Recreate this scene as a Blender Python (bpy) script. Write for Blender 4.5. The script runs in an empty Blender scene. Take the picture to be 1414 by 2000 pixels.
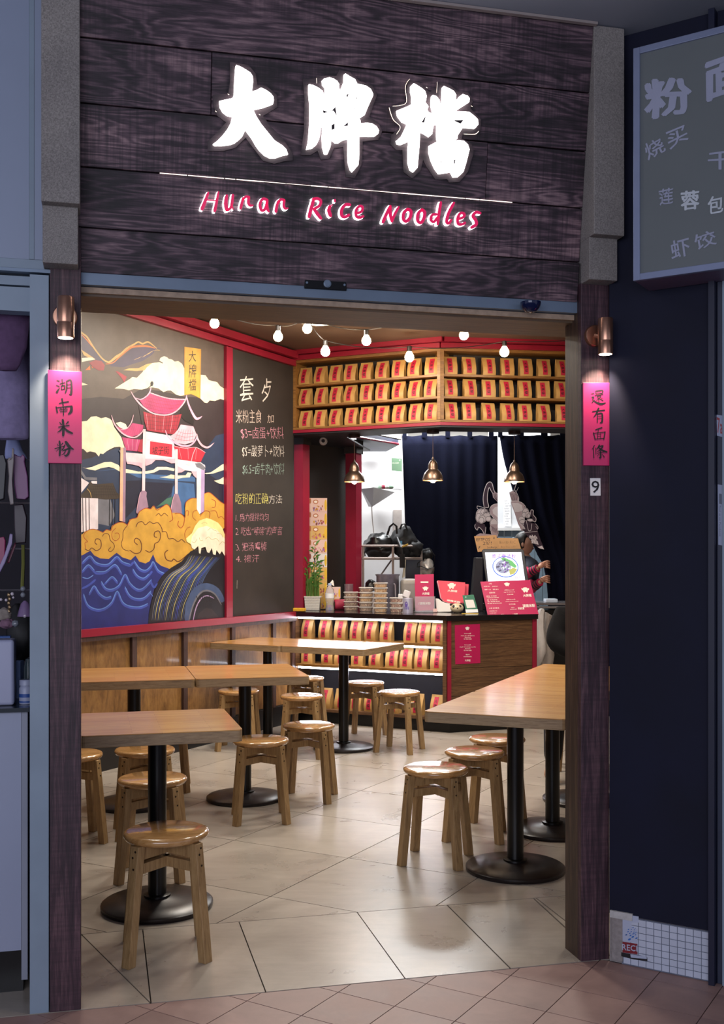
import bpy, bmesh, math, random
from mathutils import Vector, Matrix
from mathutils.geometry import tessellate_polygon
from mathutils import noise as mnoise
random.seed(7)
SC = bpy.context.scene
COL = SC.collection

# ------------------------------------------------------------------ camera
F, CX, HY, H = 2100.0, 707.0, 1090.0, 1.42     # focal length in px, centre column, horizon row, eye height (m)
cam = bpy.data.cameras.new('camera'); cam_o = bpy.data.objects.new('camera', cam); COL.objects.link(cam_o)
cam_o.location = (0, 0, H); cam_o.rotation_euler = (math.pi/2, 0, 0)
cam.sensor_fit = 'AUTO'; cam.sensor_width = 36.0; cam.lens = 36.0*F/2000.0
cam.shift_y = (HY-1000.0)/2000.0; cam.clip_start = 0.05
SC.camera = cam_o

# ------------------------------------------------------------------ world, lights, exposure
w = bpy.data.worlds.new('world'); SC.world = w; w.use_nodes = True
bg = w.node_tree.nodes['Background']; bg.inputs[0].default_value = (0.52, 0.55, 0.72, 1); bg.inputs[1].default_value = 0.75
vs = SC.view_settings
vs.view_transform = 'Standard'; vs.look = 'None'; vs.gamma = 1.0; vs.use_curve_mapping = False; vs.exposure = 0.0

def light(kind, name, loc, energy, col=(1, 1, 1), size=0.1, size_y=None, rot=(0, 0, 0), spot=None, blend=0.5):
    l = bpy.data.lights.new(name, kind); o = bpy.data.objects.new(name, l); COL.objects.link(o)
    o.location = loc; o.rotation_euler = rot; l.energy = energy; l.color = col
    if kind == 'AREA':
        l.size = size
        if size_y: l.shape = 'RECTANGLE'; l.size_y = size_y
    else:
        l.shadow_soft_size = size
    if kind == 'SPOT': l.spot_size = math.radians(spot or 60); l.spot_blend = blend
    return o
WARM = (1.0, 0.80, 0.58); NEUT = (1.0, 0.93, 0.84)
# ceiling downlights of the room (recessed in the ceiling, hidden from the lens by the header except one)
for (x, y, e) in ((-1.5, 5.7, 24), (0.2, 5.3, 19), (1.6, 5.7, 26), (-0.5, 7.2, 42), (1.0, 7.3, 46)):
    light('AREA', 'room_downlight', (x, y, 3.17), e, NEUT, 0.35)
light('AREA', 'kitchen_tube_light', (0.2, 10.9, 2.98), 110, (0.95, 0.98, 1.0), 1.8, 0.4)
light('AREA', 'kitchen_back_light', (1.2, 12.0, 2.95), 50, (0.95, 0.98, 1.0), 1.6, 0.6)
# daylight from the open side of the arcade behind the viewer
light('AREA', 'arcade_daylight', (-1.2, -2.6, 2.0), 135, (0.84, 0.86, 1.0), 4.5, 2.4, rot=(math.radians(86), 0, math.radians(-8)))

# ------------------------------------------------------------------ helpers
def lin(c):
    c = c.lstrip('#'); out = []
    for i in (0, 2, 4):
        v = int(c[i:i+2], 16)/255.0
        out.append(v/12.92 if v <= 0.04045 else ((v+0.055)/1.055)**2.4)
    return (out[0], out[1], out[2], 1.0)

class NT:
    def __init__(s, name):
        s.m = bpy.data.materials.new(name); s.m.use_nodes = True; s.t = s.m.node_tree
        s.b = s.t.nodes['Principled BSDF']
    def n(s, typ, **kw):
        x = s.t.nodes.new(typ)
        for k, v in kw.items(): setattr(x, k, v)
        return x
    def l(s, a, b): s.t.links.new(a, b)
    def coords(s, scale=(1, 1, 1), rnd=True):
        tc = s.n('ShaderNodeTexCoord'); mp = s.n('ShaderNodeMapping'); mp.inputs['Scale'].default_value = scale
        s.l(tc.outputs['Object'], mp.inputs['Vector'])
        if rnd:
            oi = s.n('ShaderNodeObjectInfo'); mu = s.n('ShaderNodeMath', operation='MULTIPLY'); mu.inputs[1].default_value = 37.0
            s.l(oi.outputs['Random'], mu.inputs[0]); cb = s.n('ShaderNodeCombineXYZ')
            for i in range(3): s.l(mu.outputs[0], cb.inputs[i])
            s.l(cb.outputs[0], mp.inputs['Location'])
        return mp.outputs[0]
    def noise(s, vec, scale=5, detail=4, rough=0.55, dist=0):
        x = s.n('ShaderNodeTexNoise'); x.inputs['Scale'].default_value = scale; x.inputs['Detail'].default_value = detail
        x.inputs['Roughness'].default_value = rough; x.inputs['Distortion'].default_value = dist
        s.l(vec, x.inputs['Vector']); return x.outputs['Fac']
    def ramp(s, fac, stops):
        r = s.n('ShaderNodeValToRGB'); e = r.color_ramp.elements
        while len(e) < len(stops): e.new(0.5)
        for i, (p, c) in enumerate(stops):
            e[i].position = p; e[i].color = c if not isinstance(c, str) else lin(c)
        s.l(fac, r.inputs[0]); return r.outputs[0]
    def bump(s, fac, strength=0.3, dist=0.01, prev=None):
        b = s.n('ShaderNodeBump'); b.inputs['Strength'].default_value = strength; b.inputs['Distance'].default_value = dist
        s.l(fac, b.inputs['Height'])
        if prev is not None: s.l(prev, b.inputs['Normal'])
        s.l(b.outputs[0], s.b.inputs['Normal']); return b.outputs[0]
    def mul(s, col, fac_col, f=1.0):
        x = s.n('ShaderNodeMix', data_type='RGBA', blend_type='MULTIPLY'); x.inputs[0].default_value = f
        s.l(col, x.inputs[6]); s.l(fac_col, x.inputs[7]); return x.outputs[2]

MC = {}
def flat(name, c, rough=0.6, metal=0.0, var=0.12, scale=8, bump=0.0, emis=0, ecol=None, coat=0, spec=None, alpha=None, trans=0, ior=1.45):
    """plain painted / plastic / metal surface with slight procedural mottling"""
    if name in MC: return MC[name]
    t = NT(name); c = lin(c) if isinstance(c, str) else c
    if var:
        v = t.coords(); f = t.noise(v, scale, 4)
        d = tuple(max(0, x*(1-var)) for x in c[:3])+(1,); e = tuple(min(1, x*(1+var)) for x in c[:3])+(1,)
        t.l(t.ramp(f, [(0.3, d), (0.7, e)]), t.b.inputs['Base Color'])
        if bump: t.bump(f, bump, 0.004)
    else: t.b.inputs['Base Color'].default_value = c
    t.b.inputs['Roughness'].default_value = rough; t.b.inputs['Metallic'].default_value = metal
    t.b.inputs['Coat Weight'].default_value = coat; t.b.inputs['Coat Roughness'].default_value = 0.08
    if spec is not None: t.b.inputs['Specular IOR Level'].default_value = spec
    if emis:
        t.b.inputs['Emission Color'].default_value = lin(ecol) if isinstance(ecol, str) else (ecol or c)
        t.b.inputs['Emission Strength'].default_value = emis
    if trans:
        t.b.inputs['Transmission Weight'].default_value = trans; t.b.inputs['IOR'].default_value = ior
    if alpha is not None: t.b.inputs['Alpha'].default_value = alpha
    MC[name] = t.m; return t.m

def wood(name, stops, grain=(1.2, 14, 14), nscale=2.2, dist=1.6, rough=0.45, bump=0.25, coat=0.0, saw=0.0, knots=0.0, rnd=True, fine=60):
    """grain runs along the axis with the small scale"""
    t = NT(name); v = t.coords(grain, rnd)
    f1 = t.noise(v, nscale, 6, 0.6, dist); f2 = t.noise(v, fine/6.0, 3, 0.7, 0.4)
    m = t.n('ShaderNodeMix', data_type='FLOAT'); m.inputs[0].default_value = 0.35
    t.l(f1, m.inputs[2]); t.l(f2, m.inputs[3])
    col = t.ramp(m.outputs[0], stops)
    v3 = t.coords((1, 1, 1), rnd); big = t.noise(v3, 2.2, 3, 0.5)
    col = t.mul(col, t.ramp(big, [(0.3, (0.72, 0.72, 0.72, 1)), (0.65, (1.0, 1.0, 1.0, 1))]), 0.8)
    if saw:
        vs_ = t.coords(tuple((60 if g == min(grain) else 2.2) for g in grain), rnd); sf = t.noise(vs_, 1.2, 3, 0.6)
        col = t.mul(col, t.ramp(sf, [(0.42, (0.45, 0.42, 0.45, 1)), (0.56, (1.15, 1.1, 1.1, 1))]), saw)
    t.l(col, t.b.inputs['Base Color'])
    t.bump(m.outputs[0], bump, 0.004)
    t.b.inputs['Roughness'].default_value = rough; t.b.inputs['Coat Weight'].default_value = coat; t.b.inputs['Coat Roughness'].default_value = 0.07
    MC[name] = t.m; return t.m

class FR:
    """a frame: local x along a surface, local y into it, local z up it; pix() turns a photo pixel into a point on it"""
    def __init__(s, O, ux, uz=(0, 0, 1)):
        s.O = Vector(O); s.x = Vector(ux).normalized(); z = Vector(uz)
        s.z = (z - s.x*z.dot(s.x)).normalized(); s.y = s.z.cross(s.x)
        s.M = Matrix(((s.x.x, s.y.x, s.z.x, s.O.x), (s.x.y, s.y.y, s.z.y, s.O.y), (s.x.z, s.y.z, s.z.z, s.O.z), (0, 0, 0, 1)))
        s.I = s.M.inverted()
    def pix(s, px, py, off=0.0):
        d = Vector(((px-CX)/F, 1.0, (HY-py)/F)); c = Vector((0, 0, H)); p0 = s.O - s.y*off
        t = (p0-c).dot(s.y)/d.dot(s.y); q = s.I @ (c+d*t); return Vector((q.x, -off, q.z))
    def at(s, a, y, b): return s.M @ Vector((a, y, b))
def ang(deg): return (math.cos(math.radians(deg)), math.sin(math.radians(deg)), 0)
def G(px, py, z=0.0):
    Y = (H-z)*F/(py-HY); return Vector(((px-CX)/F*Y, Y, z))
def atY(px, py, Y): return Vector(((px-CX)/F*Y, Y, H+(HY-py)/F*Y))

MW = {}
class MB:
    def __init__(s): s.v = []; s.f = []; s.m = []
    def add(s, V, Fc, mi=0, T=None):
        b = len(s.v)
        for p in V:
            p = Vector(p); s.v.append(T @ p if T is not None else p)
        for f in Fc: s.f.append(tuple(i+b for i in f)); s.m.append(mi)
        return s
    def box(s, x0, x1, y0, y1, z0, z1, mi=0, T=None):
        V = [(x, y, z) for z in (z0, z1) for y in (y0, y1) for x in (x0, x1)]
        return s.add(V, [(0, 2, 3, 1), (4, 5, 7, 6), (0, 1, 5, 4), (2, 6, 7, 3), (0, 4, 6, 2), (1, 3, 7, 5)], mi, T)
    def prism(s, pts, z0, z1, mi=0, T=None, axis='z'):
        """2d outline extruded between two heights (axis z) or two depths (axis y: outline is x,z)"""
        n = len(pts)
        if axis == 'z': V = [(x, y, z0) for x, y in pts]+[(x, y, z1) for x, y in pts]
        else: V = [(x, z0, y) for x, y in pts]+[(x, z1, y) for x, y in pts]
        tri = tessellate_polygon([[Vector((x, y, 0)) for x, y in pts]])
        Fc = [tuple(t) for t in tri]+[tuple(i+n for i in t[::-1]) for t in tri]
        Fc += [(i, (i+1) % n, (i+1) % n+n, i+n) for i in range(n)]
        return s.add(V, Fc, mi, T)
    def lathe(s, prof, n=24, c=(0, 0, 0), mi=0, T=None, cap=True):
        V = []; Fc = []
        for r, z in prof:
            for k in range(n):
                a = 2*math.pi*k/n; V.append((c[0]+r*math.cos(a), c[1]+r*math.sin(a), c[2]+z))
        for i in range(len(prof)-1):
            for k in range(n): Fc.append((i*n+k, i*n+(k+1) % n, (i+1)*n+(k+1) % n, (i+1)*n+k))
        if cap: Fc.append(tuple(range(n))[::-1]); Fc.append(tuple((len(prof)-1)*n+k for k in range(n)))
        return s.add(V, Fc, mi, T)
    def tube(s, pts, r, n=8, mi=0, T=None, cap=True):
        pts = [Vector(p) for p in pts]; rs = r if isinstance(r, (list, tuple)) else [r]*len(pts)
        V = []; Fc = []; up = Vector((0, 0, 1))
        for i, p in enumerate(pts):
            d = (pts[min(i+1, len(pts)-1)]-pts[max(i-1, 0)]).normalized()
            a = d.cross(up) if abs(d.dot(up)) < 0.95 else d.cross(Vector((1, 0, 0)))
            a.normalize(); b = d.cross(a)
            for k in range(n):
                t = 2*math.pi*k/n; V.append(p+(a*math.cos(t)+b*math.sin(t))*rs[i])
        for i in range(len(pts)-1):
            for k in range(n): Fc.append((i*n+k, i*n+(k+1) % n, (i+1)*n+(k+1) % n, (i+1)*n+k))
        if cap: Fc.append(tuple(range(n))[::-1]); Fc.append(tuple((len(pts)-1)*n+k for k in range(n)))
        return s.add(V, Fc, mi, T)
    def ball(s, c, r, n=12, m=8, mi=0, T=None):
        rx, ry, rz = r if isinstance(r, (tuple, list)) else (r, r, r)
        V = [(c[0], c[1], c[2]-rz)]; Fc = []
        for j in range(1, m):
            ph = -math.pi/2+math.pi*j/m
            for k in range(n):
                a = 2*math.pi*k/n; V.append((c[0]+rx*math.cos(ph)*math.cos(a), c[1]+ry*math.cos(ph)*math.sin(a), c[2]+rz*math.sin(ph)))
        V.append((c[0], c[1], c[2]+rz)); L = len(V)-1
        for k in range(n):
            Fc.append((0, 1+(k+1) % n, 1+k)); Fc.append((L, L-n+k, L-n+(k+1) % n))
        for j in range(m-2):
            for k in range(n):
                a = 1+j*n+k; b = 1+j*n+(k+1) % n; Fc.append((a, b, b+n, a+n))
        return s.add(V, Fc, mi, T)
    # --- pixel-traced flat work on a frame
    def ppoly(s, fr, pts, off, mi=0, thick=None):
        q = [fr.pix(x, y, 0) for x, y in pts]
        p2 = [(p.x, p.z) for p in q]
        if thick is None:
            tri = tessellate_polygon([[Vector((x, y, 0)) for x, y in p2]])
            ar = sum(p2[i][0]*p2[(i+1) % len(p2)][1]-p2[(i+1) % len(p2)][0]*p2[i][1] for i in range(len(p2)))
            V = [(x, -off, z) for x, z in p2]
            return s.add(V, [tuple(t) for t in tri], mi)
        return s.prism(p2, -off, -off-thick, mi, axis='y')
    def pstroke(s, fr, pts, wd, off, mi=0, thick=None, conv=None, wscale=1.0):
        pts = [conv(*p) if conv else p for p in pts]
        n = len(pts); wd = wd if isinstance(wd, (list, tuple)) else [wd]*n
        wd = [x*wscale for x in wd]
        # smooth the centre line
        P = []; W = []
        for i in range(n-1):
            p0 = Vector(pts[max(i-1, 0)]); p1 = Vector(pts[i]); p2 = Vector(pts[i+1]); p3 = Vector(pts[min(i+2, n-1)])
            st = 1 if n == 2 else 4
            for k in range(st):
                t = k/st
                P.append(0.5*((2*p1)+(p2-p0)*t+(2*p0-5*p1+4*p2-p3)*t*t+(3*p1-p0-3*p2+p3)*t**3)); W.append(wd[i]*(1-t)+wd[i+1]*t)
        P.append(Vector(pts[-1])); W.append(wd[-1])
        L = []; R = []
        for i, p in enumerate(P):
            d = P[min(i+1, len(P)-1)]-P[max(i-1, 0)]
            if d.length < 1e-6: d = Vector((1, 0))
            d.normalize(); nn = Vector((-d.y, d.x))*W[i]/2
            e = d*(W[i]*0.3) if i == len(P)-1 else (-d*(W[i]*0.3) if i == 0 else Vector((0, 0)))
            L.append(fr.pix(*(p+nn*(0.6 if e.length else 1)+e), 0)); R.append(fr.pix(*(p-nn*(0.6 if e.length else 1)+e), 0))
        m = len(P); o1 = -off-(thick or 0)
        V = [(q.x, o1, q.z) for q in L]+[(q.x, o1, q.z) for q in R]
        Fc = [(i, i+1, m+i+1, m+i) for i in range(m-1)]
        if thick:
            V += [(q.x, -off, q.z) for q in L]+[(q.x, -off, q.z) for q in R]
            Fc += [(i+1, i, 2*m+i, 2*m+i+1) for i in range(m-1)]+[(m+i, m+i+1, 3*m+i+1, 3*m+i) for i in range(m-1)]
            Fc += [(0, m, 3*m, 2*m), (2*m-1, m-1, 3*m-1, 4*m-1)]
        return s.add(V, Fc, mi)
    def build(s, name, mats, parent=None, fm=None, om=None, smooth=False, bevel=0, segs=2, auto=None):
        if not isinstance(mats, (list, tuple)): mats = [mats]
        Wv = [fm @ v for v in s.v] if fm is not None else s.v
        if parent is not None: om = MW[parent.name]
        elif om is None:
            lo = Vector((min(v.x for v in Wv), min(v.y for v in Wv), min(v.z for v in Wv)))
            hi = Vector((max(v.x for v in Wv), max(v.y for v in Wv), max(v.z for v in Wv)))
            base = Vector(((lo.x+hi.x)/2, (lo.y+hi.y)/2, lo.z))
            R = fm.to_3x3().to_4x4() if fm is not None else Matrix.Identity(4)
            om = Matrix.Translation(base) @ R
        inv = om.inverted()
        me = bpy.data.meshes.new(name); me.from_pydata([tuple(inv @ v) for v in Wv], [], s.f)
        for m in mats: me.materials.append(m)
        if len(mats) > 1: me.polygons.foreach_set('material_index', s.m)
        bm = bmesh.new(); bm.from_mesh(me); bmesh.ops.recalc_face_normals(bm, faces=bm.faces)
        if smooth:
            for f in bm.faces: f.smooth = True
            lim = math.radians(auto or 42)
            for e in bm.edges:
                if len(e.link_faces) == 2 and e.calc_face_angle(0) > lim: e.smooth = False
        bm.to_mesh(me); bm.free()
        o = bpy.data.objects.new(name, me); COL.objects.link(o)
        if parent is not None: o.parent = parent
        else: o.matrix_world = om
        MW[o.name] = om
        if bevel:
            b = o.modifiers.new('bevel', 'BEVEL'); b.width = bevel; b.segments = segs; b.limit_method = 'ANGLE'; b.angle_limit = math.radians(40)
        return o

def thing(name, label, cat, loc=(0, 0, 0), rz=0.0, group=None, M=None):
    o = bpy.data.objects.new(name, None); COL.objects.link(o); o.empty_display_size = 0.1
    M = M if M is not None else Matrix.Translation(Vector(loc)) @ Matrix.Rotation(rz, 4, 'Z')
    o.matrix_world = M; MW[o.name] = M
    o['label'] = label; o['category'] = cat
    if group: o['group'] = group
    return o
def fthing(name, label, cat, fr, px=None, py=None, off=0, group=None, base=None):
    """thing whose axes follow a wall frame, standing at a photo pixel on it"""
    q = fr.pix(px, py, off) if base is None else Vector(base)
    return thing(name, label, cat, group=group, M=fr.M @ Matrix.Translation(q))
def tag(o, label, cat, group=None):
    o['label'] = label; o['category'] = cat
    if group: o['group'] = group
    return o
def struct(o): o['kind'] = 'structure'; return o
def sthing(name, M=None):
    o = bpy.data.objects.new(name, None); COL.objects.link(o); M = M or Matrix.Identity(4); o.matrix_world = M; MW[o.name] = M; o['kind'] = 'structure'; return o
def dup(o, M=None, label=None, parent=None, group=None):
    c = o.copy(); COL.objects.link(c)
    if parent is not None: c.parent = parent; MW[c.name] = MW[parent.name]
    else:
        c.matrix_world = M; MW[c.name] = M
    if label: c['label'] = label
    if group: c['group'] = group
    for ch in KIDS.get(o.name, ()): dup(ch, parent=c)
    return c
class _K(dict): pass
KIDS = {}
def kids(o, lst): KIDS[o.name] = lst; return lst
def regkids(root):
    for o in COL.objects:
        if o.parent is not None: KIDS.setdefault(o.parent.name, [])
    for o in COL.objects:
        if o.parent is not None and o not in KIDS[o.parent.name]: KIDS[o.parent.name].append(o)

PH_ = 2*math.pi
# lettering
_TX = {}
def glyphs(body, bold=0.0, res=2):
    k = (body, bold, res)
    if k in _TX: return _TX[k]
    cu = bpy.data.curves.new('lettering', 'FONT'); cu.body = body; cu.size = 1.0; cu.offset = bold; cu.resolution_u = res
    o = bpy.data.objects.new('lettering', cu); COL.objects.link(o)
    bpy.context.view_layer.update()
    dg = bpy.context.evaluated_depsgraph_get(); me = bpy.data.meshes.new_from_object(o.evaluated_get(dg))
    V = [(v.co.x, v.co.y) for v in me.vertices]; Fc = [tuple(p.vertices) for p in me.polygons]
    bpy.data.objects.remove(o); bpy.data.curves.remove(cu); bpy.data.meshes.remove(me)
    if not V: V = [(0, 0), (1, 0), (0, 1)]; Fc = []
    x0 = min(v[0] for v in V); x1 = max(v[0] for v in V); y0 = min(v[1] for v in V); y1 = max(v[1] for v in V)
    V = [((x-x0)/max(1e-6, x1-x0), (y-y0)/max(1e-6, y1-y0)) for x, y in V]
    _TX[k] = (V, Fc, (x1-x0)/max(1e-6, y1-y0)); return _TX[k]
def hand(V, seed, amp):
    if not amp: return V
    out = []
    for x, y in V:
        n1 = mnoise.noise(Vector((x*3.1, y*3.1, seed*7.7))); n2 = mnoise.noise(Vector((x*3.1+9, y*3.1, seed*7.7+4)))
        out.append((x+n1*amp, y+n2*amp+(x-0.5)*amp*1.2))
    return out
def ptext(mb, fr, body, quad, off, mi=0, bold=0.0, wob=0.0, seed=0, thick=None):
    """lettering fitted into a pixel quad (x0,y0,x1,y1) or 4 corners tl,tr,br,bl on a frame"""
    if len(quad) == 4 and not isinstance(quad[0], (tuple, list)):
        x0, y0, x1, y1 = quad; quad = [(x0, y0), (x1, y0), (x1, y1), (x0, y1)]
    V, Fc, _ = glyphs(body, 0 if bold >= .015 else bold); V = hand(V, seed, wob)
    tl, tr, br, bl = [Vector(q) for q in quad]
    sh = [(0, 0)] if bold < .015 else [(bold*math.cos(PH_*i/6), bold*.8*math.sin(PH_*i/6)) for i in range(6)]
    for si, (du, dv) in enumerate(sh):
        out = []
        for u, v in V:
            u += du/max(1, len(body)); v += dv; p = (tl*(1-u)+tr*u)*v+(bl*(1-u)+br*u)*(1-v); q = fr.pix(p.x, p.y, 0); out.append((q.x, -off-si*.00005, q.z))
        mb.add(out, Fc, mi)
def ltext(mb, body, x0, x1, z0, z1, y, mi=0, bold=0.0, wob=0.0, seed=0, keep=True, fn=None, align='c'):
    """lettering in local x/z coordinates at depth y"""
    V, Fc, asp = glyphs(body, bold); V = hand(V, seed, wob)
    if keep:
        wdt = min(x1-x0, (z1-z0)*asp); hgt = wdt/asp if asp else z1-z0
        xc = (x0+x1)/2; zc = (z0+z1)/2
        if align == 'l': xc = x0+wdt/2
        x0, x1, z0, z1 = xc-wdt/2, xc+wdt/2, zc-hgt/2, zc+hgt/2
    mb.add([(x0+(x1-x0)*u, (y if fn is None else fn(z0+(z1-z0)*v)), z0+(z1-z0)*v) for u, v in V], Fc, mi)
def skin(name, joints, edges, mat, parent, sub=2, root=0, scale=1.0):
    """joints: [(x,y,z,r)] in world space; grown with a Skin modifier into one continuous surface"""
    om = MW[parent.name]; inv = om.inverted()
    me = bpy.data.meshes.new(name); me.from_pydata([tuple(inv @ Vector(j[:3])) for j in joints], edges, [])
    o = bpy.data.objects.new(name, me); COL.objects.link(o); o.parent = parent; MW[o.name] = om
    o.modifiers.new('skin', 'SKIN').use_smooth_shade = True
    sv = me.skin_vertices[0].data
    for i, j in enumerate(joints):
        r = j[3]; sv[i].radius = (r, r) if not isinstance(r, tuple) else r
        sv[i].use_root = (i == root)
    s = o.modifiers.new('sub', 'SUBSURF'); s.levels = sub; s.render_levels = sub
    me.materials.append(mat); return o
ORD = ['first', 'second', 'third', 'fourth', 'fifth', 'sixth', 'seventh', 'eighth', 'ninth', 'tenth', 'eleventh', 'twelfth']
# ------------------------------------------------------------------ frames of the place
FACE = FR((-0.9755, 3.358, 0), ang(13.66))                       # shop front
fn = -FACE.y
sv_ = (fn*0.13+Vector((0, 0, 0.92)))
SIGN = FR(FACE.at(0, 0.03, 2.325), FACE.x, sv_)                  # leaning sign face
LW = FR((-1.823, 7.03, 0), ang(62.2))                            # left wall of the room
NAVY = FR((0.8715, 3.789, 0), ang(-32.1))                        # neighbour's navy wall
C0 = Vector((-0.601, 9.346, 0))
CL = FR(C0, ang(-27.0))                                          # counter, left run
KC = CL.at(1.445, 0, 0); CR = FR(KC, ang(19.0))                  # counter, right run
BL = FR(C0, ang(-24.9)); B1 = BL.at(1.368, 0, 0); BR = FR(B1, ang(8.2))   # shelf over the counter
PH = 2.0*math.pi

# ------------------------------------------------------------------ materials
def sawn(name, stops, saw=.8):
    """rough-sawn board: contour grain with knots, and patches of saw marks across the board"""
    t = NT(name); v = t.coords((.8, 1, 6.0)); n1 = t.noise(v, 1.6, 3, .5, .3); mu = t.n('ShaderNodeMath', operation='MULTIPLY'); mu.inputs[1].default_value = 95.0; t.l(n1, mu.inputs[0])
    sn = t.n('ShaderNodeMath', operation='SINE'); t.l(mu.outputs[0], sn.inputs[0]); ad = t.n('ShaderNodeMath', operation='MULTIPLY_ADD'); ad.inputs[1].default_value = .5; ad.inputs[2].default_value = .5; t.l(sn.outputs[0], ad.inputs[0])
    fine = t.noise(t.coords((4, 1, 70)), 3.0, 5, .7, .3); blot = t.noise(t.coords((1.4, 1, 3)), 2.0, 5, .6)
    m = t.n('ShaderNodeMix', data_type='FLOAT'); m.inputs[0].default_value = .74; t.l(ad.outputs[0], m.inputs[2]); t.l(fine, m.inputs[3])
    m2 = t.n('ShaderNodeMix', data_type='FLOAT'); m2.inputs[0].default_value = .5; t.l(m.outputs[0], m2.inputs[2]); t.l(blot, m2.inputs[3])
    col = t.ramp(m2.outputs[0], stops)
    marks = t.noise(t.coords((55, 1, 2.0)), 1.6, 3, .6); mask = t.noise(t.coords((.9, 1, 1.5)), 1.5, 2, .5)
    mk_ = t.ramp(mask, [(.42, (0, 0, 0, 1)), (.6, (1, 1, 1, 1))]); mm = t.n('ShaderNodeMix', data_type='RGBA'); t.l(mk_, mm.inputs[0]); mm.inputs[6].default_value = (1, 1, 1, 1); t.l(t.ramp(marks, [(.40, (.38, .36, .40, 1)), (.58, (1.1, 1.05, 1.05, 1))]), mm.inputs[7])
    t.l(t.mul(col, mm.outputs[2], saw), t.b.inputs['Base Color']); t.bump(m2.outputs[0], .5, .004); t.b.inputs['Roughness'].default_value = .62; MC[name] = t.m; return t.m
M_purple = sawn('rough_purple_wood', [(.38, '#1a1118'), (.48, '#3a2a34'), (.56, '#5b464f'), (.68, '#8e7478')])
M_post = wood('stained_post_wood', [(0.30, '#170c12'), (0.48, '#3f2731'), (0.62, '#63464c'), (0.78, '#8a6e6c')], grain=(22, 22, 1.2), nscale=2.2, dist=1.2, rough=0.55, bump=0.5, saw=0.35)
M_postin = wood('brown_post_wood', [(0.3, '#1c1412'), (0.5, '#3f2f28'), (0.7, '#6b523f')], grain=(22, 22, 1.2), rough=0.5)
M_butcher = None
def butcher():
    t = NT('butcher_block'); v = t.coords((1, 1, 1), False)
    br = t.n('ShaderNodeTexBrick'); br.offset = 0.37; br.squash = 1.0
    br.inputs['Scale'].default_value = 1.0; br.inputs['Mortar Size'].default_value = 0.0006; br.inputs['Brick Width'].default_value = 0.30; br.inputs['Row Height'].default_value = 0.034
    br.inputs['Color1'].default_value = lin('#c98f4c'); br.inputs['Color2'].default_value = lin('#dba763'); br.inputs['Mortar'].default_value = lin('#9a6a35'); br.inputs['Bias'].default_value = 0.0
    t.l(v, br.inputs['Vector']); v2 = t.coords((2.2, 26, 26), True); g = t.noise(v2, 2.4, 5, 0.6, 1.2)
    t.l(t.mul(br.outputs[0], t.ramp(g, [(0.3, (0.72, 0.68, 0.62, 1)), (0.6, (1, 1, 1, 1))]), 0.85), t.b.inputs['Base Color'])
    t.b.inputs['Roughness'].default_value = 0.30; t.b.inputs['Coat Weight'].default_value = 0.6; t.b.inputs['Coat Roughness'].default_value = 0.12
    return t.m
M_butcher = butcher()
M_edge = wood('table_edge_wood', [(0.3, '#7a6248'), (0.5, '#a78c68'), (0.7, '#b9a07c')], grain=(2.5, 2.5, 26), rough=0.45)
M_stool = wood('varnished_stool_wood', [(0.28, '#8c6233'), (0.5, '#bd8c54'), (0.7, '#d2a670')], grain=(3, 16, 16), nscale=2.0, rough=0.22, bump=0.05, coat=0.9)
M_leg = wood('stool_leg_wood', [(0.28, '#745638'), (0.5, '#a38257'), (0.7, '#bd9c6e')], grain=(24, 24, 2), nscale=1.8, rough=0.4, bump=0.1)
M_screw = flat('dark_screw', '#2a1c12', 0.5, 0.4, 0)
M_black = flat('black_cast_iron', '#0d0c0d', 0.28, 0.2, 0.15, 20, 0.08)
M_red = flat('red_painted_wood', '#8f1b33', 0.35, 0, 0.08, 5)
M_shelfwood = wood('shelf_wood', [(0.3, '#5c3c1c'), (0.5, '#8a602f'), (0.7, '#a67a42')], grain=(1.5, 20, 20), rough=0.45)
M_dkwood = wood('dark_batten_wood', [(0.3, '#26171a'), (0.5, '#452f2b'), (0.7, '#5d4238')], grain=(20, 20, 2), rough=0.5)
M_ply = wood('plywood_panel', [(0.3, '#5a3d22'), (0.5, '#8a6236'), (0.68, '#a57c46')], grain=(5, 5, 1.6), nscale=1.6, dist=2.5, rough=0.42, coat=0.25)
M_ctrwood = wood('counter_board_wood', [(0.3, '#33200f'), (0.5, '#604127'), (0.7, '#7d5b3a')], grain=(1.4, 1.4, 18), nscale=2.0, dist=2.2, rough=0.5)
M_dark = flat('charcoal_paint', '#2b2522', 0.6, 0, 0.15, 4)
M_char = flat('dark_wall_paint', '#26201e', 0.55, 0, 0.2, 3)
M_ceil = flat('dark_ceiling_paint', '#57463c', 0.6, 0, 0.15, 3)
M_soff = wood('soffit_plywood', [(0.3, '#3b2c20'), (0.5, '#5c4733'), (0.7, '#6e5841')], grain=(1.0, 14, 14), rough=0.5)
M_steel = flat('blue_grey_steel', '#6f7f92', 0.45, 0.3, 0.12, 5)
M_bluegrey = flat('pale_blue_grey_paint', '#8090a0', 0.5, 0, 0.10, 4)
M_bluepanel = flat('pale_fascia_panel', '#8792a8', 0.45, 0, 0.05, 2)
M_arc = flat('arcade_ceiling_paint', '#8a8f9c', 0.7, 0, 0.05, 2)
M_navy = flat('navy_wall_paint', '#0a0e26', 0.7, 0, 0.25, 3, spec=.3)
M_white = flat('white_paint', '#dedad4', 0.6, 0, 0.03, 3)
M_whitetile = flat('white_ceramic_tile', '#bfc6d6', 0.25, 0, 0.08, 3)
M_concrete = flat('grey_render', '#8f8886', 0.85, 0, 0.18, 60, 0.4)
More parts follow.
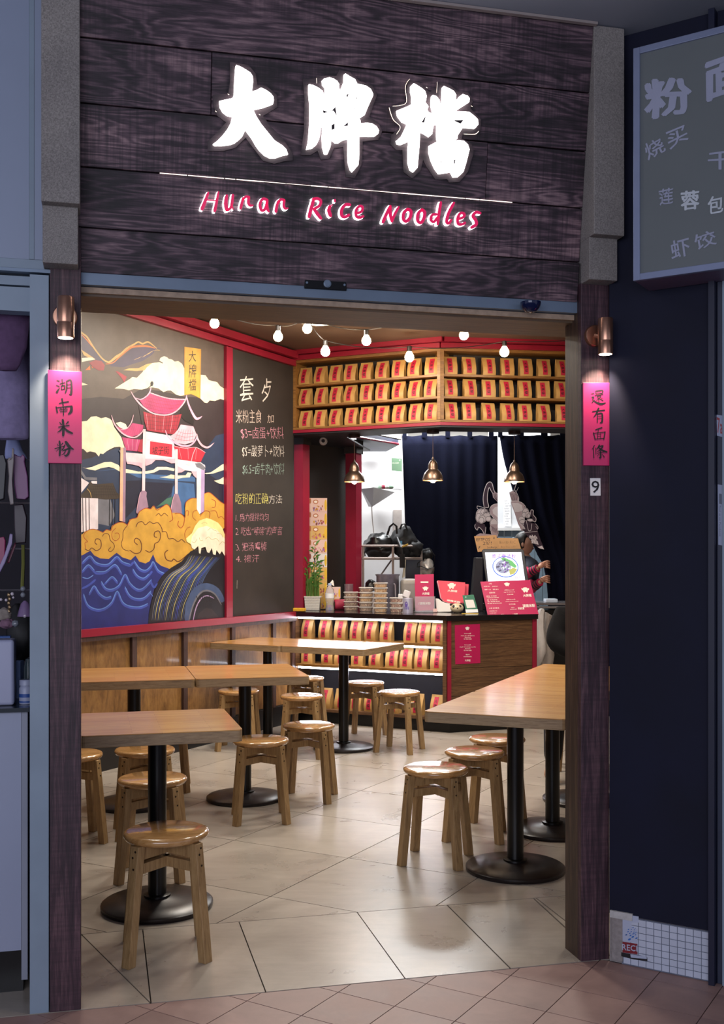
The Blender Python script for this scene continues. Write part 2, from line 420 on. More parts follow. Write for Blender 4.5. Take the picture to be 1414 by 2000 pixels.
def stone():
    t = NT('grey_stucco'); v = t.coords((1, 1, 1)); f = t.noise(v, 260, 3, 0.7); g = t.noise(v, 6, 4)
    m = t.ramp(f, [(0.3, '#6b6663'), (0.7, '#a09a95')]); t.l(t.mul(m, t.ramp(g, [(0.3, (0.8, 0.8, 0.82, 1)), (0.7, (1, 1, 1, 1))]), 1), t.b.inputs['Base Color'])
    t.bump(f, 0.6, 0.003); t.b.inputs['Roughness'].default_value = 0.9; return t.m
M_stucco = stone()
def tilemat(name, a, b, rough, coat=0.0, sc=3.0, streak=True):
    t = NT(name); v = t.coords((1, 1, 1)); g = t.noise(v, sc, 6, 0.65, 0.6); h = t.noise(t.coords((2, 9, 1)), 2.5, 5, 0.7)
    oi = t.n('ShaderNodeObjectInfo')
    c = t.ramp(g, [(0.32, a), (0.68, b)])
    if streak: c = t.mul(c, t.ramp(h, [(0.35, (0.86, 0.85, 0.84, 1)), (0.6, (1, 1, 1, 1))]), 0.7)
    c = t.mul(c, t.ramp(oi.outputs['Random'], [(0, (0.86, 0.86, 0.86, 1)), (1, (1, 1, 1, 1))]), 1)
    t.l(c, t.b.inputs['Base Color']); r = t.n('ShaderNodeMapRange'); t.l(g, r.inputs[0]); r.inputs[3].default_value = rough*0.7; r.inputs[4].default_value = rough*1.25
    t.l(r.outputs[0], t.b.inputs['Roughness']); t.b.inputs['Coat Weight'].default_value = coat; t.b.inputs['Coat Roughness'].default_value = 0.2
    return t.m
M_ftile = tilemat('beige_porcelain', '#a59a8e', '#bdb2a4', 0.30, 0.15)
M_terra = tilemat('terracotta_tile', '#8c6f69', '#a5857c', 0.5, 0.0, 5.0, False)
M_grout = flat('dark_grout', '#3a322f', 0.9, 0, 0.1, 10)
M_glow = flat('lit_white_acrylic', '#ffffff', 0.4, 0, 0, emis=5.5, ecol='#fff6f2')
M_led = flat('led_strip', '#ffffff', 0.4, 0, 0, emis=26.0, ecol='#eef2ff')
M_magenta = flat('magenta_acrylic', '#c4124f', 0.35, 0, 0, emis=0.75, ecol='#c8104e')
M_copper = flat('brushed_copper', '#b98a72', 0.28, 0.9, 0.1, 30)
M_bronze = flat('aged_bronze', '#7c6658', 0.34, 0.9, 0.2, 30)
M_bulb = flat('bulb_glass_lit', '#ffffff', 0.3, 0, 0, emis=28.0, ecol='#ffe0ac')
M_ink = flat('black_ink', '#17121a', 0.6, 0, 0)
M_paperw = flat('white_paper', '#e8e6e6', 0.7, 0, 0.03)

# ------------------------------------------------------------------ floors
def clip(poly, p, n):
    out = []
    for i in range(len(poly)):
        a, b = poly[i], poly[(i+1) % len(poly)]; da, db = (a-p).dot(n), (b-p).dot(n)
        if da >= 0: out.append(a)
        if da*db < 0: out.append(a+(b-a)*(da/(da-db)))
    return out
def area(q): return abs(sum(q[i].x*q[(i+1) % len(q)].y-q[(i+1) % len(q)].x*q[i].y for i in range(len(q))))/2
def inset(q, d):
    ar = sum(q[i].x*q[(i+1) % len(q)].y-q[(i+1) % len(q)].x*q[i].y for i in range(len(q)))
    if ar < 0: q = q[::-1]
    r = list(q)
    for i in range(len(q)):
        a, b = q[i], q[(i+1) % len(q)]; e = (b-a)
        if e.length < 1e-6: continue
        e.normalize(); n = Vector((-e.y, e.x)); r = clip(r, a+n*d, n)
        if len(r) < 3: return []
    return r
V2 = lambda x, y: Vector((x, y))
fo = V2(FACE.O.x, FACE.O.y); fe = V2(FACE.x.x, FACE.x.y); fi = V2(FACE.y.x, FACE.y.y)
ROOM = [V2(*FACE.at(-0.05, 0.0, 0).xy), V2(*FACE.at(2.02, 0.0, 0).xy), V2(3.3, 5.3), V2(3.3, 12.9), V2(-2.2, 12.9), V2(-2.6, 8.0), V2(*LW.at(-2.5, 0, 0).xy)]
mb = MB(); mb.prism([(p.x, p.y) for p in [V2(-4.4, 3.0), V2(3.4, 3.9), V2(3.4, 13.0), V2(-4.4, 13.0)]], -0.08, -0.006)
floor = struct(mb.build('floor', M_grout))
tiles = []
def add_tile(par, q, mat, gap, h=0.006, minarea=0.004, name='tile', bev=0):
    q = inset(q, gap)
    if len(q) < 3 or area(q) < minarea: return
    b = MB(); b.prism([(p.x, p.y) for p in q], -h, 0.0); o = b.build(name, mat, parent=par); return o
u2 = V2(*ang(61.2)[:2]); w2 = V2(*ang(-28.8)[:2])
DB = 0.70
def cell(uu, ww, a0, a1, b0, b1): return [uu*a+ww*b for a, b in ((a0, b0), (a1, b0), (a1, b1), (a0, b1))]
lwn = V2(-LW.y.x, -LW.y.y); lwp = V2(LW.O.x, LW.O.y)
for i in range(-3, 14):
    for j in range(-8, 9):
        a0 = 4.43+0.66*(i-3); b0 = -2.51+0.66*j
        q = cell(u2, w2, a0, a0+0.66, b0, b0+0.66)
        q = clip(q, fo+fi*DB, fi)
        if len(q) >= 3: q = clip(q, lwp-lwn*0.05, lwn)
        if len(q) >= 3: q = clip(q, V2(2.9, 5), V2(-1, 0))
        if len(q) >= 3: q = clip(q, V2(0, 12.4), V2(0, -1))
        if len(q) >= 3 and area(q) > 0.005: add_tile(floor, q, M_ftile, 0.0022)
ecuts = [-1.2, -0.35, 0.156-0.0+fo.dot(fe)*0, 0.525, 0.999, 1.377, 1.768, 2.3, 3.2]
off = fo.dot(fe)
for a, b in zip([-2.6, -1.9]+ecuts[0:], [-1.9]+ecuts[0:]+[4.0]):
    q = [fe*(a)+fi*(fo.dot(fi)), fe*b+fi*fo.dot(fi), fe*b+fi*(fo.dot(fi)+DB), fe*a+fi*(fo.dot(fi)+DB)]
    if a == -0.35:
        p, r = V2(-.687, 3.451), V2(-1.022, 3.997); n = V2(-(r-p).y, (r-p).x).normalized()
        for s in (1, -1): add_tile(floor, clip(q, p, n*s), M_ftile, 0.0022)
    elif a == 1.377:
        p, r = V2(*G(1035, 1748).xy), V2(*G(1108, 1815).xy); n = V2(-(r-p).y, (r-p).x).normalized()
        for s in (1, -1): add_tile(floor, clip(q, p, n*s), M_ftile, 0.0035)
    else: add_tile(floor, q, M_ftile, 0.0022)
# pavement outside: small terracotta tiles on the diagonal
mb = MB(); mb.prism([(-4.4, -3.0), (4.4, -3.0), (4.4, 4.2), (3.4, 3.9), (-4.4, 3.0)], -0.08, -0.0065)
pav = struct(mb.build('floor_pavement', flat('pavement_bed', '#4b4040', 0.9, 0, 0.1)))
pu = V2(*ang(58.5)[:2]); pw = V2(*ang(-31.5)[:2])
for i in range(-30, 30):
    for j in range(-30, 30):
        a0 = 3.595+0.212*i; b0 = -1.268+0.212*j
        q = cell(pu, pw, a0, a0+0.212, b0, b0+0.212); c = sum(q, V2(0, 0))/4
        if c.y < 2.75 or abs(c.x) > 2.1 or c.y > 4.6: continue
        q = clip(q, fo-fi*0.003, -fi)
        if len(q) >= 3: q = clip(q, V2(NAVY.O.x, NAVY.O.y), V2(-NAVY.y.x, -NAVY.y.y)) if c.x > 0.87 else q
        if len(q) >= 3 and area(q) > 0.0006: add_tile(pav, q, M_terra, 0.0016, 0.006, 0.0005)

# ------------------------------------------------------------------ room shell
def wall(name, fr, a0, a1, z0, z1, mat, t=0.1, y0=0.0, par=None):
    b = MB(); b.box(a0, a1, y0, y0+t, z0, z1)
    o = b.build(name, mat, parent=par, fm=fr.M)
    if par is None: struct(o)
    return o
LWE = 2.62                                        # left wall length to the corner (x of C0 in LW)
LWE = (LW.I @ C0).x
wl = sthing('wall_left', LW.M)
wall('plaster', LW, -2.75, LWE+0.02, 0.90, 3.25, M_char, par=wl)
# wainscot of plywood panels between dark battens
wall('lining', LW, -2.75, LWE, 0.02, 0.90, M_dkwood, t=0.1, y0=0.012, par=wl)
bx = [LW.pix(p, 1300).x for p in (257, 357, 451, 531)]
st = (bx[3]-bx[0])/3; bx = [bx[0]-st*k for k in (5, 4, 3, 2, 1)]+bx+[LWE-0.025]
pan = None
for k in range(len(bx)-1):
    o = wall('panel', LW, bx[k]+0.02, bx[k+1]-0.02, 0.17, 0.875, M_ply, t=0.008, y0=-0.006, par=wl)
for x in bx: wall('batten', LW, x-0.024, x+0.024, 0.16, 0.885, M_dkwood, t=0.03, y0=-0.028, par=wl)
wall('top_batten', LW, -2.7, LWE, 0.875, 0.905, M_dkwood, t=0.05, y0=-0.04, par=wl)
o = wall('rail', LW, -2.7, LWE+0.01, 0.905, 0.955, M_red, t=0.06, y0=-0.045, par=wl)
wall('skirting', LW, -2.7, LWE, 0.0, 0.165, flat('black_skirting', '#141213', 0.4, 0, 0.1), t=0.04, y0=-0.03, par=wl)
xb = LW.pix(437, 1000).x; xb2 = LW.pix(449, 1000).x
wall('red_batten', LW, xb, xb2, 0.955, 3.08, M_red, t=0.03, y0=-0.028, par=wl)
xa_ = LW.pix(121, 1000).x; wall('red_batten', LW, xa_-.05, xa_+.03, 0.955, 3.08, M_red, t=0.03, y0=-0.028, par=wl)
# crown trims
def trim(name, fr, a0, a1, z0, z1, y0, y1, mat=M_red):
    b = MB(); b.box(a0, a1, y0, y1, z0, z1); return struct(b.build(name, mat, fm=fr.M))
trim('trim_1', LW, -2.7, LWE, 3.085, 3.135, -0.035, 0.0); trim('trim_2', LW, -2.7, LWE-0.03, 3.145, 3.20, -0.075, 0.0)
trim('trim_3', BL, 0.0, 1.368, 3.135, 3.175, -0.02, 0.1); trim('trim_4', BL, 0.03, 1.40, 3.18, 3.215, -0.06, 0.1)
trim('trim_5', BR, 0.0, 1.7, 3.135, 3.175, -0.02, 0.1); trim('trim_6', BR, 0.02, 1.7, 3.18, 3.215, -0.06, 0.1)
# other walls, closed round the room
M_plain = flat('warm_grey_wall', '#6a5a50', 0.6, 0, 0.1, 3)
wb = MB(); A = FACE.at(-0.06, 1.06, 0); Bp = LW.at(-2.7, 0, 0)
def wallpts(name, P, Q, z0, z1, mat, t=0.08):
    P = Vector(P); Q = Vector(Q); fr = FR((P.x, P.y, 0), (Q-P).to_tuple()[:2]+(0,)); b = MB(); b.box(0, (Q-P).length, 0, t, z0, z1)
    return struct(b.build(name, mat, fm=fr.M))
wallpts('wall_front_left', A, Bp, 0, 3.25, M_plain)
wallpts('wall_front_right', (3.35, 5.35, 0), FACE.at(2.04, 0.16, 0), 0, 3.25, M_plain, t=0.06)
wallpts('wall_right', (3.35, 13.0, 0), (3.35, 5.3, 0), 0, 3.25, M_plain)
kw = wallpts('wall_back', (-2.3, 12.75, 0), (3.4, 12.75, 0), 0, 3.25, M_white)
wallpts('wall_back_left', (-2.3, 10.9, 0), (-2.3, 12.9, 0), 0, 3.25, M_white)
b = MB(); b.box(-4.5, 3.5, 3.9, 12.95, 3.21, 3.3); 
cv = [V2(*FACE.at(-3.5, 0.12, 0).xy), V2(*FACE.at(3.0, 0.12, 0).xy), V2(3.5, 5.0), V2(3.5, 12.95), V2(-4.6, 12.95)]
b = MB(); b.prism([(p.x, p.y) for p in cv], 3.215, 3.30); struct(b.build('ceiling', M_ceil))
# columns at the servery and the dark recess between them
def column(px0, px1, Y, ztop, name):
    xc = ((px0+px1)/2-CX)/F*Y; s = 0.115; T = Matrix.Translation((xc, Y+0.08, 0)) @ Matrix.Rotation(math.radians(62.2), 4, 'Z')
    b = MB(); b.box(-s/2, s/2, -s/2, s/2, 0, ztop-0.13, 0, T); r = sthing(name, T); b.build('shaft', M_red, parent=r)
    b = MB(); b.box(-s/2-0.012, s/2+0.012, -s/2-0.012, s/2+0.012, ztop-0.13, ztop, 0, T); b.build('capital', M_dark, parent=r)
column(571, 601.5, 9.52, 2.56, 'trim_column'); column(677, 704, 10.35, 2.56, 'trim_column')
p1 = Vector(((601-CX)/F*10.1, 10.1, 0)); p2 = Vector(((679-CX)/F*10.55, 10.55, 0)); d = (p2-p1)
wallpts('wall_recess', p1-d*0.6, p2, 0, 2.56, M_dark, 0.05)
wallpts('wall_passage', (-0.15, 10.55, 0), (0.0, 11.9, 0), 0, 3.1, M_white, 0.05) if False else None
# white wall beyond the pass, with the doorway the curtains hang in
b = MB(); b.box(-1.5, 0.50, 11.75, 11.83, 0, 3.12); struct(b.build('wall_kitchen', flat('kitchen_white', '#e9e6e4', 0.5, 0, 0.02)))
b = MB(); b.box(2.35, 3.3, 11.2, 11.28, 0, 3.12); struct(b.build('wall_kitchen_right', M_white))
# header: steel lintel, soffit, lock plate, the box over them
hd = sthing('trim_header', FACE.M)
aL, aR = FACE.pix(158, 700).x, FACE.pix(1135, 700).x
wall('lintel', FACE, aL-0.06, aR+0.02, 2.29, 2.42, M_steel, t=0.10, y0=0.035, par=hd)
wall('soffit_edge', FACE, aL-0.06, aR+0.02, 2.270, 2.288, flat('plywood_edge', '#a28b76', 0.6, 0, 0.2, 40), t=0.10, y0=0.06, par=hd)
wall('soffit', FACE, -0.06, 2.0, 2.262, 2.285, M_soff, t=0.235, y0=0.075, par=hd)
wall('header_box', FACE, -0.06, 2.0, 2.288, 3.21, M_char, t=0.15, y0=0.16, par=hd)
q = FACE.pix(635, 571, -0.035); b = MB(); b.box(q.x-0.072, q.x+0.072, 0.026, 0.034, 2.318, 2.352); lp = b.build('lock_plate', flat('black_steel', '#15161a', 0.4, 0.6, 0.1), parent=hd, fm=FACE.M, bevel=0.002)
b = MB(); T = Matrix.Translation((q.x+0.005, 0.026, 2.336)) @ Matrix.Rotation(math.pi/2, 4, 'X'); b.lathe([(0.013, 0), (0.013, 0.006), (0.009, 0.008)], 16, T=T)
for sx in (-0.064, 0.064): b.lathe([(0.004, 0), (0.004, 0.003)], 8, T=Matrix.Translation((q.x+sx, 0.026, 2.336)) @ Matrix.Rotation(math.pi/2, 4, 'X'))
b.build('lock_barrel', M_steel, parent=lp, fm=FACE.M)
q = FACE.pix(1028, 583, -0.035)
b = MB(); b.lathe([(0.001, -0.026), (0.02, -0.02), (0.030, -0.008), (0.034, 0.0), (0.036, 0.006), (0.036, 0.012)], 20, c=(q.x, -0.004, 2.296))
tag(b.build('dome_camera', flat('smoked_blue_dome', '#141c40', 0.08, 0.1, 0), fm=FACE.M, smooth=True), 'small dark dome camera under the right end of the sign', 'camera')

# ------------------------------------------------------------------ posts
def post(px0, px1, name, depth=0.135, z1=2.46):
    a0 = FACE.pix(px0, 1000).x; a1 = FACE.pix(px1, 1000).x; r = sthing(name, FACE.M @ Matrix.Translation(((a0+a1)/2, 0, 0)))
    b = MB(); b.box(a0, a1, 0, 0.03, 0, z1); b.build('face_board', M_post, parent=r, fm=FACE.M, bevel=0.002)
    b = MB(); b.box(a0+0.001, a1-0.001, 0.031, depth, 0, z1); b.build('back_board', M_postin, parent=r, fm=FACE.M)
    return r, a0, a1
pl, pa0, pa1 = post(97, 158, 'trim_post_left'); prr, pb0, pb1 = post(1135, 1190, 'trim_post_right')
# stucco fins beside the sign
def fin(a0, a1, z0l, z0u, name):
    r = sthing(name, FACE.M @ Matrix.Translation(((a0+a1)/2, 0, z0l)))
    b = MB(); b.box(a0, a1, -0.066, 0.10, z0l, z0u+0.03); b.build('lower_block', M_stucco, parent=r, fm=FACE.M, bevel=0.003)
    b = MB(); b.box(a0-0.002, a1+0.006, -0.106, 0.10, z0u, 3.245); b.build('upper_block', M_stucco, parent=r, fm=FACE.M, bevel=0.003)
fin(pb0, pb1-0.002, 2.385, 2.53, 'trim_fin_right'); fin(-0.018, 0.087, 2.325, 2.50, 'trim_fin_left')

# ------------------------------------------------------------------ sign
sg = thing('shop_sign', 'dark rough-sawn plank shop sign with lit white characters and red lettering', 'sign', M=SIGN.M @ Matrix.Translation((1.0, 0, 0)))
sx0, sx1 = FACE.pix(152, 500).x-0.03, pb0-0.001
seams = []
for (l, r) in (((150, 77), (1150, 177)), ((150, 206), (1139, 290)), ((310, 343), (1134, 402)), ((155, 450), (1124, 506))):
    seams.append((SIGN.pix(*l).z+SIGN.pix(*r).z)/2)
zt = SIGN.pix(700, 16).z+0.012; ztop = (SIGN.I @ Vector((FACE.at(1, 0, 3.243)))).z
zs = [0.0]+seams[::-1]+[0.945]
rnd = random.Random(3)
for k in range(5):
    z0, z1 = zs[k]+0.002, zs[k+1]-0.002; cuts = [sx0, sx1]
    if k == 3: cuts = [sx0, SIGN.pix(412, 230).x, sx1]
    if k == 2: cuts = [sx0, SIGN.pix(950, 350).x, sx1]
    for a, c in zip(cuts[:-1], cuts[1:]):
        dy = rnd.uniform(-0.002, 0.002); b = MB(); b.box(a+0.0008, c-0.0008, dy, 0.02, z0, z1); b.build('plank', M_purple, parent=sg, fm=SIGN.M, bevel=0.0015, segs=1)
b = MB(); b.box(sx0, sx1, 0.021, 0.03, 0, 0.94); b.build('backing', M_char, parent=sg, fm=SIGN.M)
b = MB(); zc = seams[2]; x0 = SIGN.pix(312, 343).x; x1 = SIGN.pix(1000, 392).x; r2 = random.Random(5); x = x0
while x < x1:
    L = r2.uniform(0.03, 0.12); L = min(L, x1-x); g = r2.uniform(0.0004, 0.0013); b.box(x, x+L, -0.0030, 0.0, zc-g, zc+g*0.8); x += L+r2.uniform(0.0, 0.004)
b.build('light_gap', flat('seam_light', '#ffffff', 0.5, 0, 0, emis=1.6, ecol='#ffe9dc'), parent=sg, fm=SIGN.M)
e1 = lambda x, y: (400+x/7.07, 120+y/7.07)
e2 = lambda x, y: (580+x/7.856, 130+y/7.856)
e3 = lambda x, y: (750+x/7.07, 150+y/7.07)
CH = [(e1, [(425,75),(480,95),(560,140),(620,180),(650,230),(655,300),(640,440),(700,420),(765,385),(830,415),(895,460),(935,510),(940,560),(930,605),(870,630),(780,660),(655,685),(700,780),(770,890),(860,1000),(950,1110),(1060,1180),(1110,1230),(1135,1300),(1060,1315),(960,1350),(890,1350),(810,1310),(740,1240),(690,1170),(640,1080),(550,960),(510,1050),(460,1100),(400,1145),(340,1165),(230,1180),(130,1180),(105,1160),(160,1120),(230,1050),(300,960),(350,870),(370,780),(300,765),(240,720),(200,650),(190,570),(280,550),(370,530),(392,490),(400,300),(415,90)],
  [(340,10),(600,60),(700,180),(720,330),(850,350),(990,470),(1000,640),(800,760),(900,900),(1080,1080),(1210,1280),(1210,1375),(1090,1385),(950,1420),(800,1380),(600,1120),(560,1060),(420,1200),(250,1245),(35,1245),(35,1110),(150,1010),(290,850),(170,760),(115,620),(110,470),(320,450),(345,280)], []),
 (e2, [(165,298),(230,310),(310,350),(370,395),(395,450),(398,505),(415,430),(412,345),(375,300),(368,240),(400,210),(480,192),(540,210),(600,250),(630,300),(625,360),(650,385),(700,260),(702,150),(725,135),(790,175),(870,220),(905,290),(960,300),(1040,320),(1110,370),(1145,440),(1145,470),(1100,570),(1060,660),(1020,760),(950,805),(915,800),(950,840),(955,895),(1050,885),(1130,895),(1200,940),(1235,1000),(1225,1050),(1170,1090),(1080,1090),(935,1085),(935,1380),(920,1530),(830,1635),(800,1600),(770,1500),(762,1380),(765,1130),(690,1145),(620,1190),(570,1190),(510,1135),(495,1250),(450,1360),(405,1360),(375,1250),(368,1100),(380,955),(345,945),(340,1050),(320,1140),(280,1220),(220,1270),(130,1290),(155,1180),(172,1000),(180,800),(180,600),(165,450)],
  [(80,200),(240,200),(330,150),(600,150),(640,60),(800,90),(950,230),(1150,300),(1220,450),(1100,780),(1250,880),(1300,1000),(1240,1130),(1000,1160),(990,1500),(880,1715),(740,1700),(700,1240),(560,1260),(490,1420),(360,1440),(310,1300),(200,1365),(50,1365),(100,1000),(110,500)],
  [[(375,695),(385,745),(480,712),(540,705),(575,760),(605,885),(585,750),(570,640),(520,695),(440,715)], [(510,920),(560,895),(558,980),(510,1000)], [(690,940),(765,870),(760,935)], [(735,460),(775,440),(745,520)], [(860,500),(910,505),(895,520)], [(848,650),(868,660),(855,685)]]),
 (e3, [(385,112),(350,150),(350,230),(365,300),(360,400),(300,430),(155,490),(170,560),(230,640),(300,670),(260,760),(220,840),(150,900),(160,940),(210,955),(325,905),(312,1000),(312,1200),(340,1300),(385,1330),(440,1270),(450,1150),(468,950),(475,775),(540,805),(600,845),(640,810),(660,700),(690,670),(708,690),(705,830),(715,910),(600,970),(600,1060),(630,1170),(680,1280),(735,1355),(900,1330),(935,1400),(1000,1395),(1070,1330),(1110,1200),(1155,1020),(1130,950),(1080,905),(1010,892),(930,905),(990,870),(990,830),(1050,740),(1060,715),(1230,730),(1275,680),(1270,610),(1220,560),(1150,505),(1060,500),(955,500),(1040,440),(1150,370),(1155,320),(1130,285),(1060,260),(1020,290),(965,360),(970,270),(940,220),(880,185),(800,150),(783,170),(775,380),(750,385),(740,340),(700,290),(650,272),(635,290),(628,420),(650,500),(640,530),(590,505),(575,480),(590,430),(550,375),(565,290),(545,220),(500,180),(420,130)],
  [(340,50),(480,90),(620,220),(720,150),(760,80),(900,120),(1010,210),(1150,210),(1220,350),(1180,440),(1330,600),(1320,760),(1220,800),(1080,800),(1060,860),(1200,930),(1230,1050),(1150,1320),(1030,1460),(890,1465),(865,1420),(700,1425),(580,1250),(530,1150),(500,1300),(380,1410),(260,1320),(245,1020),(160,1020),(80,940),(90,820),(210,700),(120,600),(60,440),(120,410),(300,360),(290,200)],
  [[(490,650),(555,555),(530,655)], [(940,620),(1070,620),(1030,670),(960,640)], [(755,1180),(765,1225),(772,1190)], [(935,1170),(960,1160),(950,1220),(935,1220)], [(740,1090),(790,1065),(760,1090)]])]
M_plate = wood('sign_plate_wood', [(0.3, '#181116'), (0.5, '#34282e'), (0.7, '#4c3c42')], grain=(1.3, 12, 15), rough=0.6)
for cf, pts, back, holes in CH:
    b = MB(); b.ppoly(SIGN, [cf(*p) for p in back], 0.0032, 0, 0.0045); pt = b.build('character_plate', M_plate, parent=sg, fm=SIGN.M)
    b = MB(); b.ppoly(SIGN, [cf(*p) for p in pts], 0.0085, 0, 0.012); b.build('character', M_glow, parent=sg, fm=SIGN.M)
    for h in holes:
        b = MB(); b.ppoly(SIGN, [cf(*p) for p in h], 0.0212); b.build('character_gap', M_plate, parent=sg, fm=SIGN.M)
r3 = random.Random(4)
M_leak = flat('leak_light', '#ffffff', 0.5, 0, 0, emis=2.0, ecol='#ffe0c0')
for cf, pts in ((e3, [(345,40),(300,100),(285,180),(300,360),(210,405),(110,415)]), (e3, [(62,435),(85,520),(125,610),(215,700),(165,800)]), (e3, [(722,80),(722,130),(716,230)]), (e3, [(1090,798),(1240,802),(1295,760)]), (e2, [(293,190),(295,265)])):
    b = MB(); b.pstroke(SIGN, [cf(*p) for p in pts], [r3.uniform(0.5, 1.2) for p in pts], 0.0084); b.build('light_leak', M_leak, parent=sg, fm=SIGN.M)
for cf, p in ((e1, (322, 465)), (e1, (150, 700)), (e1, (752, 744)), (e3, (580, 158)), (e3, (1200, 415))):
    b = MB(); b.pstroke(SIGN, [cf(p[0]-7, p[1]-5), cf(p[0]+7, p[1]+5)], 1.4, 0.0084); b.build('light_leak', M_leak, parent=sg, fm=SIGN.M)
d1 = lambda x, y: (380+x/4.876, 360+y/4.876)
d2 = lambda x, y: (660+x/4.876, 370+y/4.876)
LET = [(d1, [([(125,88),(95,170),(65,245)],[22,30,36]), ([(222,82),(205,170),(185,265)],[18,24,30]), ([(118,158),(205,165)],[18,18])]),
 (d1, [([(300,115),(290,190),(300,255)],[28,34,30]), ([(300,255),(335,235),(350,180),(358,110)],[26,24,26,26]), ([(345,200),(360,245)],[24,16])]),
 (d1, [([(455,140),(440,200),(430,240)],[24,26,26]), ([(445,170),(475,130),(510,130)],[20,22,24]), ([(510,130),(505,180),(520,210),(548,210)],[26,26,22,16])]),
 (d1, [([(680,155),(640,150),(615,200),(630,255),(665,240),(685,160)],26), ([(680,180),(685,240),(700,270)],[24,26,18])]),
 (d1, [([(790,165),(775,215),(765,270)],[22,26,28]), ([(785,190),(810,155),(845,160)],24), ([(845,160),(840,210),(855,240),(880,235)],[24,24,20,14])]),
 (d1, [([(1125,150),(1100,240),(1080,320)],[28,32,30]), ([(1115,150),(1160,145),(1190,165),(1180,210),(1130,240)],26), ([(1125,240),(1160,290),(1195,335)],[26,30,26])]),
 (d1, [([(1280,215),(1268,255),(1285,310)],[28,32,30]), ([(1325,158),(1326,170)],[26,26]), ([(1262,232),(1300,205)],[14,18])]),
 (d2, [([(105,155),(60,155),(25,200),(25,255),(55,270),(95,250)],28)]),
 (d2, [([(170,235),(215,215),(220,175),(190,170),(160,210),(165,265),(200,275),(230,262)],24)]),
 (d2, [([(485,165),(450,240),(415,320)],[24,28,30]), ([(485,165),(485,240),(500,310)],[24,28,26]), ([(565,175),(530,240),(500,315)],[20,24,24])]),
 (d2, [([(650,195),(615,230),(610,290),(640,310),(675,270),(680,215),(650,195)],28)]),
 (d2, [([(785,200),(750,240),(745,300),(775,325),(805,280),(810,225),(785,200)],28)]),
 (d2, [([(930,245),(885,250),(870,295),(900,315),(935,270)],24), ([(965,130),(950,220),(935,340)],[24,26,24])]),
 (d2, [([(1090,135),(1040,230),(1020,310),(1040,330),(1065,295)],[24,26,28,24,20])]),
 (d2, [([(1130,290),(1180,270),(1185,240),(1150,235),(1125,280),(1130,335),(1165,340),(1195,325)],24)]),
 (d2, [([(1340,235),(1300,225),(1270,260),(1295,300),(1300,340),(1255,370)],[24,26,28,28,28,30])])]
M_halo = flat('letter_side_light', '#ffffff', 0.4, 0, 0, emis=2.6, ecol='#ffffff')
for cf, strokes in LET:
    b = MB(); f = MB()
    for pts, wd in strokes:
        wl_ = [x/4.876 for x in (wd if isinstance(wd, list) else [wd]*len(pts))]
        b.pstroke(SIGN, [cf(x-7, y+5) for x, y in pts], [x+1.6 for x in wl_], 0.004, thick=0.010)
        f.pstroke(SIGN, [cf(x+1, y) for x, y in pts], [x*1.08 for x in wl_], 0.0142, thick=0.003)
    lo = b.build('letter', M_halo, parent=sg, fm=SIGN.M); f.build('letter_face', M_magenta, parent=lo, fm=SIGN.M)
# ------------------------------------------------------------------ mural on the left wall
cA = lambda x, y: (155+x/4.876, 615+y/4.876)
cB = lambda x, y: (155+x/4.876, 900+y/4.876)
def paint(name, c, v=0.18, sc=9):
    return flat('paint_'+name, c, 0.5, 0, v, sc)
PC = {n: paint(n, c) for n, c in dict(sky='#51453e', night='#2b2226', navy='#26334c', deep='#1b1d30', blue='#3a5c88', cream='#e2d5b4', gold='#bd9038', goldd='#b07f2c', pink='#a83a66', pinkl='#d59cb2', rose='#d0a2ae', redt='#8f2334', red='#b3283a', white='#d6cace', beam='#cbb6bc', peach='#d3a384', mauve='#8f7286', lilac='#a890b8', brown='#5a2c1c', rust='#963a20', sea='#20286c', seal='#5c7fc2', seam='#3a4ba0', rock='#17171f', streak='#3d5074', str2='#a9a26a', foam='#e0d6be', foamy='#e3cf8e', orange='#cf6c2a', purple='#3b3250', tan='#bb9a5c', roofd='#3a3028', grey='#686870', ink='#141013', green='#3f6a58').items()}
PK = list(PC); PM = [PC[k] for k in PK]; mi_ = lambda n: PK.index(n)
mur = fthing('mural', 'tall painted mural of a red gate over golden clouds and blue waves', 'mural', LW, 300, 1225)
class Layer:
    """one painted passage: flat paint shapes on the wall, each stroke a hair proud of the last"""
    def __init__(s, name, base): s.b = MB(); s.name = name; s.o = base
    def p(s, cf, pts, c): s.o += 0.00003; s.b.ppoly(LW, [cf(*q) for q in pts], s.o, mi_(c)); return s
    def s(s, cf, pts, wd, c): s.o += 0.00003; s.b.pstroke(LW, pts, wd, s.o, mi_(c), conv=cf, wscale=1/4.876); return s
    def t(s, cf, body, bx, c, bold=0.0):
        s.o += 0.00003; x0, y0 = cf(bx[0], bx[1]); x1, y1 = cf(bx[2], bx[3]); ptext(s.b, LW, body, (x0, y0, x1, y1), s.o, mi_(c), bold, 0.03); return s
    def done(s): return s.b.build(s.name, PM, parent=mur, fm=LW.M)
Ms = (lambda a: a)
def topy(px): return 618+(px-232)*0.2566+0.5
L = Layer('painted_sky', 0.0010)
b0 = (lambda x, y: (x, y))
L.p(b0, [(120, topy(120)-4), (437.5, topy(437)-1), (437.5, 1210), (120, 1239)], 'sky')
L.p(cA, [(-200,830),(25,800),(200,780),(420,800),(600,700),(800,730),(1000,780),(1375,790),(1375,1500),(-200,1500)], 'night')
L.p(cB, [(-200,40),(25,-10),(120,-30),(240,-80),(350,-120),(430,-110),(600,-60),(700,-60),(900,-40),(1150,-60),(1230,-150),(1300,-240),(1375,-260),(1375,640),(-200,760)], 'navy')
L.p(cB, [(440,190),(600,185),(600,300),(560,420),(430,560)], 'deep').p(cB, [(620,200),(890,215),(880,300),(830,360),(740,430),(640,470)], 'deep')
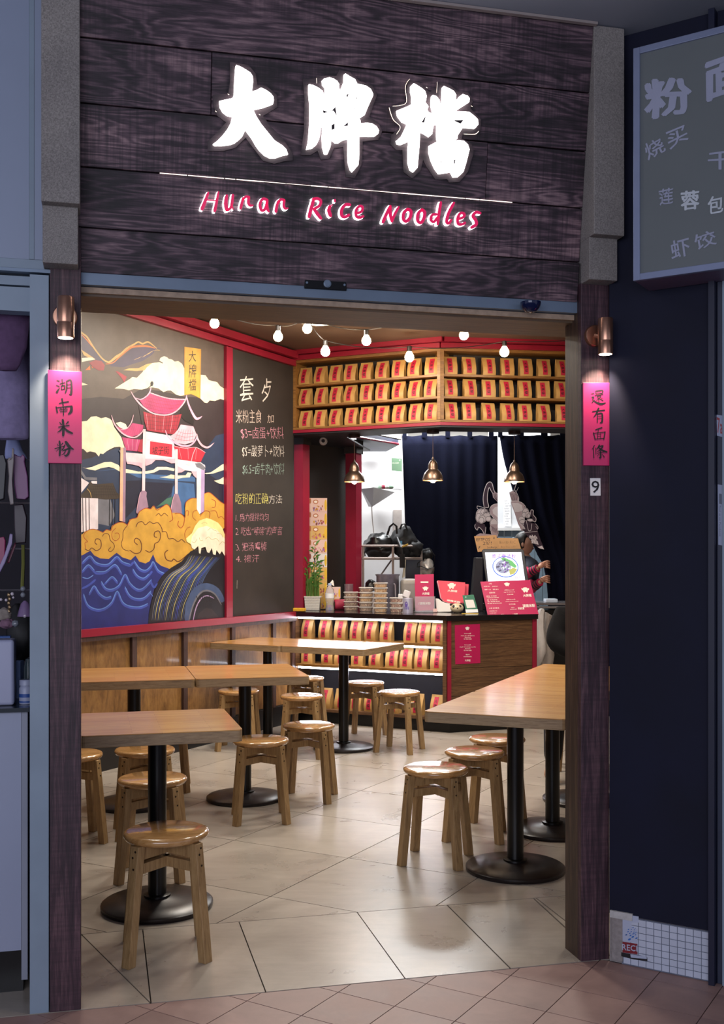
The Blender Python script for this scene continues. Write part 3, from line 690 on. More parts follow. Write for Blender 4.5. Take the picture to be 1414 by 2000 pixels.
L.p(cB, [(890,250),(930,200),(1090,220),(1110,440),(1000,520),(860,440)], 'blue').p(cB, [(735,440),(830,360),(890,340),(870,430),(800,420)], 'green')
L.p(cB, [(180,360),(290,350),(340,520),(280,620),(180,600)], 'grey').p(cB, [(1190,100),(1370,220),(1370,400),(1190,300)], 'deep')
L.p(cB, [(150,100),(380,80),(560,160),(900,190),(1100,200),(1100,150),(700,130),(400,70)], 'blue')
L.done()
L = Layer('painted_cloud', 0.0016)
L.p(cA, [(335,700),(400,660),(480,610),(505,590),(545,600),(600,545),(625,500),(690,460),(760,450),(790,465),(795,455),(760,435),(770,410),(805,393),(835,405),(850,420),(880,425),(905,445),(940,440),(975,465),(998,510),(1000,765),(960,770),(920,760),(870,720),(840,720),(800,735),(750,700),(690,690),(640,700),(590,712),(520,705),(470,718),(420,705)], 'cream')
L.p(cA, [(1150,570),(1200,575),(1230,620),(1260,630),(1310,640),(1340,680),(1373,700),(1375,810),(1340,800),(1290,820),(1240,815),(1215,840),(1190,835),(1150,795)], 'cream')
L.p(cA, [(-100,1040),(25,1015),(70,1010),(110,970),(160,965),(205,985),(250,975),(290,990),(310,1010),(330,1070),(400,1170),(440,1290),(380,1255),(330,1260),(280,1285),(255,1300),(225,1325),(195,1320),(185,1350),(150,1310),(100,1300),(70,1310),(40,1280),(-100,1240)], 'cream')
L.p(cA, [(345,1030),(390,1018),(440,1040),(455,1075),(420,1090),(380,1070)], 'cream').p(cA, [(-60,640),(25,645),(80,665),(25,672),(-60,670)], 'cream')
L.p(cB, [(20,60),(60,70),(120,58),(190,30),(240,12),(300,10),(370,40),(390,68),(470,83),(560,103),(640,98),(700,88),(740,58),(830,58),(905,75),(900,98),(830,86),(760,86),(710,112),(640,124),(560,122),(470,117),(400,112),(330,72),(280,57),(200,72),(150,92),(90,82)], 'cream')
L.p(cB, [(760,155),(830,148),(870,130),(930,140),(1010,138),(1030,110),(1070,115),(1060,130),(1050,157),(980,162),(930,172),(850,167)], 'cream')
L.p(cB, [(1185,120),(1250,110),(1310,70),(1350,40),(1372,30),(1372,88),(1330,102),(1270,122),(1210,127)], 'cream').p(cB, [(1280,190),(1330,180),(1372,155),(1372,224),(1330,217)], 'cream')
L.done()
L = Layer('painted_phoenix', 0.0020)
L.p(cA, [(270,460),(380,420),(500,320),(650,300),(735,325),(690,380),(600,440),(500,470),(420,500),(300,490)], 'purple').p(cA, [(-60,60),(18,180),(60,230),(150,350),(250,450),(200,460),(100,400),(-60,300)], 'purple')
L.s(cA, [(-60,90),(20,170),(70,210),(120,290),(170,360),(220,420),(270,450),(300,440),(350,400),(400,370),(450,320),(520,280),(560,258),(600,275),(650,258),(700,290),(740,325)], [16,16,16,16,14,14,16,20,26,26,20,16,14,16,16,10,4], 'tan')
L.s(cA, [(250,468),(320,455),(380,400),(450,340),(500,308),(580,297),(650,300),(720,318)], [6,10,10,14,16,18,16,5], 'orange').s(cA, [(20,190),(70,240),(120,305)], [6,9,4], 'orange')
L.p(cA, [(90,455),(150,430),(210,440),(240,480),(230,530),(180,530),(130,500)], 'redt').p(cA, [(52,527),(98,482),(103,525)], 'orange').s(cA, [(118,495),(126,505)], 12, 'orange')
L.p(cA, [(340,535),(370,540),(450,590),(425,645),(400,600)], 'redt').p(cA, [(415,527),(470,510),(560,508),(640,468),(690,460),(640,500),(620,528),(540,535),(480,530)], 'tan')
L.p(cA, [(15,330),(60,360),(150,420),(100,415),(40,385)], 'tan').p(cA, [(20,410),(120,405),(150,425),(60,440),(20,450)], 'foam')
for k in range(5): L.s(cA, [(480+k*40, 440-k*12), (600+k*35, 400-k*20), (690+k*25, 345-k*2)], [3, 5, 2], 'tan' if k % 2 else 'purple')
L.done()
L = Layer('painted_board', 0.0026)
L.p(cA, [(997,303),(1157,325),(1150,798),(1100,770),(1060,755),(997,765)], 'goldd').p(cA, [(1006,306),(1148,326),(1141,790),(1095,766),(1060,752),(1006,760)], 'gold')
L.t(cA, '大', (1038,342,1108,448), 'ink').t(cA, '牌', (1038,470,1112,598), 'ink').t(cA, '檔', (1038,612,1108,722), 'ink'); L.done()
L = Layer('painted_gate', 0.0030)
L.p(cA, [(960,880),(1000,820),(1040,920),(1090,1010),(1080,1050),(1000,1010),(960,960)], 'ink').p(cA, [(560,860),(620,905),(600,1040),(640,1170),(600,1090)], 'night')
L.p(cA, [(670,745),(720,760),(800,785),(900,800),(1003,800),(960,880),(900,930),(820,945),(740,940),(670,915),(610,870),(570,815),(620,800),(650,770)], 'pink')
L.s(cA, [(670,742),(800,785),(900,802),(1008,805)], 10, 'rose').s(cA, [(485,725),(520,785),(570,845),(620,890),(700,938),(800,955),(880,940),(945,895),(1000,825),(1020,765)], [4,12,16,14,12,12,12,12,12,6], 'rose')
L.s(cA, [(530,790),(580,805),(630,780),(665,740),(680,690)], [6,8,12,12,8], 'pinkl').s(cA, [(686,672),(688,652),(690,640)], [22,30,20], 'ink').s(cA, [(600,712),(650,698),(684,668)], [5,7,9], 'ink')
for i in range(22):
    t = i/21; x = 600+t*380; y0 = 800-(40*math.sin(t*3.1))+t*20; L.s(cA, [(640+t*340, 765+t*40), (600+t*352, 855+62*math.sin(t*3.0)*1.0)], 2.4, 'redt')
for j in range(4): L.s(cA, [(650-j*18, 790+j*26), (760, 815+j*32), (880, 830+j*30), (985-j*16, 822+j*28)], 2.0, 'redt')
L.s(cA, [(1015,770),(1035,850),(1070,930),(1105,985),(1135,985),(1165,965)], [8,16,20,24,18,4], 'pinkl')
L.p(cA, [(605,920),(700,950),(800,965),(900,955),(970,945),(940,1050),(910,1140),(800,1125),(700,1110),(640,1100),(615,1010)], 'redt')
for i in range(12): L.s(cA, [(635+i*28, 945+10*math.sin(i/3.6)), (650+i*23.5, 1090+i*3)], 3.5, 'rose' if i % 3 == 0 else 'night')
for j in range(4): L.s(cA, [(615, 965+j*36), (780, 985+j*36), (950-j*8, 975+j*38)], 2, 'night')
L.p(cA, [(500,1030),(560,1040),(605,1050),(600,1090),(560,1140),(500,1160),(440,1150),(390,1110),(350,1060),(420,1095),(470,1075)], 'pink')
L.s(cA, [(300,955),(325,1030),(375,1100),(440,1150),(520,1168),(580,1130),(608,1090)], [4,12,14,14,12,12,10], 'rose').s(cA, [(510,953),(492,1020),(450,1080),(385,1095)], [5,10,9,5], 'rose')
for i in range(8): L.s(cA, [(470+i*18, 1060-i*2), (425+i*23, 1135+8*math.sin(i/2.3))], 2.2, 'redt')
L.p(cA, [(400,1165),(480,1178),(575,1188),(545,1300),(440,1290),(420,1230)], 'pink').p(cA, [(575,1190),(605,1180),(600,1310),(548,1300)], 'redt')
for i in range(6): L.s(cA, [(425+i*25, 1185), (448+i*17, 1285)], 3, 'rose' if i % 2 else 'redt')
L.p(cA, [(625,1110),(740,1130),(860,1150),(900,1240),(925,1370),(930,1400),(760,1380),(620,1390),(605,1250)], 'white')
L.s(cA, [(640,1135),(730,1150)], 2, 'lilac').s(cA, [(735,1150),(820,1163),(825,1185),(735,1178),(735,1150)], 3, 'lilac').s(cA, [(640,1190),(880,1225)], 2.5, 'redt').s(cA, [(630,1350),(925,1385)], 3, 'pinkl')
L.p(cA, [(668,1203),(880,1233),(877,1357),(665,1327)], 'red').t(cA, '坡子街', (690,1252,848,1328), 'ink')
L.p(cA, [(960,1045),(1080,1062),(1110,1140),(1080,1210),(1000,1235),(920,1220),(850,1160),(900,1130),(935,1090)], 'rose')
L.s(cA, [(813,1098),(838,1160),(900,1215),(980,1248),(1055,1240),(1105,1185),(1115,1135)], [4,14,18,18,16,12,5], 'pinkl')
for i in range(7): L.s(cA, [(950+i*20, 1085+i*3), (905+i*28, 1195+12*math.sin(i/2))], 3, 'redt')
for j in range(3): L.s(cA, [(935-j*25,1110+j*30),(1000,1130+j*34),(1090,1125+j*30)], 2.4, 'redt')
L.s(cA, [(1113,1132),(1125,1190),(1165,1245),(1220,1262),(1278,1218)], [5,16,20,18,3], 'rose')
L.p(cA, [(890,1245),(1000,1262),(1105,1258),(1195,1310),(1150,1400),(1050,1397),(930,1370)], 'red')
for i in range(10): L.s(cA, [(915+i*28, 1265+i*2), (945+i*22, 1375)], 3, 'rose' if i % 3 == 1 else 'redt')
L.s(cA, [(1105,1262),(1075,1330),(1060,1395)], 6, 'rose').s(cA, [(895,1250),(1000,1270),(1105,1262),(1195,1312)], 5, 'rose')
L.p(cA, [(435,1310),(600,1325),(600,1400),(580,1425),(440,1395)], 'beam').p(cA, [(440,1395),(600,1410),(600,1470),(560,1440),(500,1425),(450,1420)], 'rose')
L.p(cB, [(620,-20),(920,-20),(925,20),(870,25),(800,-5),(720,-8),(680,30),(625,50)], 'rose').p(cB, [(925,-15),(1100,10),(1190,40),(1190,90),(1100,105),(1000,90),(930,50)], 'white').s(cB, [(930,20),(1100,55)], 3, 'pinkl').p(cB, [(930,50),(1000,90),(970,110),(930,115)], 'rose')
L.p(cB, [(1060,100),(1110,108),(1108,165),(1080,140)], 'rose')
L.p(cA, [(368,1292),(400,1278),(435,1290),(430,1322),(385,1318)], 'grey')
L.p(cB, [(385,-125),(412,-125),(405,578),(375,572)], 'peach').p(cB, [(412,-125),(437,-125),(430,585),(405,578)], 'mauve')
L.p(cB, [(600,-300),(625,-300),(618,292),(588,290)], 'beam').s(cB, [(612,-290),(606,285)], 6, 'white').p(cB, [(575,300),(590,285),(618,285),(635,300),(632,340),(650,440),(600,480),(540,505),(548,420),(565,360)], 'mauve').s(cB, [(575,300),(560,360),(545,440),(538,495)], 5, 'rose')
L.p(cB, [(905,-110),(930,-110),(930,315),(903,315)], 'beam').s(cB, [(914,-100),(912,310)], 5, 'white').p(cB, [(898,315),(935,320),(962,400),(970,502),(860,500),(872,400)], 'mauve').s(cB, [(898,320),(876,400),(862,490)], 5, 'rose')
L.p(cB, [(1110,40),(1185,60),(1183,480),(1130,512),(1110,470)], 'white').p(cB, [(1152,60),(1187,60),(1183,480),(1150,500)], 'lilac').p(cB, [(1090,18),(1150,14),(1198,60),(1180,92),(1110,60)], 'grey').s(cB, [(1095,22),(1150,20),(1190,58)], 6, 'white')
L.done()
L = Layer('painted_temple', 0.0030)
L.p(cB, [(-100,350),(175,358),(175,650),(100,665),(-100,700)], 'white').p(cB, [(-100,140),(18,165),(90,210),(18,300),(-100,330)], 'white').p(cB, [(-40,60),(18,90),(60,155),(165,160),(165,187),(50,182),(18,130),(-40,110)], 'grey').p(cB, [(110,193),(165,193),(165,219),(112,216)], 'white')
L.p(cB, [(98,195),(130,225),(318,212),(350,300),(405,342),(360,362),(250,366),(120,352),(-60,352),(-60,330),(18,318),(70,265)], 'roofd')
for i in range(12): L.s(cB, [(140+i*16, 228), (110+i*24, 348)], 2.5, 'ink')
for j in range(4): L.s(cB, [(110-j*12,245+j*26),(220,240+j*28),(335+j*10,245+j*26)], 2, 'ink')
L.s(cB, [(70,265),(98,300),(110,350)], 5, 'tan')
for x in (28, 57, 88): L.s(cB, [(x, 355), (x+4, 690)], 11, 'ink')
for x in (285, 312, 337): L.s(cB, [(x, 366), (x-2, 610)], 8, 'ink')
L.done()
L = Layer('painted_golden_cloud', 0.0080)
gpts = [(-100,720),(18,700),(50,670),(110,650),(170,660),(215,680),(250,655),(290,660),(300,620),(350,590),(400,585),(450,610),(470,560),(540,540),(560,480),(620,450),(670,455),(690,430),(730,460),(780,440),(820,412),(860,450),(870,495),(930,495),(980,520),(995,560),(1000,440),(1010,390),(1060,355),(1110,355),(1110,460),(1140,515),(1182,480),(1182,310),(1230,300),(1280,340),(1320,380),(1372,410),(1372,640),(1060,860),(940,1000),(840,1040),(700,1040),(-100,1000)]
L.p(cB, gpts, 'gold')
SW = [([(45,840),(80,855),(110,830),(150,855),(190,835),(200,790),(185,750),(150,745),(140,780),(160,798)],8,'brown'), ([(50,835),(45,780),(70,770),(35,730),(40,690),(90,655),(150,655),(215,685)],6,'rust'), ([(215,685),(250,655),(290,665),(310,620),(360,590),(410,588),(450,615)],7,'rust'), ([(445,620),(480,560),(540,540),(560,490),(620,452),(670,458),(700,430),(730,470),(780,440),(825,415),(860,455),(875,520),(880,560),(850,580)],7,'rust'),
 ([(465,860),(410,840),(390,790),(405,740),(410,670),(450,615)],6,'brown'), ([(470,850),(520,882),(570,870),(585,820),(570,760),(530,737),(515,770),(545,800)],8,'brown'), ([(530,630),(550,590),(590,580),(620,610),(660,580),(695,598),(740,590),(775,640),(780,680)],7,'brown'), ([(620,852),(660,870),(700,840),(710,790),(745,770),(765,720),(750,670),(710,680),(705,720),(730,730)],8,'brown'), ([(780,675),(820,680),(840,740),(885,740),(930,770),(965,750),(1000,780)],7,'brown'), ([(835,850),(805,880),(820,940),(870,955),(890,935),(930,960),(980,930),(1030,885)],9,'brown'),
 ([(935,575),(930,615),(960,640),(985,600),(990,540),(950,502),(900,505)],7,'rust'), ([(330,690),(362,690),(372,730),(340,760),(305,740),(303,680),(340,640)],5,'rust'), ([(210,720),(230,695),(270,700),(285,755),(318,790),(322,830),(290,865),(268,850),(290,822)],6,'brown'), ([(720,522),(748,502),(770,525),(800,500),(835,527)],6,'brown'),
 ([(1002,540),(1005,480),(1030,480),(1025,525)],6,'rust'), ([(1105,570),(1070,535),(1078,485),(1112,470)],5,'rust'), ([(1250,365),(1290,390),(1282,440),(1252,442)],6,'rust'), ([(1140,530),(1185,478),(1232,490),(1230,545)],6,'rust'), ([(1000,440),(1010,390),(1060,357),(1108,357)],6,'rust'), ([(1184,312),(1230,302),(1285,345),(1330,385),(1372,412)],6,'rust'), ([(1240,480),(1290,478),(1315,545)],5,'rust'), ([(1315,545),(1345,530),(1372,560)],5,'rust'), ([(1000,740),(995,690),(1020,640),(1050,630)],5,'rust')]
for pts, wd, c in SW: L.s(cB, pts, wd, c)
L.done()
L = Layer('painted_sea', 0.0092)
L.p(cB, [(-150,930),(18,900),(95,855),(130,900),(190,930),(270,935),(345,876),(400,920),(480,945),(525,903),(560,960),(620,978),(660,955),(693,890),(720,960),(770,1000),(850,1030),(790,1080),(740,1150),(700,1230),(670,1350),(650,1460),(645,1560),(20,1643),(-150,1665)], 'sea')
for pts in ([(20,965),(90,905),(140,960),(200,985),(270,980),(345,912),(400,960),(470,985),(512,952),(560,1020),(620,1042),(670,1000),(693,960),(740,1040),(800,1072)], [(20,1045),(75,990),(130,1040),(160,1060),(240,1050),(330,987),(390,1070)], [(200,1150),(240,1210),(300,1222),(370,1180),(425,1080),(470,1160),(540,1220),(600,1210),(675,1132)], [(85,1260),(130,1190),(180,1260),(240,1300),(290,1290)], [(30,1270),(70,1370),(150,1412),(230,1400),(300,1340),(350,1240),(400,1340),(460,1380),(560,1390),(640,1360)], [(425,1200),(470,1280),(540,1312),(610,1300),(670,1240)], [(500,1030),(540,1090),(600,1117),(650,1080),(680,1042)], [(230,1162),(300,1100),(350,1150)], [(20,1200),(80,1170),(140,1120)], [(670,1140),(700,1190),(730,1160)]):
    L.s(cB, [(x, y+14) for x, y in pts], 20, 'seam')
for pts in ([(20,965),(90,905),(140,960),(200,985),(270,980),(345,912),(400,960),(470,985)], [(512,952),(560,1020),(620,1042),(670,1000),(693,960),(740,1040),(800,1072)], [(20,1045),(75,990),(130,1040)], [(150,1055),(240,1050),(330,987),(390,1070)], [(200,1150),(240,1210),(300,1222),(370,1180),(425,1080),(470,1160),(540,1220),(600,1210),(675,1132)], [(85,1260),(130,1190),(180,1260),(240,1300),(290,1290)], [(30,1270),(70,1370),(150,1412),(230,1400),(300,1340),(350,1240),(400,1340),(460,1380),(560,1390),(640,1360)], [(425,1200),(470,1280),(540,1312),(610,1300),(670,1240)], [(500,1030),(540,1090),(600,1117),(650,1080)], [(240,1160),(300,1102),(350,1148)], [(20,1110),(70,1120),(120,1090)], [(660,1250),(690,1290)]):
    L.s(cB, pts, 9, 'seal')
L.done()
L = Layer('painted_wave', 0.0102)
L.p(cB, [(1050,860),(1110,850),(1200,850),(1373,900),(1373,1515),(640,1568),(655,1450),(680,1330),(720,1200),(790,1080),(860,1020),(960,960)], 'rock')
rr = random.Random(9)
for k in range(26):
    t = k/25; x0 = 1040+t*290; c = rr.choice(['streak','streak','streak','grey','str2','seam'])
    L.s(cB, [(x0, 900+20*t), (x0-60-30*t, 1000+20*t), (x0-200+t*40, 1090+40*t), (x0-290+80*t, 1230+40*t), (x0-340+80*t, 1380), (x0-360+70*t, 1520)], [2, rr.uniform(3, 9), rr.uniform(4, 11), rr.uniform(3, 9), rr.uniform(3, 8), 2], c)
L.p(cB, [(1340,920),(1373,960),(1373,1400),(1290,1240),(1180,1200),(1240,1100)], 'rock')
L.s(cB, [(1010,1530),(1040,1360),(1110,1240),(1200,1205),(1290,1240),(1350,1330)], [40,70,80,80,70,50], 'streak').s(cB, [(1030,1530),(1070,1380),(1130,1270),(1200,1235),(1280,1270),(1340,1370)], [8,14,16,16,14,8], 'grey').s(cB, [(1070,1530),(1100,1400),(1150,1310),(1210,1285),(1270,1310)], [6,10,12,10,6], 'lilac')
L.p(cB, [(1100,1530),(1130,1450),(1190,1400),(1250,1410),(1310,1480),(1330,1520)], 'night')
L.t(cB, 'WILL', (1100,1285,1252,1345), 'ink').t(cB, '21·12·16', (1112,1358,1252,1402), 'ink')
L.p(cB, [(1060,690),(1090,620),(1130,570),(1200,545),(1250,560),(1310,590),(1350,640),(1373,700),(1373,780),(1060,800),(1010,770),(1005,740)], 'foamy')
L.p(cB, [(1060,720),(1120,640),(1200,620),(1300,660),(1373,740),(1373,905),(1345,860),(1325,890),(1295,850),(1285,898),(1262,890),(1250,830),(1225,878),(1205,870),(1190,820),(1150,830),(1142,885),(1128,880),(1120,810),(1085,845),(1060,830),(1050,790)], 'foam')
for pts in ([(1150,600),(1185,585),(1205,600)], [(1210,665),(1240,640),(1270,660),(1300,670)], [(1190,745),(1220,725),(1250,750),(1290,740),(1320,770)], [(1060,770),(1085,780),(1110,745)], [(1130,730),(1140,760),(1165,755)], [(1300,690),(1340,700),(1355,730)], [(1320,800),(1350,770),(1372,785)]): L.s(cB, pts, 4, 'str2')
L.done()

# ------------------------------------------------------------------ chalkboard
cC = lambda x, y: (430+x/3.3333, 620+y/3.3333)
cb = fthing('chalkboard', 'tall narrow chalkboard wall panel with handwritten prices and noodle rules', 'chalkboard', LW, 508, 1205)
q0 = LW.pix(450, 1000).x; q1 = LWE-0.005
b = MB(); b.box(q0+0.002, q1, -0.006, -0.0005, 0.957, 3.082); b.build('board', flat('chalkboard_black', '#2c2623', 0.75, 0, 0.22, 4), parent=cb, fm=LW.M)
CK = dict(w='#cfc8c0', p='#c98a9a', g='#8fa79e', y='#c7bf6a', t='#c9b4a8')
CKM = [flat('chalk_'+k, c, 0.9, 0, 0.25, 60) for k, c in CK.items()]; CKI = list(CK)
def chalk(body, x0, y0, x1, y1, c, bold=0.0, sk=0.0):
    b = MB(); (a, t), (e, f) = cC(x0, y0), cC(x1, y1)
    ptext(b, LW, body, [(a, t+sk), (e, t), (e, f), (a, f+sk)], 0.0066, 0, bold, 0.035, seed=len(body)+int(x0))
    b.build('chalk_line', CKM[CKI.index(c)], parent=cb, fm=LW.M)
chalk('套', 124, 382, 212, 545, 'w', -0.004); chalk('歺', 265, 398, 328, 550, 'w', -0.004)
chalk('米粉主食', 100, 602, 266, 690, 't', -0.012, -1); chalk('加', 303, 634, 344, 686, 't', -0.01)
chalk('$3=卤蛋+饮料', 134, 715, 408, 795, 'p', -0.014, -1); chalk('$5=酸萝卜+饮料', 138, 835, 412, 912, 'w', -0.014, -1); chalk('$6.5=卤牛肉+饮料', 144, 950, 410, 1028, 'g', -0.014, -1)
chalk('吃粉的正确', 98, 1143, 306, 1215, 'y', -0.012, 0); chalk('方法', 312, 1155, 398, 1212, 'w', -0.012, 0)
chalk('1. 用力搅拌均匀', 98, 1272, 312, 1325, 'p', -0.016, 1); chalk('2. 吃出“嗦嗦”的声音', 98, 1362, 398, 1418, 'p', -0.016, 0)
chalk('3. 把汤喝掉', 98, 1462, 300, 1518, 'p', -0.014, 1); chalk('4. 擦汗', 98, 1545, 252, 1595, 'p', -0.014, 0)
b = MB(); b.pstroke(LW, [cC(106, 1710), cC(105, 1765)], 0.6, 0.0066); b.build('chalk_mark', CKM[0], parent=cb, fm=LW.M)

# ------------------------------------------------------------------ kraft bags
BW, BH, BD = 0.118, 0.160, 0.058
M_kraft = flat('kraft_paper', '#b98f52', 0.5, 0, 0.10, 18, 0.15)
M_lab = flat('red_label_paper', '#b8203c', 0.55, 0, 0.05)
M_labink = flat('label_ink', '#38101e', 0.6, 0, 0)
def bag_front(z, bulge):
    t = z/BH; return -(BD/2+bulge*math.sin(min(1, t*1.15)*math.pi)*0.008)*(1-t**2.2)-0.004*(1-t)+ (0.012*t)
def make_bag(var):
    r_ = random.Random(var); root = thing('kraft_bag', 'kraft bag', 'bag')
    b = MB(); lv = [0, .06, .2, .38, .56, .72, .86, .95, 1.0]; n = 7; V = []; Fc = []
    for t in lv:
        z = t*BH; f = bag_front(z, 1.0+0.5*(var % 3)); bk = BD/2*(1-t**1.6)+0.014*t; hw = BW/2*(0.97+0.03*t); 
        for k in range(n):
            u = -1+2*k/(n-1); jit = 0 if k in (2, 3, 4) else r_.uniform(-.003, .003)*(0.3+t)
            V.append((u*hw+ r_.uniform(-.0015, .0015)*t, f*(1-0.10*abs(u)**3)+jit, z))
        gx = hw*(1-0.18*math.sin(t*math.pi)); V.append((gx, (f+bk)/2+r_.uniform(-.004, .004), z))
        for k in range(n):
            u = 1-2*k/(n-1); V.append((u*hw, bk, z))
        V.append((-gx, (f+bk)/2+r_.uniform(-.004, .004), z))
    m = 2*n+2
    for i in range(len(lv)-1):
        for k in range(m): Fc.append((i*m+k, i*m+(k+1) % m, (i+1)*m+(k+1) % m, (i+1)*m+k))
    Fc.append(tuple(range(m))[::-1]); Fc.append(tuple((len(lv)-1)*m+k for k in range(m)))
    b.add(V, Fc); body = b.build('pouch', M_kraft, parent=root, smooth=True, auto=60)
    fb = lambda z: bag_front(z, 1.0+0.5*(var % 3))
    dx = r_.uniform(-0.007, 0.007); lw = 0.0215; b = MB(); zz = [BH*(0.10+0.80*i/8) for i in range(9)]; V = []
    for z in zz: V += [(dx-lw, fb(z)-0.0022, z), (dx+lw, fb(z)-0.0022, z)]
    b.add(V, [(2*i, 2*i+1, 2*i+3, 2*i+2) for i in range(8)]); lab = b.build('label', M_lab, parent=root)
    b = MB()
    for i, ch in enumerate('大牌檔'):
        zc = BH*(0.70-0.20*i); ltext(b, ch, dx-0.0125, dx+0.0125, zc-0.0125, zc+0.0125, 0, 0, 0.012, 0.03, i, True, lambda z: fb(z)-0.0034)
    o = b.build('lettering', M_labink, parent=lab); 
    return root
BAGS = [make_bag(v) for v in range(3)]
regkids(None)
def place_bag(fr, a, y, z, label, group, k):
    s = BAGS[k % 3]; T = fr.M @ Matrix.Translation((a, y, z)) @ Matrix.Rotation(random.uniform(-0.10, 0.10), 4, 'Z') @ Matrix.Diagonal((0.94, 1, 0.95 if z > 2 else 1.08, 1))
    if s.name not in USED: USED[s.name] = s; o = s; o.matrix_world = T; MW[o.name] = T; o['label'] = label; o['group'] = group
    else: o = dup(s, T, label, group=group)
    return o
USED = {}

# ------------------------------------------------------------------ wall display shelf over the counter
def display(fr, L_, name, label, ncol, cols, side, hide_right=False):
    r = thing(name, label, 'shelf', M=fr.M @ Matrix.Translation((L_/2, 0, 2.53)))
    zb = [2.551, 2.744, 2.925]
    b = MB(); b.box(0.0, L_, 0.20, 0.21, 2.53, 3.135); b.build('back_panel', M_char, parent=r, fm=fr.M)
    b = MB(); b.box(0, L_, 0.0, 0.20, 2.533, 2.551); b.build('shelf_board', M_shelfwood, parent=r, fm=fr.M, bevel=0.001)
    for z in zb[1:]: b = MB(); b.box(0.016, L_-0.016, 0.006, 0.20, z-0.019, z); b.build('shelf_board', M_shelfwood, parent=r, fm=fr.M, bevel=0.001)
    b = MB(); b.box(0, L_, 0.0, 0.20, 3.112, 3.134); b.build('top_board', M_shelfwood, parent=r, fm=fr.M)
    for x in (0.0, L_-0.028): b = MB(); b.box(x, x+0.028, -0.003, 0.20, 2.551, 3.112); b.build('upright', M_shelfwood, parent=r, fm=fr.M)
    for i, z in enumerate(zb[::-1]):
        row = ['top', 'middle', 'bottom'][i]
        for j, px in enumerate(cols):
            a = 0.098+(L_-0.195)*j/(len(cols)-1)+random.uniform(-.006, .006)
            place_bag(fr, a, 0.055, z, 'red-labelled kraft bag, %s from left, %s shelf of %s wall display' % (ORD[j], row, side), 'kraft bags on the %s wall display' % side, i*5+j*2)
display(BL, 1.368, 'display_shelf', 'three-tier wooden wall display angled over the left half of the counter', 9, (592, 624, 655, 687, 717, 750, 782, 815, 846), 'left')
display(BR, 1.30, 'display_shelf', 'three-tier wooden wall display facing out over the right half of the counter', 8, (897, 934, 971, 1005, 1037, 1070, 1102, 1134), 'right')
trim('trim_7', BL, 0.0, 1.37, 2.505, 2.53, -0.004, 0.2); trim('trim_8', BR, 0.0, 1.35, 2.505, 2.53, -0.004, 0.2)
PX = 0.30
pts = [BL.at(-.02, 0.005, 0), BL.at(1.37, 0.005, 0), BR.at(1.5, 0.005, 0), BR.at(2.6, 0.005, 0), BR.at(2.6, PX, 0), BR.at(0.1, PX, 0), BL.at(1.3, PX, 0), BL.at(.35, PX+.05, 0), Vector((.08, 10.75, 0)), Vector((-.95, 10.9, 0))]
b = MB(); b.prism([(p.x, p.y) for p in pts], 2.49, 2.503); struct(b.build('ceiling_pass', flat('dark_pass_underside', '#15131a', 0.5, 0, 0.1)))
b = MB(); b.prism([(p.x, p.y) for p in [BL.at(-.02, 0.22, 0), BL.at(1.40, 0.22, 0), BR.at(2.6, 0.22, 0), BR.at(2.6, PX, 0), BR.at(0.1, PX, 0), BL.at(1.3, PX, 0), BL.at(-.02, PX, 0)]], 2.504, 3.20); struct(b.build('wall_bulkhead', M_char))
b = MB(); b.prism([(p.x, p.y) for p in [BL.at(-.3, PX+.01, 0), BL.at(1.3, PX+.01, 0), BR.at(0.1, PX+.01, 0), BR.at(2.6, PX+.01, 0), Vector((3.3, 12.7, 0)), Vector((-2.2, 12.7, 0))]], 3.10, 3.19); struct(b.build('ceiling_kitchen', M_white))
# ------------------------------------------------------------------ counter
CT = 0.955                                     # counter top height
def emblem(b, cx, cz, s, y, mi=0, fr=None):
    """crown-like bowl crest: horns, dome and body as flat shapes in local x/z"""
    P = [(-1,.75),(-.62,.62),(-.5,.9),(-.2,1.0),(.2,1.0),(.5,.9),(.62,.62),(1,.75),(.92,.15),(.62,-.05),(.55,-.55),(.25,-.75),(.12,-.4),(-.12,-.4),(-.25,-.75),(-.55,-.55),(-.62,-.05),(-.92,.15)]
    pts = [(cx+x*s, cz+z*s*0.85) for x, z in P]
    tri = tessellate_polygon([[Vector((x, z, 0)) for x, z in pts]]); b.add([(x, y, z) for x, z in pts], [tuple(t) for t in tri], mi)
    return [(cx+dx*s, cz+dz*s) for dx, dz in ((-.45, .3), (.45, .3), (0, .1))]
M_blacktop = flat('black_laminate', '#100e10', 0.18, 0, 0.1, 10, coat=0.4)
ctr = thing('counter', 'servery counter with black top, lit shelves on the left and plank front', 'counter', M=CL.M @ Matrix.Translation((1.3, 0.3, 0)))
LC = 1.445; RC = CR.I @ Vector(((1047-CX)/F*8.95, 8.953, 0)); RL = RC.x
def slab(pts, z0, z1, name, mat, bev=0.002): b = MB(); b.prism([(p.x, p.y) for p in pts], z0, z1); return b.build(name, mat, parent=ctr, bevel=bev)
top = [CL.at(0.015, -0.02, 0), CL.at(LC+0.005, -0.022, 0), CR.at(RL+0.01, -0.02, 0), CR.at(RL+0.01, 0.72, 0), CR.at(0.0, 0.86, 0), CL.at(0.32, 0.52, 0), CL.at(0.03, 0.10, 0)]
slab(top, CT-0.042, CT, 'counter_top', M_blacktop)
toe = [CL.at(0.02, 0.06, 0), CL.at(LC-0.0, 0.06, 0), CR.at(RL-0.04, 0.06, 0), CR.at(RL-0.04, 0.6, 0), CR.at(0, 0.7, 0), CL.at(0.35, 0.45, 0)]
slab(toe, 0.0, 0.10, 'toe_kick', M_black, 0)
M_cab = flat('shelf_lining_dark', '#3a3a42', 0.45, 0, 0.1)
zt = [0.125, 0.505, 0.722]
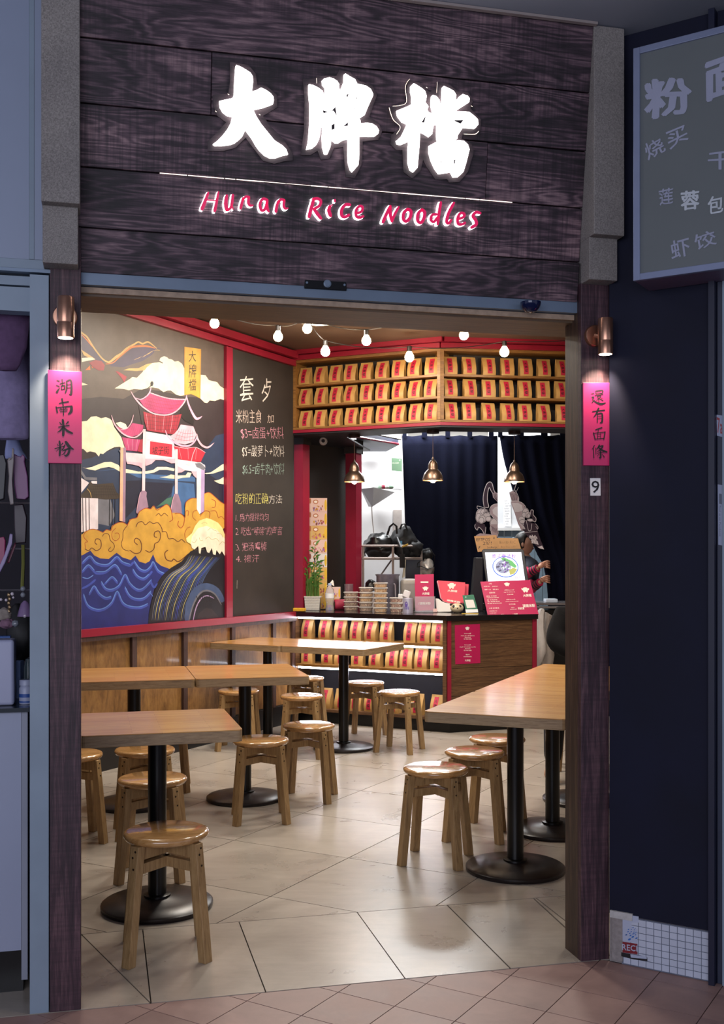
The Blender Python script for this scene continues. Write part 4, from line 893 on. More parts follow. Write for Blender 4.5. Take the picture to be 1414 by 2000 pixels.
for z in zt:
    b = MB(); b.box(0.02, LC-0.03, 0.002, 0.26, z-0.022, z); b.build('shelf_board', M_shelfwood if z > 0.2 else M_ctrwood, parent=ctr, fm=CL.M)
b = MB(); b.box(0.02, LC-0.03, 0.262, 0.272, 0.10, CT-0.043); b.build('back_panel', M_cab, parent=ctr, fm=CL.M)
for a, c in ((0.012, 0.030), (LC-0.036, LC-0.004)): b = MB(); b.box(a, c, -0.004, 0.27, 0.10, CT-0.043); b.build('side_panel', M_ctrwood, parent=ctr, fm=CL.M)
for z in (CT-0.043, 0.700, 0.483):
    b = MB(); b.box(0.045, LC-0.05, 0.012, 0.030, z-0.016, z-0.001); b.build('light_strip', M_led, parent=ctr, fm=CL.M)
    b = MB(); b.box(0.04, LC-0.045, 0.030, 0.034, z-0.014, z-0.001); b.build('strip_lip', M_cab, parent=ctr, fm=CL.M)
# plank front on the right
b = MB(); b.box(0.0, RL, 0.012, 0.03, 0.10, CT-0.043); b.build('front_backing', M_dkwood, parent=ctr, fm=CR.M)
pz = [CT-0.045, CR.pix(960, 1250.5).z, CR.pix(960, 1303).z, CR.pix(960, 1357).z, 0.10]
for i in range(4): b = MB(); b.box(0.038, RL-0.035, 0.0, 0.014, pz[i+1]+0.0015, pz[i]-0.0015); b.build('plank', M_ctrwood, parent=ctr, fm=CR.M, bevel=0.001)
for a, c in ((0.004, 0.036), (RL-0.034, RL)): b = MB(); b.box(a, c, -0.006, 0.012, 0.10, CT-0.043); b.build('red_trim', M_red, parent=ctr, fm=CR.M)
b = MB(); b.box(RL-0.002, RL+0.008, 0.0, 0.6, 0.0, CT-0.043); b.build('end_panel', M_red, parent=ctr, fm=CR.M)
rows = [(0.722, (601, 636, 667, 699, 729, 760, 808, 836, 864), 'top'), (0.505, (601, 642, 668, 702, 738, 771, 800, 830, 862), 'middle'), (0.125, (608, 638, 668, 698, 728, 775, 822, 862), 'bottom')]
for z, cols, row in rows:
    n = len(cols)
    for j, px in enumerate(cols):
        af, al_ = CL.pix(601, 1250).x, CL.pix(864, 1250).x; a = 0.105+(CL.pix(px, 1250).x-af)*(LC-0.215)/(al_-af)
        place_bag(CL, a, 0.085, z, 'red-labelled kraft bag, %s from left, %s lit shelf of the counter' % (ORD[j], row), 'kraft bags on the lit counter shelves', j*2+len(row))
# crest poster taped to the plank front
M_mag = flat('magenta_print', '#b3124f', 0.45, 0, 0.04, 4); M_magl = flat('coral_print', '#d9465a', 0.5, 0, 0.04, 4); M_cream = flat('cream_ink', '#efe3d6', 0.6, 0, 0)
po = fthing('poster', 'magenta poster with white crest taped to the counter front planks', 'poster', CR, 913, 1297, 0.002)
pq = [(888, 1221), (937, 1218.5), (938, 1295), (889, 1297.5)]
b = MB(); b.ppoly(CR, pq, 0.0015, 0, 0.0012); b.build('sheet', M_mag, parent=po, fm=CR.M)
def poster_text(fr, x0, x1, rowsl, par, off=0.0030, mat=None):
    for body, yc, h, wfrac in rowsl:
        b = MB(); xc = (x0+x1)/2; hw = (x1-x0)/2*wfrac; ptext(b, fr, body, (xc-hw, yc-h/2, xc+hw, yc+h/2), off, 0, 0.01); b.build('lettering', mat or M_cream, parent=par, fm=fr.M)
poster_text(CR, 888, 938, [('Eastwood店', 1237, 2.6, .26), ('shop7 181-185 Rowe St', 1241.7, 2.4, .54), ('Eastwood', 1244.4, 2.2, .22), ('02 9804 7688', 1248, 2.4, .3), ('Burwood店', 1259.3, 2.6, .24), ('shop9 127-133 Burwood Rd', 1263.8, 2.4, .62), ('Burwood', 1266.6, 2.2, .2), ('02 9745 0288', 1270.2, 2.4, .3), ('微信号', 1278.4, 2.8, .15), ('chunanricenoodles', 1282.2, 2.2, .32), ('大牌檔', 1289.8, 4.2, .22)], po)
q = CR.pix(912.5, 1228); b = MB(); emblem(b, q.x, q.z, 0.019, -0.0030); b.build('crest', M_cream, parent=po, fm=CR.M)

# ------------------------------------------------------------------ things on the counter
def on_counter(px, py, z=CT): return G(px, py, z)
def rz_of(fr): return math.atan2(fr.x.y, fr.x.x)
# woven planter with lucky bamboo
p = on_counter(611, 1192.5); k = p.y/F
pt = thing('bamboo_planter', 'white woven rectangular planter of lucky bamboo at the counter left end', 'plant', p+Vector((0, .03, 0)), math.radians(-6))
b = MB(); W_, D_, H_ = 30*k/2+.02*0, 0.045, 27*k
b.prism([(-W_*.86, -D_*.9), (W_*.86, -D_*.9), (W_*.86, D_*.9), (-W_*.86, D_*.9)], 0, 0.006); 
for r_ in range(8):
    for s_ in range(-5, 6):
        z = 0.008+r_*(H_-0.012)/8; wv = W_*(0.86+0.14*z/H_); x = s_/5.2*wv; o = 0.0035 if (r_+s_) % 2 else 0.0
        b.box(x-wv/11, x+wv/11, -D_-o, -D_+0.004, z, z+(H_-0.012)/8*0.82)
lin_ = MB(); lin_.box(-W_*.90, W_*.90, -D_+.002, D_, 0.006, H_-.004, T=MW[pt.name]); lin_.build('liner', flat('planter_liner', '#57504a', .8, 0, 0), parent=pt); b.box(-W_-.006, W_+.006, -D_-.006, D_+.006, H_-0.006, H_+.003)
MWv = MB(); 
for v_ in (b,):
    o = None
T = MW[pt.name]
b2 = MB(); b2.add([T @ v for v in b.v], b.f); b2.build('woven_pot', flat('white_weave', '#cfcac2', 0.5, 0, 0.05), parent=pt)
M_stem = flat('bamboo_green', '#48642a', 0.4, 0, 0.25, 40); M_leaf = flat('leaf_green', '#3f6a26', 0.45, 0, 0.3, 30)
b = MB(); rr = random.Random(2)
for i in range(22):
    x = -W_*.8+1.6*W_*i/21; y = rr.uniform(-.025, .025); h = rr.uniform(.06, .11)*1.6; b.tube([T @ Vector((x, y, H_)), T @ Vector((x+rr.uniform(-.004, .004), y, H_+h))], .0042, 6)
stb = b.build('short_stem', M_stem, parent=pt); stb['kind'] = 'stuff'
tips = [(-.045, .0, .30), (-.02, .01, .22), (.012, 0, .44), (.03, .01, .30), (.05, -.01, .18), (-.06, .0, .14)]
for x, y, h in tips:
    b = MB(); b.tube([T @ Vector((x*.9, y, H_)), T @ Vector((x, y, H_+h*.5)), T @ Vector((x*1.06, y, H_+h))], [.0048, .004, .002], 6); st_ = b.build('stem', M_stem, parent=pt)
    for j in range(12):
        t = 0.35+0.65*j/11; a = rr.uniform(0, PH); L_ = rr.uniform(.06, .11)*(1.1 if h > .25 else .85); c = Vector((x*(1+.06*t), y, H_+h*t)); e = c+Vector((math.cos(a)*L_*.75, math.sin(a)*L_*.4, L_*(.55 if j < 11 else 1.0)-.02)); m = (c+e)/2+Vector((0, 0, .012))
        s_ = (e-c).cross(Vector((0, 1, .3))).normalized()*.0095
        b = MB(); b.add([T @ q_ for q_ in (c, m+s_, e, m-s_)], [(0, 1, 2), (0, 2, 3)]); b.build('leaf', M_leaf, parent=st_)
# water bottle
p = on_counter(644, 1192.5); k = p.y/F
M_pet = flat('clear_plastic', '#e6ecf2', 0.12, 0, 0, trans=0.75, ior=1.2, alpha=0.75)
bt = thing('water_bottle', 'clear plastic water bottle with pale cap beside the bamboo planter', 'bottle', p)
r_ = 8.6*k; h = 53*k
b = MB(); b.lathe([(r_*.9, 0), (r_, .006), (r_*.95, h*.12), (r_*.82, h*.25), (r_, h*.36), (r_, h*.5), (r_*1.0, h*.66), (r_*.8, h*.8), (r_*.4, h*.9), (r_*.36, h*.93)], 20, c=p); b.build('body', M_pet, parent=bt, smooth=True)
b = MB(); b.lathe([(r_*.42, h*.925), (r_*.42, h), (r_*.3, h+.001)], 16, c=p); b.build('cap', flat('pale_blue_cap', '#aebfe0', 0.4, 0, 0), parent=bt)
b = MB(); b.lathe([(r_*1.02, h*.46), (r_*1.02, h*.64)], 20, c=p, cap=False); b.build('label', M_paperw, parent=bt)
# red cylinder speaker lying down
p = on_counter(662, 1191.5); k = p.y/F; r_ = 10.5*k
sp = thing('speaker', 'red cylindrical portable speaker lying between bottle and takeaway tubs', 'speaker', p+Vector((0, .03, 0)))
T = Matrix.Translation(p+Vector((-.045, .0, r_))) @ Matrix.Rotation(math.radians(18), 4, 'Z') @ Matrix.Rotation(math.pi/2, 4, 'Y')
b = MB(); b.lathe([(r_*.8, 0.0), (r_, .012), (r_, .15), (r_*.8, .165)], 24, T=T); b.build('body', flat('red_mesh', '#a0203e', 0.6, 0, 0.15, 80, 0.2), parent=sp, smooth=True)
b = MB(); b.lathe([(r_*.78, -.003), (r_*.72, -.001), (0.005, .004)], 24, T=T); b.build('end_cone', flat('grey_cone', '#38343a', 0.4, 0, 0.1), parent=sp, smooth=True)
# yellow sponge on the rail end
p = G(581, 1196, 0.957); T = Matrix.Translation((p.x+.005, 9.22, 0.957)) @ Matrix.Rotation(math.radians(-20), 4, 'Z')
p = Vector(((581-CX)/F*9.36, 9.36, 0.957)); T = Matrix.Translation(p) @ Matrix.Rotation(math.radians(-20), 4, 'Z')
b = MB(); b.box(-.07, .07, -.03, .03, 0, .028, T=T); tag(b.build('sponge', flat('yellow_sponge', '#d8a52a', 0.9, 0, 0.15, 90, .4), bevel=.005, fm=None), 'flat yellow cleaning sponge at the far left end of the counter', 'sponge')
# takeaway tubs in four stacks
M_tub = flat('tub_plastic', '#cdbfb2', 0.25, 0, 0.05, alpha=0.28); M_lid = flat('tub_lid', '#d8d0c8', 0.3, 0, 0.04, alpha=0.62)
def food(name, a, c):
    t = NT(name); v = t.coords((1, 1, 1)); f = t.noise(v, 90, 4, .7); t.l(t.ramp(f, [(.35, a), (.5, c), (.65, '#d9c9a8')]), t.b.inputs['Base Color']); t.bump(f, .6, .004); t.b.inputs['Roughness'].default_value = .4; return t.m
FD = [food('food_dark', '#5a3020', '#8a5a38'), food('food_gold', '#9a6420', '#c08a3a'), food('food_red', '#5e2416', '#8e3c24')]
def tub(loc, w, h, fd, label, group):
    t = thing('takeaway_tub', label, 'food tub', loc, random.uniform(-.06, .06), group); T = MW[t.name]
    def rr_(a, d, z): return [(x, y, z) for x, y in ((-a+.012, -d), (a-.012, -d), (a, -d+.012), (a, d-.012), (a-.012, d), (-a+.012, d), (-a, d-.012), (-a, -d+.012))]
    def loft(L): 
        V = []; Fc = []
        for ring in L: V += [T @ Vector(q) for q in ring]
        for i in range(len(L)-1):
            for j in range(8): Fc.append((i*8+j, i*8+(j+1) % 8, (i+1)*8+(j+1) % 8, (i+1)*8+j))
        Fc.append(tuple(range(8))[::-1]); Fc.append(tuple(len(V)-8+j for j in range(8))); m = MB(); m.add(V, Fc); return m
    d = w*.72
    loft([rr_(w*.80, d*.8, 0), rr_(w*.84, d*.84, .002), rr_(w*.93, d*.93, h*.82)]).build('tub', M_tub, parent=t)
    loft([rr_(w*.77, d*.77, .003), rr_(w*.88, d*.88, h*.66)]).build('food', FD[fd], parent=t)
    loft([rr_(w, d, h*.82), rr_(w, d, h*.90), rr_(w*.9, d*.9, h*.995)]).build('lid', M_lid, parent=t)
for sidx, (px, py, n, wpx, tops, fds) in enumerate(((686, 1193, 4, 30, 1154, (0, 0, 0, 0)), (715, 1194.5, 5, 29, 1145, (0, 0, 1, 1, 0)), (743.5, 1196, 6, 29, 1136, (1, 1, 1, 1, 1, 1)), (774.5, 1196.5, 3, 27, 1165, (2, 2, 2)))):
    p = on_counter(px, py); k = p.y/F; hh = (py-tops-2)*k/n
    for i in range(n):
        where = 'bottom' if i == 0 else ('top' if i == n-1 else '%s from bottom' % ORD[i])
        tub(p+Vector((random.uniform(-.002, .002), wpx*k*.36, i*hh)), wpx*k/2, hh, fds[i], 'clear takeaway tub, %s of the %s stack on the counter' % (where, ['four-high left', 'five-high', 'six-high', 'three-high right'][sidx]), 'takeaway tubs stacked on the counter')
# clear cup stack
p = on_counter(681, 1189); b = MB(); k = p.y/F
for i in range(9): b.lathe([(8.0*k, .11+i*.013), (9.2*k, .122+i*.013), (8.8*k, .123+i*.013)], 16, c=p, cap=False)
b.lathe([(6.5*k, 0), (8.4*k, .12)], 16, c=p, cap=False)
tag(b.build('cup_stack', flat('smoky_clear_cup', '#8a8288', 0.2, 0, 0, alpha=0.38), smooth=True), 'nested stack of smoky clear cups behind the takeaway tubs', 'cups')
# printed boxes: tall stack and the pair with a tissue
def printed_box(c, rz, w, d, h, col, label, group, seed):
    t = thing('printed_box', label, 'box', c, rz, group); T = MW[t.name]; b = MB(); b.box(-w/2, w/2, -d/2, d/2, 0, h-.001, T=T); b.build('carton', flat('carton_'+col, {'p': '#d9b8ae', 'y': '#cfa860', 'w': '#d8d2d2'}[col], .6, 0, .05), parent=t)
    r_ = random.Random(seed); cols = ['#b06a40', '#c05a8a', '#c89a2a', '#8a4a3a', '#8068a8', '#d8b020']
    def blob(x, z, rx, rz_, c, y):
        b.add([T @ Vector((x+rx*math.cos(PH*i/10), -d/2-y, z+rz_*math.sin(PH*i/10))) for i in range(10)], [tuple(range(10))], c)
    b = MB()
    blob(w*.42, h*.48, w*.07, h*.42, 5, .001); blob(-w*.12, h*.72, w*.15, h*.16, 0, .001); blob(-w*.12, h*.72, w*.10, h*.09, 6, .0014); blob(-w*.42, h*.78, w*.06, h*.2, 0 if col != 'w' else 3, .001)
    for i in range(16): blob(r_.uniform(-w*.3, w*.35), r_.uniform(h*.08, h*.42), r_.uniform(.003, .009), r_.uniform(.005, .014), r_.choice([0, 1, 2, 3, 4, 3]), .0012+i*.00005)
    b.box(-w*.335, -w*.325, -d/2-.0015, -d/2-.001, 0, h-.002, 6, T)
    b.build('print', [flat('carton_ink%d' % i, c, .6, 0, 0) for i, c in enumerate(cols)]+[flat('carton_ink6', '#e8dcd0', .6, 0, 0)], parent=t)
seq = [(1150, 1131, 'y'), (1131, 1108, 'y'), (1108, 1082, 'y'), (1082, 1060, 'w'), (1060, 1038, 'p'), (1038, 1016.5, 'y'), (1016.5, 994.5, 'p'), (994.5, 972.5, 'p')]
Yb = 9.86; z = CT; kb = Yb/F; zsz = (H+(HY-972.5)*kb-CT)/8
cols8 = ['y', 'y', 'y', 'w', 'p', 'y', 'p', 'p']
for i in range(8): printed_box(Vector(((620-CX)*kb, Yb+.06, CT+i*zsz)), math.radians(4), 36*kb, .11, zsz, cols8[i], 'colourful printed carton, %s from the bottom of the tall stack' % ORD[i], 'printed cartons in the tall stack', i)
p = on_counter(652, 1191, CT); Yc = 9.72; kc = Yc/F
printed_box(Vector(((651-CX)*kc, Yc, CT)), 0, 24*kc, .10, 22*kc+.0, 'y', 'lower yellow printed carton beside the tall carton stack', 'printed tissue cartons', 31)
printed_box(Vector(((652-CX)*kc, Yc, CT+22*kc)), 0, 26*kc, .10, 22*kc, 'p', 'pink printed tissue carton on top of the yellow one', 'printed tissue cartons', 32)
T = Matrix.Translation(((645-CX)*kc, Yc, CT+44*kc)); b = MB(); b.add([T @ Vector(v) for v in ((-.045, -.01, .0), (.0, -.02, .03), (.035, 0, .008), (.02, .02, .065), (-.01, .01, .03), (.03, 0, .05), (-.03, .02, .012))], [(0, 1, 4), (1, 2, 5), (1, 5, 3), (4, 3, 1), (0, 4, 6), (4, 5, 3), (0, 6, 4)]); o = b.build('tissue', flat('tissue_white', '#e9e2da', .8, 0, 0)); tag(o, 'white tissue sticking up out of the pink carton', 'tissue')
# steel pot, grey canister, tin, scoop
Y = 9.62; k = Y/F; b = MB(); c = Vector(((757-CX)*k, Y, CT)); pot = thing('steel_pot', 'tall brushed steel pot with handle behind the takeaway tubs', 'pot', c)
b.lathe([(21*k, 0), (22*k, .01), (22*k, 66*k), (24*k, 68.5*k), (24*k, 70*k), (22*k, 70*k), (21.5*k, .02)], 32, c=c); b.build('pot_body', flat('brushed_steel', '#8d8896', .38, .75, .12, 30), parent=pot, smooth=True)
b = MB(); b.tube([c+Vector((12*k, -20*k, 52*k)), c+Vector((14*k, -26*k, 50*k)), c+Vector((15*k, -27*k, 24*k)), c+Vector((12*k, -20*k, 20*k))], .006, 8); b.build('handle', flat('pot_handle', '#b8b4bc', .3, .7, 0), parent=pot, smooth=True)
Y = 9.5; k = Y/F; b = MB(); b.box((783-CX)*k, (818-CX)*k, Y, Y+.25, CT, CT+62*k); tag(b.build('canister', flat('grey_canister', '#8a857e', .45, .2, .12, 12), bevel=.04, segs=4, smooth=False), 'rounded grey appliance cover behind the magenta leaflet stand', 'appliance')
p = on_counter(797, 1197.5); k = p.y/F; tn = thing('tin', 'pale tin with purple octopus print beside the leaflet stand', 'tin', p+Vector((0, .04, 0)))
b = MB(); b.lathe([(10*k, 0), (10*k, 28*k), (9.6*k, 29*k)], 24, c=p+Vector((0, .045, 0))); b.build('tin_body', flat('pale_tin', '#a8a4b4', .35, .3, .08), parent=tn, smooth=True)
b = MB(); cc = p+Vector((0, .045, 0))
def onc(a, z, r): return cc+Vector((math.sin(a)*r, -math.cos(a)*r, z))
rt = 10.2*k
for a0, z0, ra, rzz in ((-.35, 17*k, .30, 5.5*k),): b.add([onc(a0+ra*math.cos(PH*i/12), z0+rzz*math.sin(PH*i/12), rt) for i in range(12)], [tuple(range(12))])
for i in range(6):
    a = -.75+i*.16; b.add([onc(a, 13*k, rt), onc(a+.07, 13*k, rt), onc(a+.12-.05*(i % 2), 7*k, rt), onc(a+.05-.08*(i % 2), 7*k, rt)], [(0, 1, 2, 3)])
b.build('octopus_print', flat('purple_ink', '#5f4a98', .5, 0, 0), parent=tn)
Y = 9.55; k = Y/F; T = Matrix.Translation(((781-CX)*k, Y-.13, CT)); b = MB(); b.box(-.02, .02, -.006, .006, .0, .15, T=T); b.box(-.03, .03, -.02, .02, .13, .19, T=T @ Matrix.Rotation(math.radians(20), 4, 'Y')); tag(b.build('scoop', flat('white_scoop', '#e0dcdc', .4, 0, 0), bevel=.004), 'white plastic scoop standing behind the three-high tub stack', 'scoop')
# leaflet stand with magenta leaflets
def leaf_plane(px, py, tilt=8, rz=0):
    p = on_counter(px, py); R = Matrix.Rotation(math.radians(rz), 3, 'Z'); x = R @ Vector((1, 0, 0)); zv = R @ Vector((0, math.sin(math.radians(tilt)), math.cos(math.radians(tilt)))); return p, FR(p, x, zv)
p, LF = leaf_plane(829, 1196, 8, -6)
ls = thing('leaflet_stand', 'clear acrylic stand holding tall magenta restaurant leaflets', 'leaflets', M=LF.M)
def sheet(fr, quad, off, th, mat, par, name): b = MB(); b.ppoly(fr, quad, off, 0, th); return b.build(name, mat, parent=par, fm=fr.M)
M_acr = flat('acrylic_clear', '#d0ccd4', .1, 0, 0, alpha=.25)
sheet(LF, [(810, 1122), (847, 1121), (848, 1191), (811, 1192)], -.010, .003, M_mag, ls, 'back_leaflet')
sheet(LF, [(810, 1140), (847, 1140), (848, 1192), (812, 1193)], 0, .003, M_mag, ls, 'front_leaflet')
sheet(LF, [(810, 1165), (850, 1165), (850, 1197), (811, 1198)], .006, .002, M_acr, ls, 'acrylic_front')
b = MB(); q = LF.pix(829, 1137); emblem(b, q.x, q.z-.004, .03, .0065)
b = MB(); q = LF.pix(831, 1150.5); emblem(b, q.x, q.z, .025, -.0042); q = LF.pix(829, 1137.5); b.box(q.x-.033, q.x+.033, .0058, .0062, q.z-.004, q.z+.009); b.build('crest', M_cream, parent=ls, fm=LF.M)
b = MB(); ptext(b, LF, '大牌檔', (824.5, 1157, 838.5, 1162), .0042, 0, .02); ptext(b, LF, '湖南米粉', (820, 1176, 841, 1181), .0042, 0, .03); ptext(b, LF, '丿', (816, 1176, 819, 1181), .0042); o = b.build('lettering', M_cream, parent=ls, fm=LF.M)
b = MB(); b.box(.075, .11, -.03, -.024, .0, .03); b.build('card', flat('card_pink', '#d8b0a8', .5, 0, .1), parent=ls, fm=LF.M)
b = MB(); b.box(-.09, .11, -.06, .04, -.0, .006); b.build('acrylic_base', M_acr, parent=ls, fm=LF.M)
# white menu holder with coral menus
p, MF = leaf_plane(868, 1195.5, 10, -14)
mh = thing('menu_holder', 'white curved holder full of coral menus beside the panda', 'menus', M=MF.M)
b = MB(); b.add([MF.pix(x, y, .035) for x, y in ((852, 1171), (857, 1170), (862, 1174), (870, 1178), (882, 1180), (885, 1195), (856, 1196))], [tuple(range(7))]); 
hp = [(852, 1170), (858, 1170.5), (863, 1175), (871, 1178.5), (882, 1180), (885, 1193), (882, 1196), (857, 1196.5), (854, 1194)]
b = MB(); b.ppoly(MF, hp, -.055, 0, .095); b.build('holder', M_white, parent=mh, fm=MF.M, bevel=.004)
for i, (dx, dy, m_) in enumerate(((6, 2, M_magl), (-3, 1, M_mag), (-1.5, .5, M_paperw), (0, 0, M_magl))):
    sheet(MF, [(855+dx, 1134+dy), (909+dx*.9, 1138+dy), (907+dx*.9, 1178), (884+dx, 1179), (869+dx, 1176), (862+dx, 1168)], -.03+i*.014, .002, m_, mh, 'menu')
b = MB(); q = MF.pix(882.5, 1146); emblem(b, q.x, q.z, .036, -.0155); b.build('crest', M_cream, parent=mh, fm=MF.M)
b = MB(); ptext(b, MF, '大牌檔', [(875, 1151.5), (893.5, 1153.5), (893, 1157.5), (874.5, 1156)], .0155, 0, .03); ptext(b, MF, '湖南米粉', [(873.5, 1171), (900, 1175), (899, 1179), (873, 1174)], .0155, 0, .04); b.build('lettering', M_cream, parent=mh, fm=MF.M)
# panda figurine
p = on_counter(893.5, 1197.5); k = p.y/F; pd = thing('panda_figurine', 'small cream panda head figurine in front of the white menu holder', 'figurine', p+Vector((0, .05, 0))); c = p+Vector((0, .05, 0))
b = MB(); b.ball(c+Vector((0, 0, 9.5*k)), (13.2*k, 11*k, 9.5*k), 24, 14); b.build('head', flat('cream_ceramic', '#cbb898', .25, 0, .05, coat=.4), parent=pd, smooth=True)
for s_ in (-1, 1):
    b = MB(); b.ball(c+Vector((s_*11.5*k, 1*k, 16*k)), (2.6*k, 1.6*k, 2.6*k), 12, 8); b.build('ear', M_ink, parent=pd, smooth=True)
    b = MB(); b.ball(c+Vector((s_*6.2*k-1*k, -8.3*k, 13.0*k)), (2.5*k, 1.9*k, 3.0*k), 12, 8); ey = b.build('eye_patch', M_ink, parent=pd, smooth=True)
    b = MB(); b.ball(c+Vector((s_*6.0*k-1*k, -10.2*k, 13.4*k)), .5*k, 8, 6); b.build('eye', M_paperw, parent=ey)
b = MB(); b.ball(c+Vector((0, -10.8*k, 9.4*k)), (1.4*k, .9*k, 1.1*k), 10, 6); b.build('nose', M_ink, parent=pd, smooth=True)
# green card on a stand (its code is left out)
p, QF = leaf_plane(919, 1197, 14, -6); gc = thing('payment_card', 'green payment card standing on the counter right of the panda', 'card', M=QF.M)
sheet(QF, [(903, 1163), (925, 1161.5), (933, 1190), (909, 1190.5)], 0, .004, flat('green_card', '#1f6a4c', .4, 0, .05), gc, 'card'); sheet(QF, [(909, 1190.6), (933, 1190.1), (934, 1196), (910, 1197)], 0, .004, M_paperw, gc, 'card_foot')
sheet(QF, [(908, 1172), (924.5, 1171.5), (929, 1187), (912, 1188)], .0042, .0004, flat('card_window', '#ddd8d2', .5, 0, .02), gc, 'window')
b = MB(); q = QF.pix(909.5, 1166.5); b.lathe([(.007, 0), (.007, .001)], 12, T=Matrix.Translation((q.x, -.0045, q.z)) @ Matrix.Rotation(math.pi/2, 4, 'X')); b.build('logo', flat('mint_ink', '#7fb89c', .5, 0, 0), parent=gc, fm=QF.M)
b = MB(); p = on_counter(918, 1199.0); T = Matrix.Translation(p) @ Matrix.Rotation(math.radians(-5), 4, 'Z'); b.box(-.07, .07, .0, .025, 0, .004, T=T); tag(b.build('ruler', flat('yellow_strip', '#c9a62a', .5, 0, 0)), 'thin yellow strip lying on the counter under the green card', 'strip')
# monitor
Mz = CT; mon = thing('monitor', 'black display screen showing a bowl of rice noodles on the counter', 'monitor', M=Matrix.Translation((((988-CX)/F*9.45), 9.5, CT)))
mp = Vector(((988-CX)/F*9.40, 9.40, 1.16)); MF2 = FR(mp, ang(-4), (0, math.sin(math.radians(12)), math.cos(math.radians(12))))
b = MB(); b.ppoly(MF2, [(941, 1075), (945, 1072.5), (1018, 1072), (1023, 1075), (1033, 1139), (950, 1141)], -.03, 0, .036); b.build('bezel', flat('black_plastic', '#18161a', .35, 0, 0), parent=mon, fm=MF2.M, bevel=.004)
b = MB(); sq = [(947.2, 1079.2), (1017.8, 1078.6), (1025.5, 1135.5), (953.5, 1137)]; b.ppoly(MF2, sq, .0066)
def screenm(n, c, e=1.0): return flat('screen_'+n, c, .3, 0, 0, emis=e, ecol=c)
b.build('screen', screenm('white', '#dfe4fb', 1.15), parent=mon, fm=MF2.M)
def oval(cx, cy, rx, ry, n=28, sh=0.0): return [(cx+rx*math.cos(PH*i/n)+sh*math.sin(PH*i/n), cy+ry*math.sin(PH*i/n)) for i in range(n)]
b = MB(); SM = [screenm('blue', '#3f5fd0'), screenm('dish', '#d4dde8'), screenm('green', '#4f9a58', .8), screenm('dark', '#3c3b58', .6), screenm('mid', '#7d83a0', .8), screenm('olive', '#9a9a50', .8), screenm('purple', '#7a4aa0', .9)]
b.ppoly(MF2, oval(987, 1107.5, 25.5, 20.8, sh=1.5), .0070, 0); b.ppoly(MF2, oval(987, 1107.3, 23.6, 19.0, sh=1.5), .0073, 1); b.ppoly(MF2, oval(983, 1107, 15, 13), .00735, 4)
b.ppoly(MF2, [(978, 1090), (984, 1089), (1000, 1096), (1009, 1106), (1006, 1110), (995, 1104), (984, 1099)], .0075, 2)
for i in range(5): b.pstroke(MF2, [(983+i*2, 1091+i), (994+i*2.2, 1097+i*1.2), (1005+i*.8, 1106)], 0.9, .0073, 1 if i % 2 else 2)
b.ppoly(MF2, [(994, 1114), (1002, 1109), (1010, 1112), (1004, 1121), (996, 1123)], .0076, 5)
rr = random.Random(8)
for i in range(60):
    a = rr.uniform(0, PH); d = rr.uniform(0, 1)**.6; b.ppoly(MF2, oval(983+d*13*math.cos(a), 1106+d*12*math.sin(a), rr.uniform(1, 2.6), rr.uniform(.8, 2), 7), .0077+i*.000004, rr.choice([3, 3, 4, 1, 6]))
b.build('noodle_bowl_picture', SM, parent=mon, fm=MF2.M)
b = MB()
for i, ch in enumerate('筒子骨汤粉'): ptext(b, MF2, ch, (961+i*9.6, 1083-i*.1, 968.5+i*9.6, 1090.5), .0083, 0, .02, .05, i)
ptext(b, MF2, '$12', (1006, 1126, 1015, 1131.5), .0083, 0, 0, .05); ptext(b, MF2, '元', (1018, 1127, 1023, 1132.5), .0083, 0, 0, .05)
b.build('lettering', SM[6:], parent=mon, fm=MF2.M)
b = MB(); b.box(-.05, .05, -.0, .06, 0, .25); b.box(-.10, .10, -.05, .10, 0, .012); b.build('stand', flat('black_plastic', '#18161a', .35, 0, 0), parent=mon, fm=Matrix.Translation(mp-Vector((0, -.06, mp.z-CT))))
# dark till beside the monitor
Y = 9.42; k = Y/F; b = MB(); b.prism([((921-CX)*k, CT), ((944-CX)*k, CT), ((944-CX)*k, CT+105*k), ((930-CX)*k, CT+105*k), ((926-CX)*k, CT+60*k)], Y+.02, Y+.22, axis='y'); tag(b.build('till', flat('black_plastic', '#18161a', .35, 0, 0), bevel=.005), 'black till body left of the display screen', 'till')
# cardboard notices
M_card = flat('brown_cardboard', '#b38b60', .8, 0, .08, 12)
cf_ = FR((((966-CX)/F*9.56), 9.56, 1.25), ang(-3), (0, .12, 1))
for nm, quad, lab, wr in (('notice', [(926, 1047.5), (969, 1045), (976, 1074), (933, 1078)], 'left brown cardboard notice reading EFTPOS above the screen', [('EFTPOS', (930.5, 1051, 957, 1057)), ('2%!!', (943, 1058, 960, 1064)), ('¥', (963, 1049, 966.5, 1053)), ('Surcharge', (951, 1067, 971, 1072)), ('?', (934, 1067, 938, 1073))]),
                            ('notice', [(970, 1050.5), (1011.5, 1051.5), (1018, 1073), (975, 1074)], 'right brown cardboard notice with faint writing above the screen', [('Bomb RIC', (976, 1056, 1007, 1062)), ('Free Rice refill', (979, 1066, 1006, 1070))])):
    t = fthing(nm, lab, 'sign', cf_, (quad[0][0]+quad[1][0])/2, 1074); b = MB(); o_ = 0 if quad[0][0] < 950 else -.004; b.ppoly(cf_, quad, o_, 0, .003); b.build('card', M_card, parent=t, fm=cf_.M)
    for body, bx in wr: b = MB(); ptext(b, cf_, body, bx, o_+.0036, 0, -.005 if o_ == 0 else -.02, .06); b.build('lettering', M_ink if o_ == 0 else flat('faint_marker', '#7a5f44', .8, 0, 0), parent=t, fm=cf_.M)
